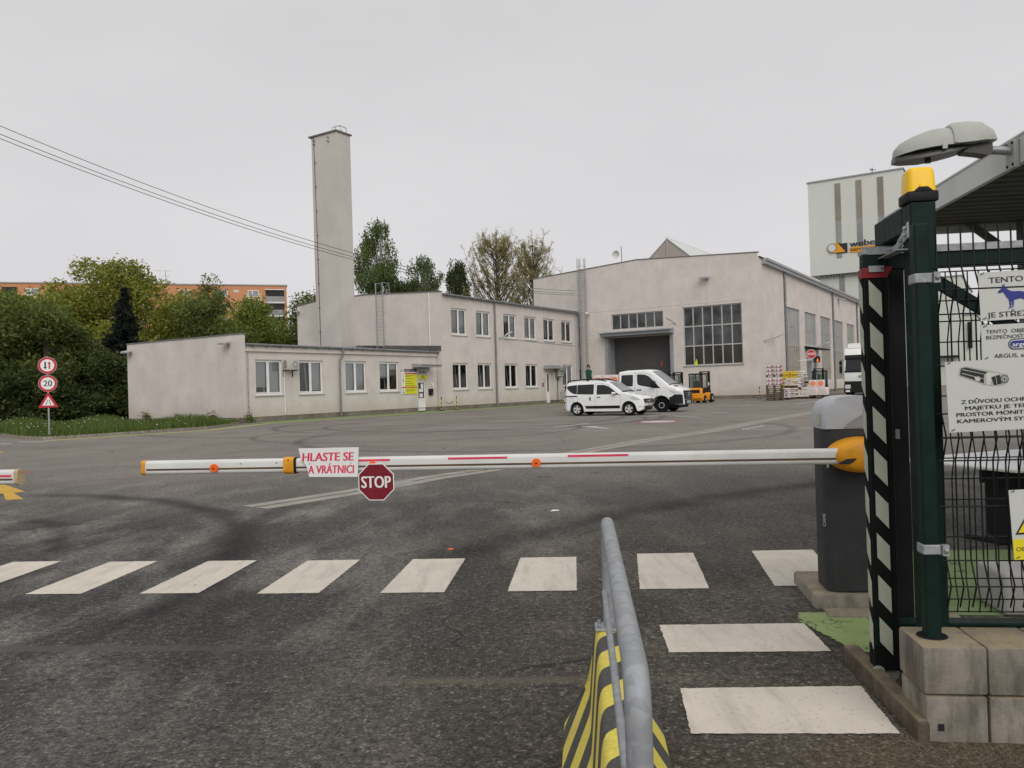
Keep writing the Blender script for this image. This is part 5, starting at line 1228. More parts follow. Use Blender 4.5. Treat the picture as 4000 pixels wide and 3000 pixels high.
# report-here board, its lower left corner broken off
HB = thing('notice_board', 'white board with red slanted lettering and broken corner on the barrier arm', 'sign', on_arm(1.194, 1.122), BA)
bm = BM(); prism(bm, [(0, 0), (.44, .001), (.427, -.205), (.073, -.201), (.062, -.15), (.052, -.115), (.044, -.11), (.035, -.085), (.02, -.075), (.012, -.05)], 'y', 0, .004); obj('board', bm, M['white'], HB)
text('HLASTE SE', .375, M['pinkred'], HB, (.028, -.001, -.09), (R(90), 0, 0), h=.0575, bold=.045, shear=.09, depth=.001)
text('A VRÁTNICI', .335, M['pinkred'], HB, (.068, -.001, -.177), (R(90), 0, 0), h=.055, bold=.045, shear=.09, depth=.001)
bm = BM()
for x in (.08, .38): cyl(bm, (x, .001, -.108), (x, -.004, -.108), .004, 8); cyl(bm, (x, .004, -.108), (x, .03, -.108), .004, 8)
obj('screw', bm, M['steel'], HB)
def octagon(r): return [(r/math.cos(R(22.5))*math.cos(R(22.5+45*k)), r/math.cos(R(22.5))*math.sin(R(22.5+45*k))) for k in range(8)]
def stop_face(par, r, y0=0, mat='darkred'):
    bm = BM(); prism(bm, octagon(r), 'y', y0, y0+.004); f = obj('plate', bm, M['white'], par)
    bm = BM(); prism(bm, octagon(r*.945), 'y', y0-.002, y0-.0005); obj('red_field', bm, M[mat], f)
    text('STOP', r*1.62, M['white'], f, (0, y0-.003, -r*.31), (R(90), 0, 0), h=r*.62, bold=.045, align='CENTER', depth=.001)
SP = thing('stop_sign', 'small dark red octagonal stop sign hanging from the barrier arm', 'sign', on_arm(1.755, .88, -.066), BA); stop_face(SP, .128)

# ---- handrail on the striped concrete barrier
JA = R(-5.0); JO = Vector((.382, 3.38, 0))
JB = thing('concrete_barrier', 'yellow and black striped concrete barrier beneath the handrail', 'barrier', JO, JA)
prof = [(-.205, 0), (-.205, .075), (-.092, .245), (-.062, .47), (-.05, .495), (.05, .495), (.062, .47), (.092, .245), (.205, .075), (.205, 0)]
t = BM(); prism(t, prof, 'y', -2.0, 0)
bmesh.ops.bevel(t, geom=[e for e in t.edges if e.calc_length() > .02], offset=.012, segments=2, profile=.5, affect='EDGES')
bm = BM(); merge(bm, t); obj('body', bm, M['hazard'], JB, smooth=35)
HR = thing('handrail', 'bent galvanised tube handrail bolted to the striped barrier', 'handrail', JO+Vector((-.013, 0, .495)), JA)
zt = .94-.495
def bend(pts, r, n=6):
    out = [Vector(pts[0])]
    for a, b, c in zip(pts, pts[1:], pts[2:]):
        a, b, c = map(Vector, (a, b, c)); u, w = (a-b).normalized(), (c-b).normalized()
        for k in range(n+1):
            s = k/n; p0, p2 = b+u*r, b+w*r; out.append(p0*(1-s)**2+b*2*s*(1-s)+p2*s**2)
    return out+[Vector(pts[-1])]
bm = BM(); tube(bm, bend([(.015, -1.86, .01), (.015, -1.86, zt), (.012, -.06, zt), (.012, -.06, .01)],   .09), .0262, 16); tb = obj('tube', bm, M['galv'], HR, smooth=60)
bm = BM(); cyl(bm, (.0135, -1.8865, .18), (.0135, -1.876, .18), .005, 8); cyl(bm, (.012, -1.884, .335), (.012, -1.8795, .335), .006, 10); obj('bolt_hole', bm, M['dark'], tb)
bm = BM(); cyl(bm, (.0, -1.86, .15), (-.006, -.07, .15), .0115, 10); obj('mid_rail', bm, M['galv'], HR, smooth=60)
for y in (-.06, -1.86):
    bm = BM(); rbox(bm, (-.05, y-.055, .0), (.055, y+.055, .010), .003, 1); p = obj('base_plate', bm, M['galv'], HR)
    bm = BM()
    for dx, dy in ((-.032, -.035), (-.032, .035), (.038, -.035), (.038, .035)): cyl(bm, (dx, y+dy, .01), (dx, y+dy, .022), .008, 6)
    obj('bolt', bm, M['steel'], p)

# ---- things behind the fence
TB = thing('reader_table', 'white wedge topped stand with black leg behind the fence', 'table', (4.46, 7.35, 0), R(20))
bm = BM(); rbox(bm, (-.62, -.66, .68), (.95, .50, .73), .02, 2); obj('table_top', bm, M['white'], TB)
bm = BM(); box(bm, (-.12, -.2, .02), (.4, .05, .50)); box(bm, (-.14, -.24, .5), (.6, .1, .679)); obj('leg', bm, M['black'], TB)
bm = BM(); rbox(bm, (-.33, -.28, 0), (.55, .12, .045), .01, 1); obj('base_plate', bm, M['black'], TB)
bm = BM(); rbox(bm, (.0, -.06, 0), (.12, .06, .16), .012, 2); o = obj('card_reader', bm, M['black'], None, (4.55, 7.1, .73), (0, 0, R(5))); tag(o, 'small black device with pale display on the white stand', 'device')
bm = BM(); box(bm, (.012, -.064, .09), (.10, -.0605, .14)); obj('display', bm, M['rebound'], o)
bm = BM(); prism(bm, [(-.07, 0), (.06, 0), (.07, .09), (-.03, .09)], 'y', -.05, .05); tag(obj('green_box', bm, pm('green_plastic', (.005, .22, .05), .4), None, (4.78, 7.12, .732), (0, 0, R(-5))), 'small green box on the white stand', 'box')
bm = BM(); rbox(bm, (-.02, -.12, 0), (.9, .30, .27), .03, 3); tag(obj('kerb_block', bm, pm('pale_block', (.42, .41, .39), .85, var=.1, scale=6, grime=.2, gcol=(.2, .19, .17)), None, (3.03, 5.05, 0), (0, 0, R(-8)), 50), 'rounded pale concrete block on the green footway behind the fence', 'block')

# ---- canopy with the street lamp
CN = R(-7.2)
CO = Vector((4.16, 6.4, 3.2)); cx_ = Vector((math.cos(CN), math.sin(CN), 0)); cy_ = Vector((-cx_.y, cx_.x, 0))
CP = thing('gatehouse_canopy', 'grey flat canopy with dark ribbed underside at the gatehouse', 'canopy', (CO.x, CO.y, 0), CN)
bm = BM(); box(bm, (0, -3.5, 3.2), (.05, 3.32, 3.42)); box(bm, (.051, 3.27, 3.2), (4.5, 3.32, 3.42)); box(bm, (-.01, -3.52, 3.42), (.12, 3.34, 3.435)); obj('fascia', bm, M['fascia'], CP)
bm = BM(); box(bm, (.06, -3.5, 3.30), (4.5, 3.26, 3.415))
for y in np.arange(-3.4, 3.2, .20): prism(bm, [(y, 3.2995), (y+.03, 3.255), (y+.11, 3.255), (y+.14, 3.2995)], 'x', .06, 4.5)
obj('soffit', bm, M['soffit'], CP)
bm = BM(); box(bm, (.052, -3.5, 3.205), (.075, 3.26, 3.24)); obj('drip_edge', bm, M['dark'], CP)
bm = BM(); box(bm, (1.35, 2.9, 0), (1.47, 3.02, 3.25)); prism(bm, [(.75, 3.25), (1.35, 2.75), (1.35, 2.85), (.87, 3.25)], 'y', 2.93, 2.99); obj('column', bm, M['soffit'], CP)
bm = BM(); box(bm, (2.4, -3.4, 0), (4.4, 3.0, 3.25)); obj('gatehouse_wall', bm, M['silo'], CP)
SLp = Vector((4.16, 6.4, 0))+cy_*.13
SL = thing('street_lamp', 'pale grey street lamp head on a short arm fixed to the canopy edge', 'street lamp', (SLp.x, SLp.y, 3.33), CN)
# local: x points out to -x of the fascia, so build along -x
bm = BM(); rbox(bm, (-.045, -.07, -.16), (-.003, .07, .07), .004, 1); pl = obj('wall_plate', bm, M['lensgrey'], SL)
bm = BM()
for y, z in ((-.045, -.13), (.045, -.13), (-.045, .045), (.045, .045)): cyl(bm, (-.045, y, z), (-.052, y, z), .012, 8)
obj('bolt', bm, M['dark'], pl)
bm = BM(); tube(bm, [(-.04, 0, -.01), (-.16, 0, .005), (-.34, 0, .01)], [.036, .034, .034], 14); obj('arm', bm, M['steel'], SL, smooth=60)
def shell(bm, st, n=14, zb=None):
    rings = []
    for x, w, zt, zl in st:
        rings.append([bm.verts.new((x, w*math.cos(a), zl+(zt-zl)*math.sin(a)**.8 if math.sin(a) > 1e-6 else zl)) for a in [math.pi*k/n for k in range(n+1)]])
    for a, b in zip(rings, rings[1:]):
        for k in range(n): bm.faces.new((a[k], a[k+1], b[k+1], b[k]))
        bm.faces.new((a[0], b[0], b[-1], a[-1]))
    bm.faces.new(rings[0]); bm.faces.new(rings[-1])
bm = BM(); shell(bm, [(-.945, .045, .055, -.010), (-.90, .085, .105, .0), (-.80, .125, .155, .018), (-.68, .145, .195, .03), (-.60, .15, .208, .035), (-.52, .148, .208, .04), (-.47, .14, .19, .042)]); hd = obj('housing', bm, M['lensgrey'], SL, smooth=50)
bm = BM(); shell(bm, [(-.53, .155, .225, .05), (-.50, .165, .245, .042), (-.38, .155, .252, .05), (-.28, .145, .24, .06), (-.20, .115, .18, .065), (-.175, .09, .10, .066)]); obj('rear_cover', bm, M['lensgrey'], hd, smooth=50)
bm = BM(); shell(bm, [(-.955, .05, -.004, -.055), (-.88, .09, .01, -.055), (-.72, .13, .026, -.045), (-.56, .145, .036, -.02), (-.46, .13, .04, .0), (-.40, .1, .045, .012)]); obj('lens', bm, M['lensdark'], hd, smooth=50)
bm = BM(); box(bm, (-.62, -.158, .005), (-.585, -.14, .045)); box(bm, (-.94, -.02, -.02), (-.918, .02, .02)); obj('clip', bm, M['hood'], hd)
bm = BM(); prism(bm, [(-.44, .06), (-.20, .05), (-.20, -.03), (-.24, -.045), (-.30, -.03), (-.42, -.01)], 'y', -.06, .06); obj('neck', bm, M['lensdark'], hd)
bm = BM(); box(bm, (-.70, -.015, -.068), (-.66, .015, -.03)); obj('catch', bm, M['lensdark'], hd)
# ================================================================== VEHICLES (local x forward, y left, z up)
def lerp(x, xs, ys): return float(np.interp(x, xs, ys))
class Body:
    def __init__(s, zhi, zlo, hw, belt, tuck, ends, arches, crown=.04, sill=.05):
        s.__dict__.update(locals())
    def top(s, x): return lerp(x, *zip(*s.zhi))
    def bot(s, x):
        z = lerp(x, *zip(*s.zlo))
        for cx, cz, r in s.arches:
            if abs(x-cx) < r: z = max(z, cz+math.sqrt(r*r-(x-cx)**2))
        return z
    def w(s, x, z):
        x0, x1, rr, rf = s.ends; k = 1
        if x < x0+rr: k = 1-.22*(1-max(0, (x-x0)/rr))**2.2
        if x > x1-rf: k = 1-.30*(1-max(0, (x1-x)/rf))**2.2
        h = s.hw*k
        if z > s.belt: h -= (z-s.belt)*s.tuck
        elif z < .5: h -= (.5-z)**2*s.sill*4
        t = s.top(x)
        if t-z < .10: h -= .07*(1-max(0, t-z)/.10)**2
        return h
    def mesh(s, n=90, m=12):
        bm = BM(); x0, x1 = s.ends[:2]; xs = sorted({*np.linspace(x0, x1, n), *[a[0]+k*a[2]*.999 for a in s.arches for k in (-1, 1)]})
        cols = []
        for x in xs:
            lo, hi = s.bot(x), s.top(x); zz = [lo+(hi-lo)*k/m for k in range(m-1)]+[hi-.06*(hi-lo > .2), hi-.02, hi]
            L = [bm.verts.new((x, s.w(x, z), z)) for z in zz]; Rr = [bm.verts.new((x, -s.w(x, z), z)) for z in zz]
            wt = s.w(x, hi); top = [bm.verts.new((x, wt*k, hi+s.crown*(1-k*k)*min(1, max(0, (hi-.6))))) for k in (.6, .2, -.2, -.6)]
            cols.append(L+top+Rr[::-1])
        for a, b in zip(cols, cols[1:]):
            for k in range(len(a)-1): bm.faces.new((a[k], a[k+1], b[k+1], b[k]))
            bm.faces.new((a[0], b[0], b[-1], a[-1]))
        bm.faces.new(cols[0]); bm.faces.new(cols[-1][::-1]); return bm
    def patch(s, bm, poly, side=-1, off=.006, sub=.12, mi=0):
        """a flush panel on the flank, cut from an x, z outline"""
        pts = []
        for (xa, za), (xb, zb) in zip(poly, poly[1:]+poly[:1]):
            n = max(1, int(math.hypot(xb-xa, zb-za)/sub))
            pts += [(xa+(xb-xa)*k/n, za+(zb-za)*k/n) for k in range(n)]
        t = BM(); f = t.faces.new([t.verts.new((x, 0, z)) for x, z in pts])
        bmesh.ops.triangulate(t, faces=[f])
        for v in t.verts: v.co.y = side*(s.w(v.co.x, v.co.z)+off)
        merge(bm, t, mi)
    def line(s, bm, pts, wd=.008, side=-1, off=.004):
        for (xa, za), (xb, zb) in zip(pts, pts[1:]):
            d = math.hypot(xb-xa, zb-za); nx, nz = -(zb-za)/d*wd/2, (xb-xa)/d*wd/2
            s.patch(bm, [(xa-nx, za-nz), (xb-nx, zb-nz), (xb+nx, zb+nz), (xa+nx, za+nz)], side, off)
    def screen(s, bm, xa, xb, ins=.09, off=.012, n=8):
        rows = []
        for k in range(n+1):
            x = xa+(xb-xa)*k/n; hi = s.top(x); w = s.w(x, hi)-ins+.05
            rows.append([bm.verts.new((x+off*.6, w*q, hi+off+s.crown*(1-q*q)*min(1, max(0, hi-.6)))) for q in (1, .6, .2, -.2, -.6, -1)])
        for a, b in zip(rows, rows[1:]):
            for k in range(5): bm.faces.new((a[k], a[k+1], b[k+1], b[k]))
    def front(s, bm, y0, y1, z0, z1, x=None, off=.008, n=6):
        """panel on the nose between two heights"""
        rows = []
        for k in range(n+1):
            z = z0+(z1-z0)*k/n
            rows.append([bm.verts.new((s.nose(y, z)+off, y, z)) for y in np.linspace(y0, y1, 7)])
        for a, b in zip(rows, rows[1:]):
            for k in range(6): bm.faces.new((a[k], a[k+1], b[k+1], b[k]))
    def nose(s, y, z):
        x0, x1 = s.ends[:2]; x = x1
        while x > x1-1.2:
            if s.bot(x) <= z <= s.top(x)-.01 and s.w(x, z) >= abs(y): return x
            x -= .01
        return x

def wheel(par, x, y, r, wd, side, rim, spokes=5, face=None):
    bm = BM(); a, b = y, y+side*wd
    prof = [(r*.62, 0), (r*.66, .0), (r*.93, .0), (r, .03), (r, wd-.03), (r*.93, wd), (r*.66, wd), (r*.62, wd-.01)]
    lathe(bm, [(q, side*h) for q, h in prof], (x, y, r), 'y', 28, 0, False)
    w = obj('wheel', bm, M['blackrub'], par, smooth=40)
    bm = BM(); f = y+side*(wd-.02)
    lathe(bm, [(r*.64, 0), (r*.60, -side*.035), (r*.2, -side*.04), (.01, -side*.03)], (x, f, r), 'y', 24, 1, False)
    if spokes:
        for k in range(spokes):
            a = 2*math.pi*k/spokes+.3; c, s_ = math.cos(a), math.sin(a)
            P = lambda rr, t: (x+rr*c-t*s_, f-side*.012, r+rr*s_+t*c)
            ngon(bm, [P(r*.12, -r*.09), P(r*.60, -r*.20), P(r*.63, 0), P(r*.60, r*.20), P(r*.12, r*.09)], 0)
        o_, i_ = circle(x, r, r*.645, 28), circle(x, r, r*.57, 28)
        for k in range(28): ngon(bm, [(o_[k][0], f+side*.002, o_[k][1]), (o_[(k+1) % 28][0], f+side*.002, o_[(k+1) % 28][1]), (i_[(k+1) % 28][0], f-side*.012, i_[(k+1) % 28][1]), (i_[k][0], f-side*.012, i_[k][1])], 0)
    else:
        o_, i_ = circle(x, r, r*.42, 24), circle(x, r, r*.34, 24)
        for k in range(24): ngon(bm, [(o_[k][0], f, o_[k][1]), (o_[(k+1) % 24][0], f, o_[(k+1) % 24][1]), (i_[(k+1) % 24][0], f+side*.0, i_[(k+1) % 24][1]), (i_[k][0], f, i_[k][1])], 0)
        cyl(bm, (x, f-side*.03, r), (x, f+side*.01, r), r*.2, 16, 1)
    lathe(bm, [(r*.13, -side*.012), (r*.10, side*.004), (.005, side*.006)], (x, f, r), 'y', 16, 0)
    obj('rim', bm, [M[rim], M['black']], w); return w

def both(fn):
    for s in (-1, 1): fn(s)

# ---------------------------------------------------------------- white small van
HV = R(-30.5); fv = Vector((math.cos(HV), math.sin(HV), 0)); lv = Vector((-fv.y, fv.x, 0))
DV = thing('small_van', 'white high roof estate van with black roof rails and silver wheels', 'car', Vector((3.30, 40.59, 0))+lv*.74, HV)
B = Body([(-.74, .62), (-.735, 1.02), (-.70, 1.35), (-.60, 1.62), (-.45, 1.71), (-.1, 1.755), (.8, 1.765), (1.3, 1.745), (1.60, 1.69), (1.85, 1.60), (2.42, 1.20), (2.62, 1.105), (3.1, 1.02), (3.34, .93), (3.46, .82), (3.52, .62)],
         [(-.74, .36), (-.5, .27), (0, .22), (2.8, .22), (3.3, .21), (3.52, .30)], .865, 1.05, .20, (-.74, 3.52, .30, .62), [(0, .33, .385), (2.81, .33, .385)], .045)
obj('body', B.mesh(), M['carwhite'], DV, smooth=32)
bm = BM(); box(bm, (-.42, -.72, .3), (3.3, .72, .62)); box(bm, (-.45, -.66, .19), (3.25, .66, .30)); obj('underbody', bm, M['black'], DV)
def dvside(s):
    bm = BM()
    rear = [(-.57, 1.47), (-.45, 1.53), (.02, 1.565), (.03, 1.10), (-.15, 1.115), (-.32, 1.20), (-.45, 1.30), (-.55, 1.40)]
    B.patch(bm, rear, s); q = obj('rear_quarter_window', bm, M['cardark'], DV)
    bm = BM(); B.patch(bm, [(.045, 1.565), (.93, 1.58), (.96, 1.55), (.96, 1.10), (.92, 1.07), (.045, 1.095)], s); obj('sliding_door_window', bm, M['cardark'], DV)
    bm = BM(); B.patch(bm, [(1.12, 1.54), (1.50, 1.535), (1.78, 1.44), (1.98, 1.30), (2.16, 1.16), (2.26, 1.06), (1.12, 1.06)], s); obj('front_window', bm, M['cardark'], DV)
    bm = BM(); B.patch(bm, [(2.05, 1.24), (2.27, 1.07), (2.42, 1.01), (2.02, 1.055)], s, .008); obj('corner_trim', bm, M['black'], DV)
    bm = BM(); B.patch(bm, [(.46, .50), (2.36, .50), (2.36, .36), (.55, .36)], s, .012); obj('sill_strip', bm, M['black'], DV)
    bm = BM(); B.patch(bm, [(-.69, 1.02), (.04, 1.02), (.04, .96), (-.70, .96)], s, .008); obj('slide_rail', bm, M['black'], DV)
    bm = BM()
    B.line(bm, [(.055, 1.05), (.06, .80), (.14, .50)], .009, s); B.line(bm, [(1.03, 1.64), (1.03, .33)], .010, s); B.line(bm, [(2.38, 1.03), (2.40, .75), (2.37, .35)], .009, s); B.line(bm, [(1.03, 1.64), (1.5, 1.60), (1.82, 1.49)], .007, s); B.line(bm, [(2.46, 1.08), (3.0, .96), (3.30, .88)], .007, s)
    if s < 0: B.line(bm, [(-.40, .90), (-.18, .90), (-.18, .74), (-.40, .74), (-.40, .90)], .008, s)
    obj('panel_gap', bm, M['dark'], DV)
    bm = BM(); B.patch(bm, [(.71, .93), (.80, .93), (.79, .76), (.74, .76)], s, .012); B.patch(bm, [(1.13, .945), (1.33, .945), (1.33, .905), (1.13, .905)], s, .016); obj('door_handle', bm, M['black'], DV)
    bm = BM(); rbox(bm, (2.0, s*.84-.02, 1.05), (2.16, s*.84+.20*s+.02*s, 1.17), .03, 3) if s > 0 else rbox(bm, (2.0, -1.06, 1.05), (2.16, -.86, 1.17), .03, 3); box(bm, (2.04, min(s*.8, s*.98), 1.02), (2.14, max(s*.8, s*.98), 1.052), 1); obj('mirror', bm, [M['carwhite'], M['black']], DV, smooth=50)
    bm = BM(); B.patch(bm, [(2.86, .90), (3.02, .925), (3.28, .86), (3.38, .76), (3.20, .73), (2.98, .80)], s, .010); B.patch(bm, [(3.30, .45), (3.42, .46), (3.42, .39), (3.32, .38)], s, .008); obj('headlight', bm, M['lampglass'], DV)
    bm = BM(); B.patch(bm, [(-.725, 1.14), (-.64, 1.14), (-.62, .95), (-.645, .70), (-.725, .66)], s, .012); obj('tail_light', bm, M['taillight'], DV)
    bm = BM(); B.patch(bm, [(2.52, .79), (2.58, .795), (2.59, .765), (2.53, .76)], s, .006); obj('side_repeater', bm, M['lampglass'], DV)
    bm = BM(); tube(bm, [(-.42, s*.70, 1.72), (-.30, s*.70, 1.79), (.5, s*.69, 1.825), (1.2, s*.68, 1.81), (1.62, s*.665, 1.71)], [.015, .03, .03, .03, .015], 8); box(bm, (.55, s*.69-.02, 1.75), (.65, s*.69+.02, 1.82)); obj('roof_rail', bm, M['black'], DV)
    for x in (0, 2.81): wheel(DV, x, s*.64, .33, .19, s, 'chrome', 5)
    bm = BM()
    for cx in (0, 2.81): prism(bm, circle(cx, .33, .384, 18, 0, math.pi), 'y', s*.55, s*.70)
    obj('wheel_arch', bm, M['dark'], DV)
both(dvside)
bm = BM()
for x in (.35, 1.12): box(bm, (x, -.72, 1.835), (x+.07, .72, 1.862))
obj('crossbar', bm, M['black'], DV)
bm = BM(); B.screen(bm, 1.72, 2.44); obj('windscreen', bm, M['screen'], DV, smooth=40)
bm = BM(); B.screen(bm, 2.44, 2.54, .02, .012, 2); obj('wiper_cowl', bm, M['black'], DV)
bm = BM(); B.front(bm, -.56, .56, .60, .80, off=.03); gr = obj('grille', bm, M['black'], DV)
bm = BM()
for z in (.655, .71): box(bm, (3.545, -.4, z), (3.562, .4, z+.012))
box(bm, (3.555, -.06, .66), (3.572, .06, .73)); obj('grille_bar', bm, M['chrome'], gr)
bm = BM(); B.front(bm, -.64, .64, .24, .45, off=.03); obj('bumper_intake', bm, M['black'], DV)
bm = BM(); box(bm, (3.53, -.26, .46), (3.55, .26, .57)); pt = obj('number_plate', bm, M['plate'], DV)
text('2SK 7641', .40, M['lettblack'], pt, (3.552, -.20, .475), (R(90), 0, R(90)), h=.075, bold=.02)
bm = BM(); box(bm, (-.765, -.6, 1.15), (-.742, .6, 1.55)); obj('rear_window', bm, M['cardark'], DV)
bm = BM(); tube(bm, [(1.30, 0, 1.80), (1.05, 0, 2.0)], .006, 5); obj('antenna', bm, M['black'], DV)

# ---------------------------------------------------------------- white crew cab truck
SV = thing('crew_cab_truck', 'white crew cab flatbed truck with black bumper behind the small van', 'truck', Vector((7.91, 42.26, 0))+lv*.86, HV)
B = Body([(-2.47, 2.10), (-2.44, 2.19), (-2.1, 2.24), (-.9, 2.26), (-.62, 2.22), (-.38, 2.06), (.42, 1.44), (.55, 1.39), (.95, 1.24), (1.08, 1.13), (1.13, .9), (1.15, .55)],
         [(-2.47, .55), (-1, .45), (.6, .42), (1.15, .40)], .99, 1.25, .13, (-2.47, 1.15, .10, .55), [(0, .37, .46)], .05)
obj('body', B.mesh(), M['carwhite'], SV, smooth=32)
bm = BM(); box(bm, (-2.3, -.8, .32), (.9, .8, .8)); box(bm, (-.5, -.7, .22), (.9, .7, .32)); box(bm, (-3.0, -.75, .35), (-2.35, .75, .8)); box(bm, (-3.76, -.7, .28), (-3.56, .7, .46)); obj('underbody', bm, M['black'], SV)  # low axle and exhaust boxes added to deepen the shade underneath
def svside(s):
    bm = BM(); B.patch(bm, [(-2.25, 1.99), (-2.2, 2.03), (-1.62, 2.03), (-1.58, 2.0), (-1.58, 1.45), (-1.62, 1.41), (-2.22, 1.41), (-2.27, 1.45)], s); obj('rear_door_window', bm, M['cardark'], SV)
    bm = BM(); B.patch(bm, [(-1.36, 2.02), (-1.30, 2.05), (-.92, 2.02), (-.68, 1.92), (-.40, 1.66), (-.16, 1.40), (-.02, 1.27), (-.38, 1.29), (-.72, 1.36), (-1.18, 1.45), (-1.30, 1.50), (-1.34, 1.62)], s); obj('front_door_window', bm, M['cardark'], SV)
    bm = BM(); B.line(bm, [(-1.46, 2.18), (-1.47, 1.2), (-1.52, .6)], .010, s); B.line(bm, [(-1.46, 2.12), (-.95, 2.12), (-.62, 2.0), (-.28, 1.6)], .008, s); B.line(bm, [(-.22, 1.25), (-.22, .95), (-.30, .78), (-.42, .72)], .010, s); B.line(bm, [(.12, 1.31), (.5, 1.18), (1.0, 1.05)], .008, s); B.line(bm, [(-2.38, 2.1), (-2.38, .6)], .006, s)
    obj('panel_gap', bm, M['dark'], SV)
    bm = BM(); B.patch(bm, [(-1.36, 1.225), (-1.08, 1.235), (-1.08, 1.185), (-1.36, 1.175)], s, .02); obj('door_handle', bm, M['black'], SV)
    bm = BM(); rbox(bm, (-.48, min(s*.98, s*1.22), 1.33), (-.28, max(s*.98, s*1.22), 1.66), .05, 3); obj('mirror', bm, M['black'], SV, smooth=50)
    bm = BM(); B.patch(bm, [(.44, 1.13), (.60, 1.14), (1.03, 1.02), (1.08, .93), (.82, .93), (.60, 1.01)], s, .012); obj('headlight', bm, M['lampglass'], SV)
    bm = BM(); B.patch(bm, [(.44, .78), (.58, .82), (.72, .93), (1.0, .915), (1.10, .90), (1.12, .42), (.47, .42), (.46, .60)], s, .012); B.patch(bm, [(-.9, .74), (-.44, .74), (-.46, .5), (-.9, .5)], s, .010); obj('bumper_corner', bm, M['black'], SV)
    bm = BM(); o_, i_ = circle(0, .37, .52, 24, R(0), R(180)), circle(0, .37, .46, 24, R(0), R(180))
    for k in range(23): B.patch(bm, [o_[k], o_[k+1], i_[k+1], i_[k]], s, .016)
    obj('wheel_arch_trim', bm, M['black'], SV)
    wheel(SV, 0, s*.73, .37, .24, s, 'chrome', 0); wheel(SV, -3.66, s*.70, .37, .24, s, 'chrome', 0)
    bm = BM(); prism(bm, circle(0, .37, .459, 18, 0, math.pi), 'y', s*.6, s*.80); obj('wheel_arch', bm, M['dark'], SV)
both(svside)
bm = BM(); B.screen(bm, -.52, .38); obj('windscreen', bm, M['screen'], SV, smooth=40)
bm = BM(); B.screen(bm, .40, .47, .03, .010, 2); box(bm, (.60, -.75, 1.375), (.78, -.45, 1.40)); obj('wiper_cowl', bm, M['black'], SV)
bm = BM(); B.front(bm, -.66, .66, .66, 1.12, off=.025); gr = obj('grille', bm, M['black'], SV)
bm = BM()
for z in (.76, .87, .98): box(bm, (1.165, -.5, z), (1.182, .5, z+.018))
obj('grille_bar', bm, M['greysteel'], gr)
bm = BM(); o_, i_ = circle(0, .93, .115, 28), circle(0, .93, .10, 28)
for k in range(28): ngon(bm, [(1.19, *o_[k]), (1.19, *o_[(k+1) % 28]), (1.19, *i_[(k+1) % 28]), (1.19, *i_[k])])
for a in (90, 210, 330): c, s_ = math.cos(R(a)), math.sin(R(a)); ngon(bm, [(1.19, .105*c, .93+.105*s_), (1.19, -.016*s_, .93+.016*c), (1.19, .016*s_, .93-.016*c)])
obj('emblem', bm, M['chrome'], gr)
bm = BM(); B.front(bm, -.9, .9, .41, .64, off=.014); obj('bumper', bm, M['black'], SV)
bm = BM(); box(bm, (1.165, -.26, .46), (1.185, .26, .57)); pt = obj('number_plate', bm, M['plate'], SV)
text('1AY 4423', .40, M['lettblack'], pt, (1.187, -.20, .475), (R(90), 0, R(90)), h=.075, bold=.02)
bm = BM(); box(bm, (-5.9, -1.05, .82), (-2.55, 1.05, .95)); box(bm, (-5.8, -.4, .5), (-2.4, .4, .82)); fb = obj('flatbed', bm, M['greysteel'], SV)
bm = BM()
for y in (-1.05, 1.0): box(bm, (-5.9, y, .951), (-2.55, y+.05, 1.30))
box(bm, (-5.9, -.999, .951), (-5.85, .999, 1.30)); obj('drop_side', bm, M['greysteel'], fb)
def on_truck(x, y, z): p = SV.location+fv*x+lv*y; return (p.x, p.y, z)
for k in range(3):
    px_ = -3.72+.50*k
    c = thing('insulation_pack', 'white and orange insulation pack on the truck bed, %s' % ('farthest from the cab', 'middle of the three', 'against the cab')[k], 'pack', on_truck(px_, -.25, .952), HV, 'insulation packs on the truck bed')
    bm = BM(); rbox(bm, (-.24, -.6, 0), (.245, .6, 1.12), .03, 2); obj('wrapped_body', bm, M['packpink'], c, smooth=40)
    bm = BM(); prism(bm, [(-.20, .55), (.20, .55), (.21, .92), (.10, 1.0), (-.1, 1.0), (-.21, .92)] if k != 1 else [(-.21, .55), (.21, .55), (.21, .96), (-.21, .96)], 'y', -.606, -.601); prism(bm, [(-.20, .1), (.2, .1), (.2, .46), (-.2, .46)], 'y', -.606, -.601); obj('printed_panel', bm, M['packorange'], c)

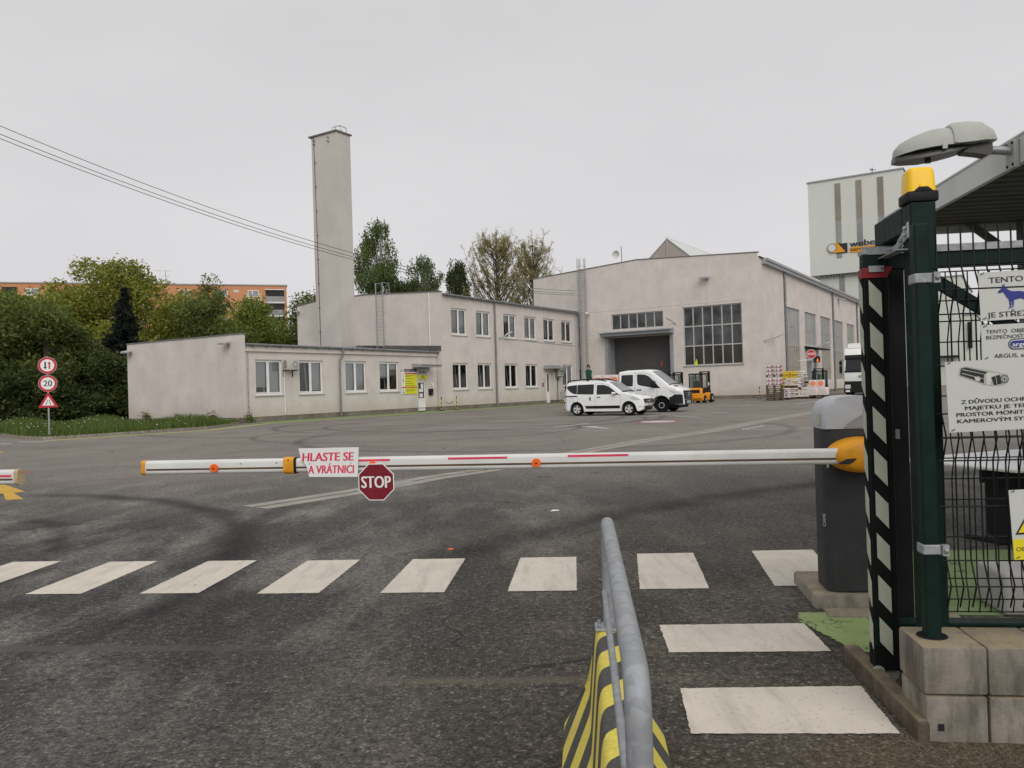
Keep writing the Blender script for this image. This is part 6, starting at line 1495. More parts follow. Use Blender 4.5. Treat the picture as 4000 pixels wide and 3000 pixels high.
# ---------------------------------------------------------------- forklifts
def forklift(label, x, y, h, group='forklifts in the yard'):
    F = thing('forklift', label, 'forklift', (x, y, 0), h, group)
    bm = BM(); t = BM(); box(t, (-.42, -.55, .16), (1.28, .55, .80))
    bmesh.ops.bevel(t, geom=list(t.edges), offset=.10, segments=3, profile=.5, affect='EDGES'); merge(bm, t)
    t = BM(); box(t, (-.58, -.53, .28), (.05, .53, 1.12)); bmesh.ops.bevel(t, geom=list(t.edges), offset=.13, segments=4, profile=.5, affect='EDGES'); merge(bm, t)
    obj('body', bm, M['forkorange'], F, smooth=45)
    bm = BM(); rbox(bm, (-.592, -.36, .74), (-.57, .36, .98), .01, 1)
    for s in (-1, 1): rbox(bm, (-.45, min(s*.50, s*.556), .70), (.06, max(s*.50, s*.556), 1.02), .02, 2)
    obj('vent_grille', bm, M['black'], F)
    bm = BM()
    for s in (-1, 1):
        lathe(bm, [(.02, 0), (.255, 0), (.26, .02), (.26, .16), (.24, .18), (.02, .18)], (.0, s*.50-.09, .26), 'y', 20); lathe(bm, [(.02, 0), (.33, 0), (.34, .03), (.34, .2), (.32, .22), (.02, .22)], (1.32, s*.52-.11, .34), 'y', 20)
    obj('wheel', bm, M['blackrub'], F, smooth=40)
    bm = BM()
    for s in (-1, 1): cyl(bm, (0, s*.595, .26), (0, s*.605, .26), .12, 12); cyl(bm, (1.32, s*.632, .34), (1.32, s*.645, .34), .16, 12)
    obj('hub', bm, M['greysteel'], F)
    bm = BM()
    for s in (-1, 1): prism(bm, circle(0, .26, .33, 16), 'y', s*.551, s*.556); box(bm, (.06, s*.5-.055, .80), (1.12, s*.5+.055, 1.12))
    obj('wheel_arch', bm, M['black'], F)
    bm = BM()
    for s in (-1, 1):
        y0 = s*.50
        tube(bm, [(-.36, y0, 1.05), (-.38, y0, 2.10)], .04, 6); tube(bm, [(1.12, y0, .75), (1.05, y0, 1.3), (.82, y0, 2.10)], .05, 6); box(bm, (-.40, y0-.03, 1.04), (1.1, y0+.03, 1.10)); tube(bm, [(.42, y0, 1.08), (.40, y0, 2.1)], .03, 6)
        box(bm, (.95, y0-.03, .5), (1.3, y0+.03, .9))
    box(bm, (-.42, -.55, 2.09), (.86, .55, 2.16))
    for k in range(5): box(bm, (-.35+.25*k, -.5, 2.161), (-.28+.25*k, .5, 2.19))
    obj('cab_frame', bm, M['black'], F, smooth=40)
    bm = BM()
    for s in (-1, 1): ngon(bm, [(-.34, s*.505, 1.12), (.40, s*.505, 1.12), (.38, s*.505, 2.06), (-.35, s*.505, 2.06)]); ngon(bm, [(.46, s*.505, 1.12), (1.06, s*.505, 1.12), (.82, s*.505, 2.06), (.44, s*.505, 2.06)])
    ngon(bm, [(-.38, -.46, 1.14), (-.38, .46, 1.14), (-.39, .46, 2.06), (-.39, -.46, 2.06)]); ngon(bm, [(1.09, -.46, 1.1), (1.09, .46, 1.1), (.85, .46, 2.06), (.85, -.46, 2.06)])
    obj('cab_glass', bm, M['forkglass'], F)
    bm = BM(); rbox(bm, (-.12, -.24, .85), (.36, .24, 1.0), .04, 2); rbox(bm, (-.22, -.22, .98), (-.08, .22, 1.62), .04, 2); obj('seat', bm, M['black'], F)
    bm = BM(); lathe(bm, [(.17, 0), (.19, .012), (.17, .024)], (.72, 0, 1.25), 'x', 16); cyl(bm, (.95, 0, .95), (.74, 0, 1.25), .03, 6); obj('steering_wheel', bm, M['black'], F)
    bm = BM()
    for s in (-1, 1): box(bm, (1.42, s*.34-.05, .12), (1.58, s*.34+.05, 2.35)); box(bm, (1.45, s*.25-.03, .2), (1.55, s*.25+.03, 2.25))
    for z in (.35, 1.05, 2.27): box(bm, (1.44, -.29, z), (1.56, .29, z+.08))
    cyl(bm, (1.5, 0, .3), (1.5, 0, 1.9), .05, 8); obj('mast', bm, M['black'], F)
    bm = BM(); box(bm, (1.60, -.5, .22), (1.66, .5, .32)); box(bm, (1.60, -.5, .50), (1.66, .5, .60))
    for s in (-1, 1): box(bm, (1.66, s*.28-.06, .10), (1.72, s*.28+.06, .75)); box(bm, (1.66, s*.28-.06, .06), (2.75, s*.28+.06, .11))
    obj('fork_carriage', bm, M['black'], F)
    bm = BM(); box(bm, (.72, -.545, 1.28), (.95, -.536, 1.5)); obj('label_plate', bm, M['white'], F)
    return F
M['forkglass'] = glass_mat('forklift_glass', (.45, .55, .50), .35)
hf = R(56)
forklift('orange forklift with dark cab parked right of the crew cab truck', 13.75, 59.2, hf)
forklift('forklift half hidden behind the crew cab truck windscreen', 11.8, 59.6, hf)
F3p = Vector((24.85, 64.4, 0)); h3 = R(-115)
forklift('forklift with driver carrying wrapped packs beside the bag stacks', F3p.x, F3p.y, h3)
f3 = Vector((math.cos(h3), math.sin(h3), 0)); l3 = Vector((-f3.y, f3.x, 0))
def on_fork(x, y, z): p = F3p+f3*x+l3*y; return (p.x, p.y, z)

# ---------------------------------------------------------------- white lorry
ht = R(-119); Tp = Vector((28.75, 66.0, 0))
LT = thing('lorry', 'white lorry with dark windscreen facing the gate, partly behind the striped post', 'lorry', Tp, ht)
bm = BM(); t = BM(); prism(t, [(-1.9, .9), (.0, .9), (.10, 1.25), (.06, 2.05), (-.12, 3.2), (-.50, 3.85), (-1.0, 4.02), (-1.9, 4.02)], 'y', -1.22, 1.22)
bmesh.ops.bevel(t, geom=[e for e in t.edges if abs(abs(e.verts[0].co.y)-1.22) < .01 and abs(e.verts[0].co.y-e.verts[1].co.y) < .01], offset=.10, segments=3, profile=.5, affect='EDGES'); merge(bm, t)
obj('cab', bm, M['truckwhite'], LT, smooth=40)
bm = BM(); ngon(bm, [(.07, -1.1, 2.1), (.07, 1.1, 2.1), (-.10, 1.04, 3.22), (-.10, -1.04, 3.22)]); obj('windscreen', bm, M['cardark'], LT)
bm = BM(); prism(bm, [(-.08, 3.05), (.08, 3.12), (-.02, 3.42), (-.22, 3.42)], 'y', -1.12, 1.12); obj('sun_visor', bm, M['black'], LT)
bm = BM(); box(bm, (.06, -1.15, 1.98), (.11, 1.15, 2.12)); box(bm, (.0, -1.2, 1.02), (.125, 1.2, 1.24)); obj('black_trim', bm, M['black'], LT)
bm = BM(); rbox(bm, (-.25, -1.24, .28), (.16, 1.24, 1.02), .06, 3); obj('bumper', bm, M['black'], LT)
for s in (-1, 1):
    bm = BM(); rbox(bm, (.10, min(s*.72, s*1.17), .62), (.175, max(s*.72, s*1.17), .96), .03, 2); obj('headlight', bm, M['lampglass'], LT)
    bm = BM(); box(bm, (.165, min(s*.78, s*1.1), .36), (.175, max(s*.78, s*1.1), .52)) ; obj('bumper_panel', bm, M['truckwhite'], LT)
    bm = BM(); rbox(bm, (-.2, min(s*1.36, s*1.58), 1.95), (-.05, max(s*1.36, s*1.58), 2.55), .04, 2); rbox(bm, (-.2, min(s*1.36, s*1.58), 2.6), (-.05, max(s*1.36, s*1.58), 2.95), .04, 2); tube(bm, [(-.2, s*1.2, 3.0), (-.12, s*1.45, 3.02), (-.12, s*1.45, 1.8), (-.2, s*1.2, 1.8)], .03, 6); obj('mirror', bm, M['black'], LT)
    wheel(LT, -1.2, s*.92, .5, .28, s, 'greysteel', 0); wheel(LT, -4.6, s*.92, .5, .28, s, 'greysteel', 0)
bm = BM(); lathe(bm, [(.11, 0), (.13, .02), (.11, .04), (.09, .02)], (.105, 0, 1.62), 'x', 16); obj('emblem', bm, M['greysteel'], LT)
bm = BM(); prism(bm, [(-.9, 4.02), (-.95, 4.35), (-1.85, 4.45), (-1.85, 4.02)], 'y', -.95, .95); obj('air_deflector', bm, M['truckwhite'], LT)
bm = BM(); box(bm, (-13, -1.25, 1.1), (-2.5, 1.25, 4.0)); obj('trailer', bm, M['truckwhite'], LT)
bm = BM(); box(bm, (-12.5, -.5, .6), (-.4, .5, 1.09)); obj('chassis', bm, M['black'], LT)
# ================================================================== PEOPLE
def person(label, loc, rz, jacket, legs, scale=1., sit=False, group=None, extra=()):
    T = thing('person', label, 'person', loc, rz, group)
    V, Rr, E = [], [], []
    def add(p, r, par=None):
        V.append(p); Rr.append(r)
        if par is not None: E.append((par, len(V)-1))
        return len(V)-1
    hz = .95; pel = add((0, 0, hz), .165); s1 = add((0, .01, 1.12), .165, pel); ch = add((0, .005, 1.33), .20, s1); sh = add((0, .01, 1.45), .13, ch); nk = add((0, .005, 1.53), .058, sh)
    h1 = add((0, -.01, 1.60), .074, nk); h2 = add((0, -.012, 1.69), .086, h1); add((0, .0, 1.755), .055, h2); add((0, -.112, 1.645), .014, h1)
    for s in (-1, 1):
        add((s*.078, .0, 1.655), .016, h2)
        a = add((s*.205, .01, 1.42), .085, sh); b = add((s*.27, .03, 1.17), .068, a)
        c = add((s*.27, -.05, .94), .042, b); d = add((s*.262, -.075, .865), .034, c)
        for k, (dx, L) in enumerate(((-.024, .06), (-.008, .072), (.008, .07), (.022, .055))):
            e = add((s*.252+dx*.2, -.088+dx*1.3, .83), .009, d); f = add((s*.25+dx*.2, -.098+dx*1.3, .83-L*.6), .008, e); add((s*.245, -.108+dx*1.3, .83-L), .006, f)
        e = add((s*.235, -.11, .855), .010, c); add((s*.228, -.135, .82), .008, e)
        if not sit:
            k0 = add((s*.095, .0, .86), .098, pel); k1 = add((s*.105, -.01, .50), .066, k0); k2 = add((s*.11, .02, .10), .045, k1); k3 = add((s*.115, -.06, .05), .042, k2); add((s*.12, -.16, .035), .035, k3)
        else:
            k0 = add((s*.10, -.05, .92), .10, pel); k1 = add((s*.13, -.45, .90), .07, k0); k2 = add((s*.13, -.48, .52), .05, k1); k3 = add((s*.13, -.56, .47), .042, k2); add((s*.13, -.64, .45), .035, k3)
    me = bpy.data.meshes.new('person_skin'); me.from_pydata(V, E, []); o = bpy.data.objects.new('tmp', me); COL.objects.link(o)
    o.modifiers.new('s', 'SKIN'); sv = me.skin_vertices[0].data
    for i, r in enumerate(Rr): sv[i].radius = (r, r)
    sv[0].use_root = True
    o.modifiers.new('d', 'SUBSURF').levels = 1
    dg = bpy.context.evaluated_depsgraph_get(); m2 = bpy.data.meshes.new_from_object(o.evaluated_get(dg)); bpy.data.objects.remove(o)
    m2.materials.clear()
    for m in (jacket, legs, 'skin', 'black'): m2.materials.append(M[m])
    for p in m2.polygons:
        c = p.center; p.use_smooth = True
        if c.z > 1.525: p.material_index = 2
        elif abs(c.x) > .19 and c.z < .91 and c.y > -.2: p.material_index = 2
        elif c.z < .93 and not (abs(c.x) > .19 and c.y > -.2): p.material_index = 1
        else: p.material_index = 0
        if (not sit and c.z < .10) or (sit and c.z < .52): p.material_index = 3
    b = bpy.data.objects.new('body', m2); COL.objects.link(b); b.parent = T
    bm = BM(); ball(bm, (0, .012, 1.712), (.088, .098, .075), 14); ball(bm, (0, .04, 1.66), (.082, .075, .075), 12); obj('hair', bm, M['hair'], T, smooth=60)
    bm = BM()
    for s in (-1, 1): ball(bm, (s*.032, -.087, 1.672), (.013, .008, .008), 8)
    obj('eyes', bm, M['dark'], b)
    if 'mask' in extra:
        bm = BM(); ball(bm, (0, -.055, 1.615), (.066, .058, .052), 12); obj('face_mask', bm, M['black'], T, smooth=60)
    else:
        bm = BM(); ball(bm, (0, -.088, 1.608), (.024, .008, .006), 8); obj('mouth', bm, M['bagred'], b)
    if 'cap' in extra:
        bm = BM(); ball(bm, (0, .0, 1.722), (.098, .106, .066), 14); prism(bm, [(.07*math.cos(a), -.08-.10*math.sin(a)) for a in np.linspace(0, math.pi, 9)], 'z', 1.70, 1.712); obj('cap', bm, M['black'], T, smooth=60)
    if 'vest' in extra:
        bm = BM(); rings = []
        for z, rx, ry in ((.93, .20, .165), (1.1, .195, .163), (1.3, .215, .185), (1.42, .20, .155), (1.49, .11, .10)): rings.append([bm.verts.new((rx*math.cos(a)*1.0, .008+ry*math.sin(a), z)) for a in np.linspace(0, 2*math.pi, 20, endpoint=False)])
        for a, c in zip(rings, rings[1:]):
            for k in range(20):
                if k not in (14, 15) or c is rings[1]: bm.faces.new((a[k], a[(k+1) % 20], c[(k+1) % 20], c[k]))
        obj('vest', bm, M['hivis' if 'green' not in extra else 'hivisgreen'], T, smooth=60)
        bm = BM()
        for z, rx, ry in ((1.12, .201, .169),):
            for k in range(20):
                a, c = 2*math.pi*k/20, 2*math.pi*(k+1)/20; P = lambda q, zz: (rx*math.cos(q), .008+ry*math.sin(q), zz); ngon(bm, [P(a, z), P(c, z), P(c, z+.05), P(a, z+.05)])
        obj('reflective_band', bm, M['hood'], T)
    if 'collar' in extra:
        bm = BM(); lathe(bm, [(.075, 1.47), (.085, 1.50), (.078, 1.535), (.066, 1.53)], (0, .005, 0), 'z', 14); obj('collar', bm, M[jacket], T, smooth=60)
    T.scale = (scale,)*3; return T
p = on_truck(-4.35, -.55, .95)
person('person in a dark green work jacket and black mask standing on the truck bed', p, R(60), 'workgreen', 'trousers', .98, extra=('mask', 'collar'))
person('person in a yellow hi-vis vest and dark cap behind the small van rear', (3.68, 51.6, 0), R(40), 'black', 'trousers', 1.03, extra=('vest', 'cap'))
p = on_fork(.08, 0, .12)
person('forklift driver in a bright green hi-vis vest seated inside the cab', p, R(-115+90), 'hivisgreen', 'trousers', .97, sit=True, extra=('vest', 'green'))
bm = BM(); rbox(bm, (-.33, -.25, .52), (.33, .25, 1.12), .03, 2)
for k in range(3): box(bm, (-.335, -.22, .60+k*.17), (-.325, .22, .68+k*.17))
for k in range(3): box(bm, (-.28, -.258, .60+k*.17), (.28, -.249, .68+k*.17))
o = tag(obj('plastic_crate_stack', bm, M['white'], None, (3.68, 50.9, 0), (0, 0, R(-20))), 'white ribbed plastic bin on a trolley in front of the vest wearer', 'bin')
bm = BM(); box(bm, (-.35, -.28, .44), (.35, .28, .50)); 
for x in (-.28, .28):
    for y in (-.2, .2): cyl(bm, (x, y, .0), (x, y, .44), .02, 6)
tr = obj('trolley', bm, M['black'], None, (3.68, 50.9, 0), (0, 0, R(-20))); tag(tr, 'low black trolley under the white bin', 'trolley')

# ================================================================== PALLETS, BAGS, PACKS
def pallet_mesh():
    bm = BM()
    for y in (-.4, -.22, -.05, .12, .3): box(bm, (-.6, y, .122), (.6, y+.10, .144))
    for x in (-.6, -.0725, .455): box(bm, (x, -.4, .10), (x+.145, .4, .1215))
    for x in (-.6, -.0725, .455):
        for y in (-.4, -.05, .30): box(bm, (x, y, .022), (x+.145, y+.10, .0995))
    for y in (-.4, -.05, .30): box(bm, (-.6, y, 0), (.6, y+.10, .0215))
    return bm
PAL = None
def pallet(x, y, z, rz, label, group):
    global PAL
    if PAL is None: PAL = obj('pallet', pallet_mesh(), M['wood']); o = PAL
    else: o = PAL.copy(); COL.objects.link(o)
    o.location = (x, y, z); o.rotation_euler = (0, 0, rz+random.uniform(-.03, .03)); return tag(o, label, 'pallet', group)
BAGM = {}
def bag_proto(a, b):
    if (a, b) not in BAGM:
        t = BM(); bmesh.ops.create_cube(t, size=1); bmesh.ops.subdivide_edges(t, edges=list(t.edges), cuts=4, use_grid_fill=True)
        for v in t.verts:
            x, y, z = v.co; e = max(abs(x), abs(y))*2; th = 1-.42*max(0, e-.35)**1.6; v.co = (x*.60*(1-.02*abs(z)), y*.40, z*.142*th)
        for f in t.faces:
            c = f.calc_center_median(); f.material_index = 1 if (.10 < c.x < .24 or -.22 < c.x < -.1 and abs(c.y) > .12) else 0
        me = bpy.data.meshes.new('cement_bag'); t.to_mesh(me); t.free(); me.polygons.foreach_set('use_smooth', [True]*len(me.polygons))
        me.materials.append(M[a]); me.materials.append(M[b]); BAGM[(a, b)] = me
    return BAGM[(a, b)]
def tier(cx, cy, z, rz, layers, kind, label, group):
    me = bag_proto(*kind); c, s = math.cos(rz), math.sin(rz)
    for k in range(layers):
        lay = ((-.3, -.2, 0), (.3, -.2, 0), (-.3, .2, 0), (.3, .2, 0)) if k % 2 == 0 else ((-.4, 0, 90), (0, .0, 90), (.4, 0, 90))
        for (u, v, r) in lay:
            u += random.uniform(-.02, .02); v += random.uniform(-.02, .02)
            o = bpy.data.objects.new('cement_bag', me); COL.objects.link(o); o.location = (cx+u*c-v*s, cy+u*s+v*c, z+.075+.146*k); o.rotation_euler = (0, 0, rz+R(r)+random.uniform(-.05, .05)); tag(o, label, 'bag', group)
rs = R(-17)
for k in range(6): pallet(19.62, 59.6, .002+.1445*k, rs, 'empty wooden pallet in the knee high pile at the warehouse corner', 'empty pallets in the pile')
def load(cx, cy, z, layers, kind, label, group, plabel, rz=None):
    rz = rs if rz is None else rz
    pallet(cx, cy, z, rz, plabel, 'loaded pallets'); tier(cx, cy, z+.146, rz, layers, kind, label, group); return z+.146+.146*layers+.02
for k in range(7): pallet(20.0, 60.95, .002+.1445*k, rs, 'empty wooden pallet in the second pile, added as shade backing under the tall white and red bag stack', 'added pallets under the tall stack')  # added pile, a dark backing that makes the front pile's gaps look shaded
z = load(20.0, 60.95, 1.016, 4, ('bagwhite', 'bagred'), 'white and red bag in the lower tier above the empty pallets', 'bags in the lower tier above the pallets', 'pallet under the lower tier above the empty pallet pile')
load(20.02, 61.0, z, 5, ('bagwhite', 'bagred'), 'white and red bag in the topmost tier nearest the warehouse corner', 'bags in the topmost tier', 'pallet under the topmost tier at the warehouse corner')
z = load(22.55, 64.9, .002, 7, ('bagyellow', 'bagyellow'), 'yellow bag in the lower tier of the tall yellow stack', 'yellow bags, lower tier', 'pallet under the lower tier of the yellow stack')
load(22.55, 64.9, z, 6, ('bagyellow', 'bagyellow'), 'yellow bag in the upper tier of the tall yellow stack', 'yellow bags, upper tier', 'pallet halfway up the yellow stack')
load(21.1, 61.45, .002, 5, ('bagwhite', 'bagred'), 'white bag in the low stack touching the empty pallets', 'bags right of the empty pallets', 'pallet under the low white stack', RB)
z = load(21.75, 62.35, .002, 5, ('bagcream', 'bagwhite'), 'cream bag in the bottom half of the narrow cream stack', 'bags in the cream stack bottom', 'pallet under the cream stack', RB)
load(21.75, 62.35, z, 4, ('bagcream', 'bagwhite'), 'cream bag in the top half of the narrow cream stack', 'bags in the cream stack top', 'pallet halfway up the cream stack', RB)
z = load(22.55, 63.2, .002, 4, ('bagwhite', 'bagred'), 'white and red bag in the bottom half of the stack right of the cream one', 'bags right of the cream stack, bottom', 'pallet under the stack right of the cream one', RB)
load(22.55, 63.2, z, 5, ('bagwhite', 'bagred'), 'white and red bag in the top half of the stack right of the cream one', 'bags right of the cream stack, top', 'pallet halfway up the stack right of the cream one', RB)
load(23.1, 63.0, .002, 5, ('bagwhite', 'bagcream'), 'white bag in the low stack left of the loaded forklift', 'bags left of the forklift', 'pallet under the low stack left of the loaded forklift', RB)
z = load(23.75, 65.6, .002, 7, ('bagwhite', 'bagcream'), 'white bag in the lower tier of the tall white stack behind the forklift', 'tall white stack bags, lower', 'pallet under the tall white stack', RB)
load(23.75, 65.6, z, 6, ('bagwhite', 'bagcream'), 'white bag in the upper tier of the tall white stack behind the forklift', 'tall white stack bags, upper', 'pallet halfway up the tall white stack', RB)
load(27.3, 72.5, .002, 6, ('bagwhite', 'bagcream'), 'white bag in the lone stack left of the lorry', 'bags in the stack by the lorry', 'pallet under the lone stack by the lorry')
load(36.5, 70.5, .002, 6, ('bagwhite', 'bagyellow'), 'white and yellow bag in the stack glimpsed through the gate mesh', 'bags seen through the gate', 'pallet under the stack glimpsed through the gate')
# packs on the forks
x0 = 2.25
pallet(*on_fork(x0, 0, .115), h3+R(90), 'pallet on the forks of the loaded forklift', 'loaded pallets')
lb = ['lower left', 'lower right']
for k, yy in enumerate((.375, -.375)):
    c = thing('wrapped_pack', 'pale pink wrapped pack on the forks, %s of the two big ones' % ('left' if k else 'right'), 'pack', on_fork(x0, yy, .262), h3, 'packs carried by the forklift')
    bm = BM(); rbox(bm, (-.4, -.37, 0), (.4, .37, .60), .02, 2); obj('wrapped_body', bm, M['packpink'], c, smooth=40)
    bm = BM()
    for r in range(6): box(bm, (.401, -.26, .1+.075*r), (.4045, .24-.05*(r % 3), .118+.075*r))
    obj('printed_lines', bm, M['greysteel'], c)
for k, yy in enumerate((.285, -.285)):
    c = thing('wrapped_pack', 'pink pack with orange disc on top of the forklift load, %s one' % ('left' if k else 'right'), 'pack', on_fork(x0, yy-.10, .864), h3, 'packs carried by the forklift')
    bm = BM(); rbox(bm, (-.4, -.28, 0), (.4, .28, .58), .02, 2); obj('wrapped_body', bm, M['packpink'], c, smooth=40)
    bm = BM(); prism(bm, circle(0, .30, .22, 20, rz=.21), 'x', .401, .405); obj('orange_disc', bm, M['packorange'], c)

# stop sign post with signal light at the side door
p = Vector((23.75, 63.4, 0))
SS = thing('stop_sign_post', 'large red stop sign on a grey post behind the loaded forklift', 'sign', (25.35, 67.2, 0), R(-20))
bm = BM(); cyl(bm, (0, 0.05, 0), (0, 0.05, 3.5), .05, 8); box(bm, (-.12, .02, 1.4), (.1, .08, 2.85)); obj('pole', bm, M['greysteel'], SS)
bm = BM(); prism(bm, [(x-.1, z+3.62) for x, z in octagon(.37)], 'y', -.06, -.05); pl = obj('plate', bm, M['white'], SS)
bm = BM(); prism(bm, [(x-.1, z+3.62) for x, z in octagon(.335)], 'y', -.066, -.0605); obj('red_field', bm, M['red'], pl)
text('STOP', .54, M['white'], pl, (-.1, -.068, 3.53), (R(90), 0, 0), h=.2, bold=.04, align='CENTER', depth=.003)
bm = BM(); box(bm, (-1.1, .0, 3.12), (-.05, .04, 3.17)); obj('side_arm', bm, M['white'], SS)
bm = BM(); rbox(bm, (.08, -.05, 2.93), (.58, .2, 3.42), .03, 2); sb = obj('signal_box', bm, M['black'], SS)
bm = BM(); prism(bm, [(.30, 2.98), (.45, 3.0), (.42, 3.12), (.36, 3.27), (.33, 3.10)], 'y', -.058, -.0515); obj('signal_light', bm, M['signal'], sb)

# ================================================================== ROAD SIGNS ON THE VERGE
RS = thing('road_sign_post', 'grey post with two round red bordered signs and a warning triangle', 'road sign', (-19.28, 33.2, 0), R(22))
bm = BM(); cyl(bm, (0, .03, 0), (0, .03, 3.4), .033, 10); obj('pole', bm, M['greysteel'], RS, smooth=60)
def round_sign(z, r=.35):
    bm = BM(); prism(bm, circle(0, z, r, 40), 'y', -.02, -.004); pl = obj('round_sign', bm, M['hood'], RS)
    bm = BM(); prism(bm, circle(0, z, r*.965, 40), 'y', -.023, -.0205); obj('red_ring', bm, M['red'], pl)
    bm = BM(); prism(bm, circle(0, z, r*.72, 40), 'y', -.026, -.0235); obj('white_field', bm, M['white'], pl); return pl
a = round_sign(3.03)
def arrow(bm, x, z, s, up):
    k = 1 if up else -1; prism(bm, [(x-.028*s, z-.15*k*s), (x+.028*s, z-.15*k*s), (x+.028*s, z+.07*k*s), (x+.065*s, z+.07*k*s), (x, z+.16*k*s), (x-.065*s, z+.07*k*s), (x-.028*s, z+.07*k*s)], 'y', -.029, -.0265)
bm = BM(); arrow(bm, -.075, 3.03, 1, False); obj('arrow_symbol', bm, M['lettblack'], a)
bm = BM(); arrow(bm, .075, 3.03, 1, True); obj('arrow_symbol', bm, M['red'], a)
a = round_sign(2.28)
text('20', .31, M['lettblack'], a, (0, -.0265, 2.165), (R(90), 0, 0), h=.24, bold=.02, align='CENTER', depth=.002)
bm = BM(); prism(bm, [(-.37, 1.28), (.37, 1.28), (.03, 1.88), (-.03, 1.88)], 'y', -.02, -.004); a = obj('triangle_sign', bm, M['red'], RS)
bm = BM(); prism(bm, [(-.22, 1.365), (.22, 1.365), (0, 1.75)], 'y', -.023, -.0205); obj('white_field', bm, M['white'], a)
bm = BM()
for s in (-1, 1): prism(bm, [(s*x, z) for x, z in ((.075, 1.39), (.10, 1.39), (.085, 1.46), (.05, 1.51), (.045, 1.60), (.022, 1.60), (.028, 1.51), (.06, 1.45))], 'y', -.026, -.0235)
obj('narrowing_symbol', bm, M['lettblack'], a)

# ================================================================== SMALL THINGS ON THE WALLS
def onwall(name, label, cat, s, t, z, rz=0, group=None): p = W(s, t, z); return thing(name, label, cat, p, RB+rz, group)
A = onwall('air_conditioner', 'pale air conditioner unit on brackets beside the second window of the wing', 'air conditioner', 3.0, -.02, 2.98)
def ac_unit(A):
    bm = BM(); rbox(bm, (0, -.50, .02), (.95, -.17, .64), .015, 2); cs = obj('casing', bm, M['acwhite'], A, smooth=40)
    bm = BM(); o_ = circle(.62, .33, .23, 24); prism(bm, o_, 'y', -.508, -.5015); obj('fan_grille', bm, M['greysteel'], cs)
    bm = BM(); lathe(bm, [(.05, -.515), (.05, -.509), (.005, -.509)], (.62, 0, .33), 'y', 12); obj('fan_hub', bm, M['white'], cs)
    bm = BM()
    for k in range(6): box(bm, (-.006, -.46, .12+.08*k), (-.001, -.22, .15+.08*k))
    obj('side_louvre', bm, M['black'], cs)
    bm = BM()
    for x in (.1, .8): box(bm, (x, -.52, -.03), (x+.05, .02, .015)); box(bm, (x, -.02, -.4), (x+.05, .02, -.031))
    obj('bracket', bm, M['black'], A)
M['acwhite'] = pm('ac_casing', (.50, .48, .43), .5, var=.06, scale=4, grime=.1, gcol=(.25, .2, .14))
ac_unit(A)
bm = BM(); tube(bm, [(.15, -.03, 2.9-2.98), (.16, -.03, -1.2), (.18, -.03, -2.6)], .03, 8); obj('drain_pipe', bm, M['white_pvc'], A)
A = onwall('air_conditioner', 'smaller air conditioner unit beside the office block side door', 'air conditioner', 34.9, T0-.02, 2.45); ac_unit(A)
bm = BM(); tube(bm, [(.6, -.03, -.05), (.6, -.03, -2.3)], .025, 6); obj('drain_pipe', bm, M['black'], A)
# notice boards by the wing door
NBd = onwall('safety_board', 'tall yellow safety rules board with red bars beside the glazed door', 'sign', 13.80, -.03, 1.32)
bm = BM(); box(bm, (0, -.02, 0), (1.72, .0, 1.78)); b = obj('board', bm, M['white'], NBd)
bm = BM(); box(bm, (.38, -.024, 0), (1.72, -.0205, .42)); box(bm, (.38, -.024, .51), (1.72, -.0205, 1.40)); obj('yellow_field', bm, M['signyellow'], b)
bm = BM(); box(bm, (0, -.024, .425), (1.72, -.0205, .505)); box(bm, (.38, -.024, 1.41), (1.72, -.0205, 1.53)); obj('red_bar', bm, M['red'], b)
bm = BM(); box(bm, (0, -.024, 1.58), (1.72, -.0205, 1.78)); obj('header', bm, M['lettblack'], b)
bm = BM(); box(bm, (.05, -.028, 1.60), (.33, -.0245, 1.76)); obj('header_logo', bm, M['white'], b)
text('weber', .22, M['lettblack'], b, (.08, -.029, 1.645), (R(90), 0, 0), bold=.02)
bm = BM()
for z, w in ((1.30, .95), (1.24, .5), (1.08, .9), (.90, .7), (.74, .85), (.58, 1.0), (.28, 1.05), (.2, .9)): box(bm, (.44, -.0265, z), (.44+w, -.0245, z+.025))
obj('text_line', bm, M['lettblack'], b)
bm = BM()
for z, w in ((1.72, .5), (1.665, 1.0), (1.61, .35), (1.465, 1.1), (.455, .5)): box(bm, (.44, -.0265, z), (.44+w, -.0245, z+.02))
obj('text_line', bm, M['hood'], b)
for k, m in enumerate(('red', 'red', 'red', 'blue', 'red', 'signyellow')):
    bm = BM(); z = 1.42-.155*k
    if k < 5:
        o_, i_ = circle(.19, z, .066, 18), circle(.19, z, .045 if m == 'red' else .0, 18)
        for q in range(18): ngon(bm, [(o_[q][0], -.022, o_[q][1]), (o_[(q+1) % 18][0], -.022, o_[(q+1) % 18][1]), (i_[(q+1) % 18][0], -.022, i_[(q+1) % 18][1]), (i_[q][0], -.022, i_[q][1])])
    else: prism(bm, [(.11, z-.06), (.27, z-.06), (.19, z+.07)], 'y', -.0225, -.0205)
    obj('pictogram', bm, M[m], b)
for z in (.3, .12):
    bm = BM(); prism(bm, circle(.2, z, .07, 16), 'y', -.0225, -.0205); obj('pictogram', bm, M['blue'] if z < .2 else M['hood'], b)
NS = onwall('company_sign', 'square company sign with black lettering above yellow field over the glazed door', 'sign', 15.70, -.03, 2.38)
bm = BM(); box(bm, (0, -.02, .28), (1.02, 0, .72)); b = obj('board', bm, M['hood'], NS)
bm = BM(); box(bm, (0, -.02, 0), (1.02, 0, .279)); obj('board', bm, M['signyellow'], NS)
text('weber', .66, M['lettblack'], b, (.27, -.022, .42), (R(90), 0, 0), h=.19, bold=.03)
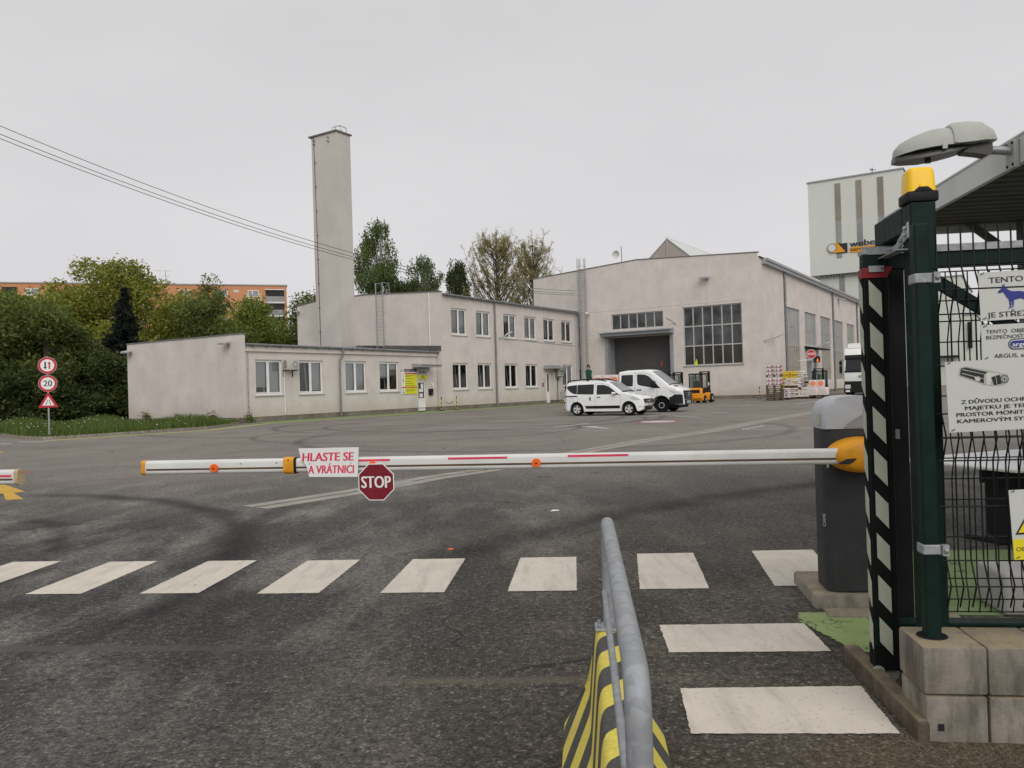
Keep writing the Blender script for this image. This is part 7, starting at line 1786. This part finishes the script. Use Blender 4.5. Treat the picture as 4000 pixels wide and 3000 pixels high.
bm = BM(); prism(bm, [(.08, .40), (.2, .40), (.24, .6), (.12, .6), (.07, .56), (.15, .54)], 'y', -.024, -.0205); obj('emblem', bm, M['lettblack'], b)
text('příjem', .36, M['lettblack'], b, (.33, -.022, .16), (R(90), 0, 0), bold=.015); text('vrátnice', .50, M['lettblack'], b, (.26, -.022, .045), (R(90), 0, 0), bold=.015)
o = onwall('small_notice', 'small white camera notice right of the glazed door', 'sign', 17.05, -.02, 1.74)
bm = BM(); box(bm, (0, -.012, 0), (.46, 0, .35)); b = obj('board', bm, M['white'], o)
bm = BM(); prism(bm, [(.06, .25), (.12, .30), (.22, .24), (.16, .19)], 'y', -.016, -.0125); box(bm, (.06, -.0145, .05), (.36, -.0125, .075)); box(bm, (.06, -.0145, .10), (.32, -.0125, .125)); obj('drawing', bm, M['lettblack'], b)
o = onwall('letter_box', 'black letter box on the wall right of the glazed door', 'letter box', 16.86, -.005, 1.17)
bm = BM(); rbox(bm, (0, -.13, 0), (.44, 0, .48), .01, 2); b = obj('box', bm, M['black'], o)
bm = BM(); cyl(bm, (.3, -.131, .13), (.3, -.135, .13), .035, 12); obj('lock', bm, M['greysteel'], b)
o = onwall('fire_alarm', 'small red box with flag plate left of the office block side door', 'alarm box', 32.75, T0-.004, 1.55)
bm = BM(); box(bm, (0, -.06, .1), (.22, 0, .36)); box(bm, (.02, -.06, 0), (.1, 0, .0995)); b = obj('box', bm, M['darkred'], o)
bm = BM(); box(bm, (.06, -.064, .2), (.16, -.0605, .27)); obj('plate', bm, M['white'], b)
o = onwall('wall_plates', 'two small grey plates above the red alarm box', 'plate', 33.08, T0-.004, 2.0)
bm = BM(); box(bm, (0, -.03, 0), (.16, 0, .14)); box(bm, (0, -.03, .2), (.16, 0, .38)); obj('plate', bm, M['hood'], o)
# wall lamps
def flood(label, s, t, z, face, group='wall floodlights', big=1.):
    """face = direction of the wall normal in site axes ('s' looks along -s, 't' along -t)"""
    F = onwall('floodlight', label, 'lamp', s, t, z, 0 if face == 't' else R(-90), group)
    bm = BM(); rbox(bm, (-.28*big, -.55*big, -.03), (.28*big, -.12, .10*big), .03, 2, M=Matrix.Rotation(R(12), 4, 'X')); hd = obj('housing', bm, M['hood'], F)
    bm = BM(); box(bm, (-.24*big, -.52*big, -.036), (.24*big, -.15, -.031)); hd2 = obj('lens', bm, M['lensdark'], hd, rot=(R(12), 0, 0))
    bm = BM(); box(bm, (-.03, -.2, -.08), (.03, -.002, -.03)); box(bm, (-.06, -.02, -.35), (.06, -.002, .02)); obj('bracket', bm, M['greysteel'], F); return F
flood('floodlight at the top corner of the wing end wall', 0, .9, 4.6, 's'); flood('floodlight at the far end of the wing end wall', 0, 10.4, 4.55, 's')
flood('large floodlight high on the warehouse front', WS, -13.5, 10.9, 's', big=1.5)
flood('floodlight under the roof edge of the warehouse side', 75.5, WT, 11.3, 't', big=1.5)
flood('floodlight at the back corner of the office block end wall', 18.0, 14.7, 8.6, 's', big=.8)
def arm_lamp(label, s, t, z, ds, dz, face, out=.4):
    F = onwall('arm_lamp', label, 'lamp', s, t, z, 0 if face == 't' else R(-90), 'lamps on slanted wall arms')
    bm = BM(); tube(bm, [(0, 0, 0), (ds*.45, -out*.6, dz*.5)], .04, 6); box(bm, (-.1, -.03, -.1), (.1, 0, .1)); obj('arm', bm, M['greysteel'], F)
    bm = BM(); a, b = Vector((ds*.4, -out*.55, dz*.45)), Vector((ds, -out, dz)); tube(bm, [a, a.lerp(b, .5), b], [.06, .11, .05], 8); obj('lamp_head', bm, M['lensgrey'], F); return F
arm_lamp('slanted arm lamp on the office block front beside the downpipe', 25.9, T0, 5.65, 1.25, .62, 't', .5)
arm_lamp('slanted arm lamp on the warehouse side near its corner', 41.2, WT, 4.95, 3.6, .75, 't', .8)
arm_lamp('slanted arm lamp on the warehouse side above the side door', 63.0, WT, 5.1, 4.6, .75, 't', .8)
arm_lamp('dark arm lamp beside the warehouse transom window', WS, -10.45, 6.95, -.55, .6, 's', .8)
# security camera, conduits and boxes by the ladder
o = onwall('security_camera', 'white security camera on the warehouse wall right of the ladder', 'camera', WS, -1.75, 8.45, R(-90))
bm = BM(); tube(bm, [(0, -.3, .02), (.04, -.75, .12)], .09, 10); obj('camera_body', bm, M['white'], o)
bm = BM(); box(bm, (-.05, -.35, -.08), (.05, 0, -.0)); obj('bracket', bm, M['greysteel'], o)
o = onwall('cable_conduit', 'black cable conduit running down the wall beside the caged ladder', 'conduit', WS, -.62, .3, R(-90))
bm = BM(); tube(bm, [(0, -.08, 0), (0, -.08, 7.6), (.02, -.1, 8.3)], .07, 8); tube(bm, [(.0, -.08, 7), (-.6, -.1, 7.02)], .02, 5); obj('conduit', bm, M['black'], o)
bm = BM(); rbox(bm, (-.42, -.12, 2.9), (-.2, -.0, 3.6), .02, 1); obj('junction_box', bm, M['hood'], o)
o = onwall('meter_box', 'white service pipe and boxes under the office block eaves corner', 'pipe', 39.4, T0-.004, 1.4)
bm = BM(); tube(bm, [(0, -.06, -1.1), (0, -.06, 7.0)], .05, 8); obj('pipe', bm, M['hood'], o)
bm = BM(); tube(bm, [W(28.6, T0-.03, 5.68), W(33, T0-.03, 5.55), W(40, T0-.03, 5.45)], .018, 5); tag(obj('wall_cable', bm, M['hood']), 'thin pale cable along the office block front below the upper windows', 'cable')
# green cloth in the front window
o = onwall('green_cloth', 'small lime green cloth on the big warehouse window sill', 'cloth', WS-.02, -12.35, 3.05, R(-90))
bm = BM(); prism(bm, [(-.15, 0), (.15, 0), (.12, .35), (.04, .62), (-.05, .35)], 'y', -.06, -.02); obj('cloth', bm, M['hivis'], o)
# black and yellow chain posts
def chain_post(label, x, y, z=0):
    P = thing('chain_post', label, 'post', (x, y, z), RB, 'black and yellow chain posts')
    bm = BM(); lathe(bm, [(.16, 0), (.16, .04), (.05, .07)], (0, 0, 0), 'z', 16); obj('base', bm, M['black'], P)
    bm = BM()
    for k in range(6): cyl(bm, (0, 0, .06+.15*k), (0, 0, .21+.15*k), .03, 10, k % 2)
    ball(bm, (0, 0, .99), .045, 10, 1); obj('pole', bm, [M['bagyellow'], M['black']], P); return P
for lb, s, t in (('striped post with hanging chain nearest the glazed door', 16.9, -1.15), ('striped post with hanging chain in front of the office block corner', 18.7, -1.2), ('striped post standing at the office block side door', 34.6, -1.3), ('striped post standing at the warehouse corner', 38.6, -18.3)):
    p = W(s, t); chain_post(lb, p.x, p.y)
a, b = W(16.9, -1.15, .95), W(18.7, -1.2, .95); pts = []
for k in range(13): u = k/12; q = a.lerp(b, u); q.z -= .42*4*u*(1-u); pts.append(q)
bm = BM()
for k in range(12): tube(bm, [pts[k], pts[k+1]], .022, 5, 1 if 3 <= k < 9 else 0)
tag(obj('chain', bm, [M['bagyellow'], M['black']]), 'yellow and black plastic chain hanging between two striped posts', 'chain')

# ================================================================== CAMERA, SKY, LIGHT
cam = bpy.data.cameras.new('camera'); co = bpy.data.objects.new('camera', cam); COL.objects.link(co)
cam.sensor_width = 36; cam.lens = 3121/4000*36; cam.clip_start = .05; cam.clip_end = 3000
co.matrix_world = Matrix.Translation((0, 0, 1.5)) @ Matrix.Rotation(R(90)+16.8/3121, 4, 'X') @ Matrix.Rotation(-.03, 4, 'Z')
SC.camera = co
EL, AZ = R(38), R(168)                       # soft sun behind the cloud, behind the photographer and a little to the right; azimuth clockwise from +Y
wd = bpy.data.worlds.new('World'); SC.world = wd; wd.use_nodes = True
N = NT(wd.node_tree); bg = wd.node_tree.nodes['Background']
sky = N.n('ShaderNodeTexSky', sky_type='NISHITA', sun_disc=False, sun_elevation=EL, sun_rotation=AZ, dust_density=4.0)
hs = N.n('ShaderNodeHueSaturation', {'Saturation': .12, 'Value': .75, 'Color': sky.outputs[0]})
dirn = N.n('ShaderNodeTexCoord').outputs['Generated']
cl = N.rng(N.noise(N.vec(dirn, (1, 1, 3.0)), 1.8, 6, .55), .3, .7)
over = N.mix(cl, (7.25, 7.06, 7.24, 1), (7.95, 7.74, 7.92, 1))
over = N.mix(N.rng(N.n('ShaderNodeSeparateXYZ', {0: dirn}).outputs[2], .02, .42), over, N.mix(1., over, (.925, .945, .94, 1), 'MULTIPLY'))
c = N.mix(.90, hs.outputs[0], over)
wd.node_tree.links.new(c, bg.inputs['Color']); bg.inputs['Strength'].default_value = .1
sl = bpy.data.lights.new('sun', 'SUN'); sl.energy = 1.5; sl.angle = R(50); sl.color = (1, .96, .90)
so = bpy.data.objects.new('sun', sl); COL.objects.link(so)
sd = Vector((math.sin(AZ)*math.cos(EL), math.cos(AZ)*math.cos(EL), math.sin(EL)))
so.rotation_euler = sd.to_track_quat('Z', 'Y').to_euler()
vs = SC.view_settings; vs.view_transform = 'Standard'; vs.look = 'None'; vs.exposure = 0; vs.gamma = 1
SC.cycles.max_bounces = 6; SC.cycles.transparent_max_bounces = 16; SC.cycles.use_denoising = True
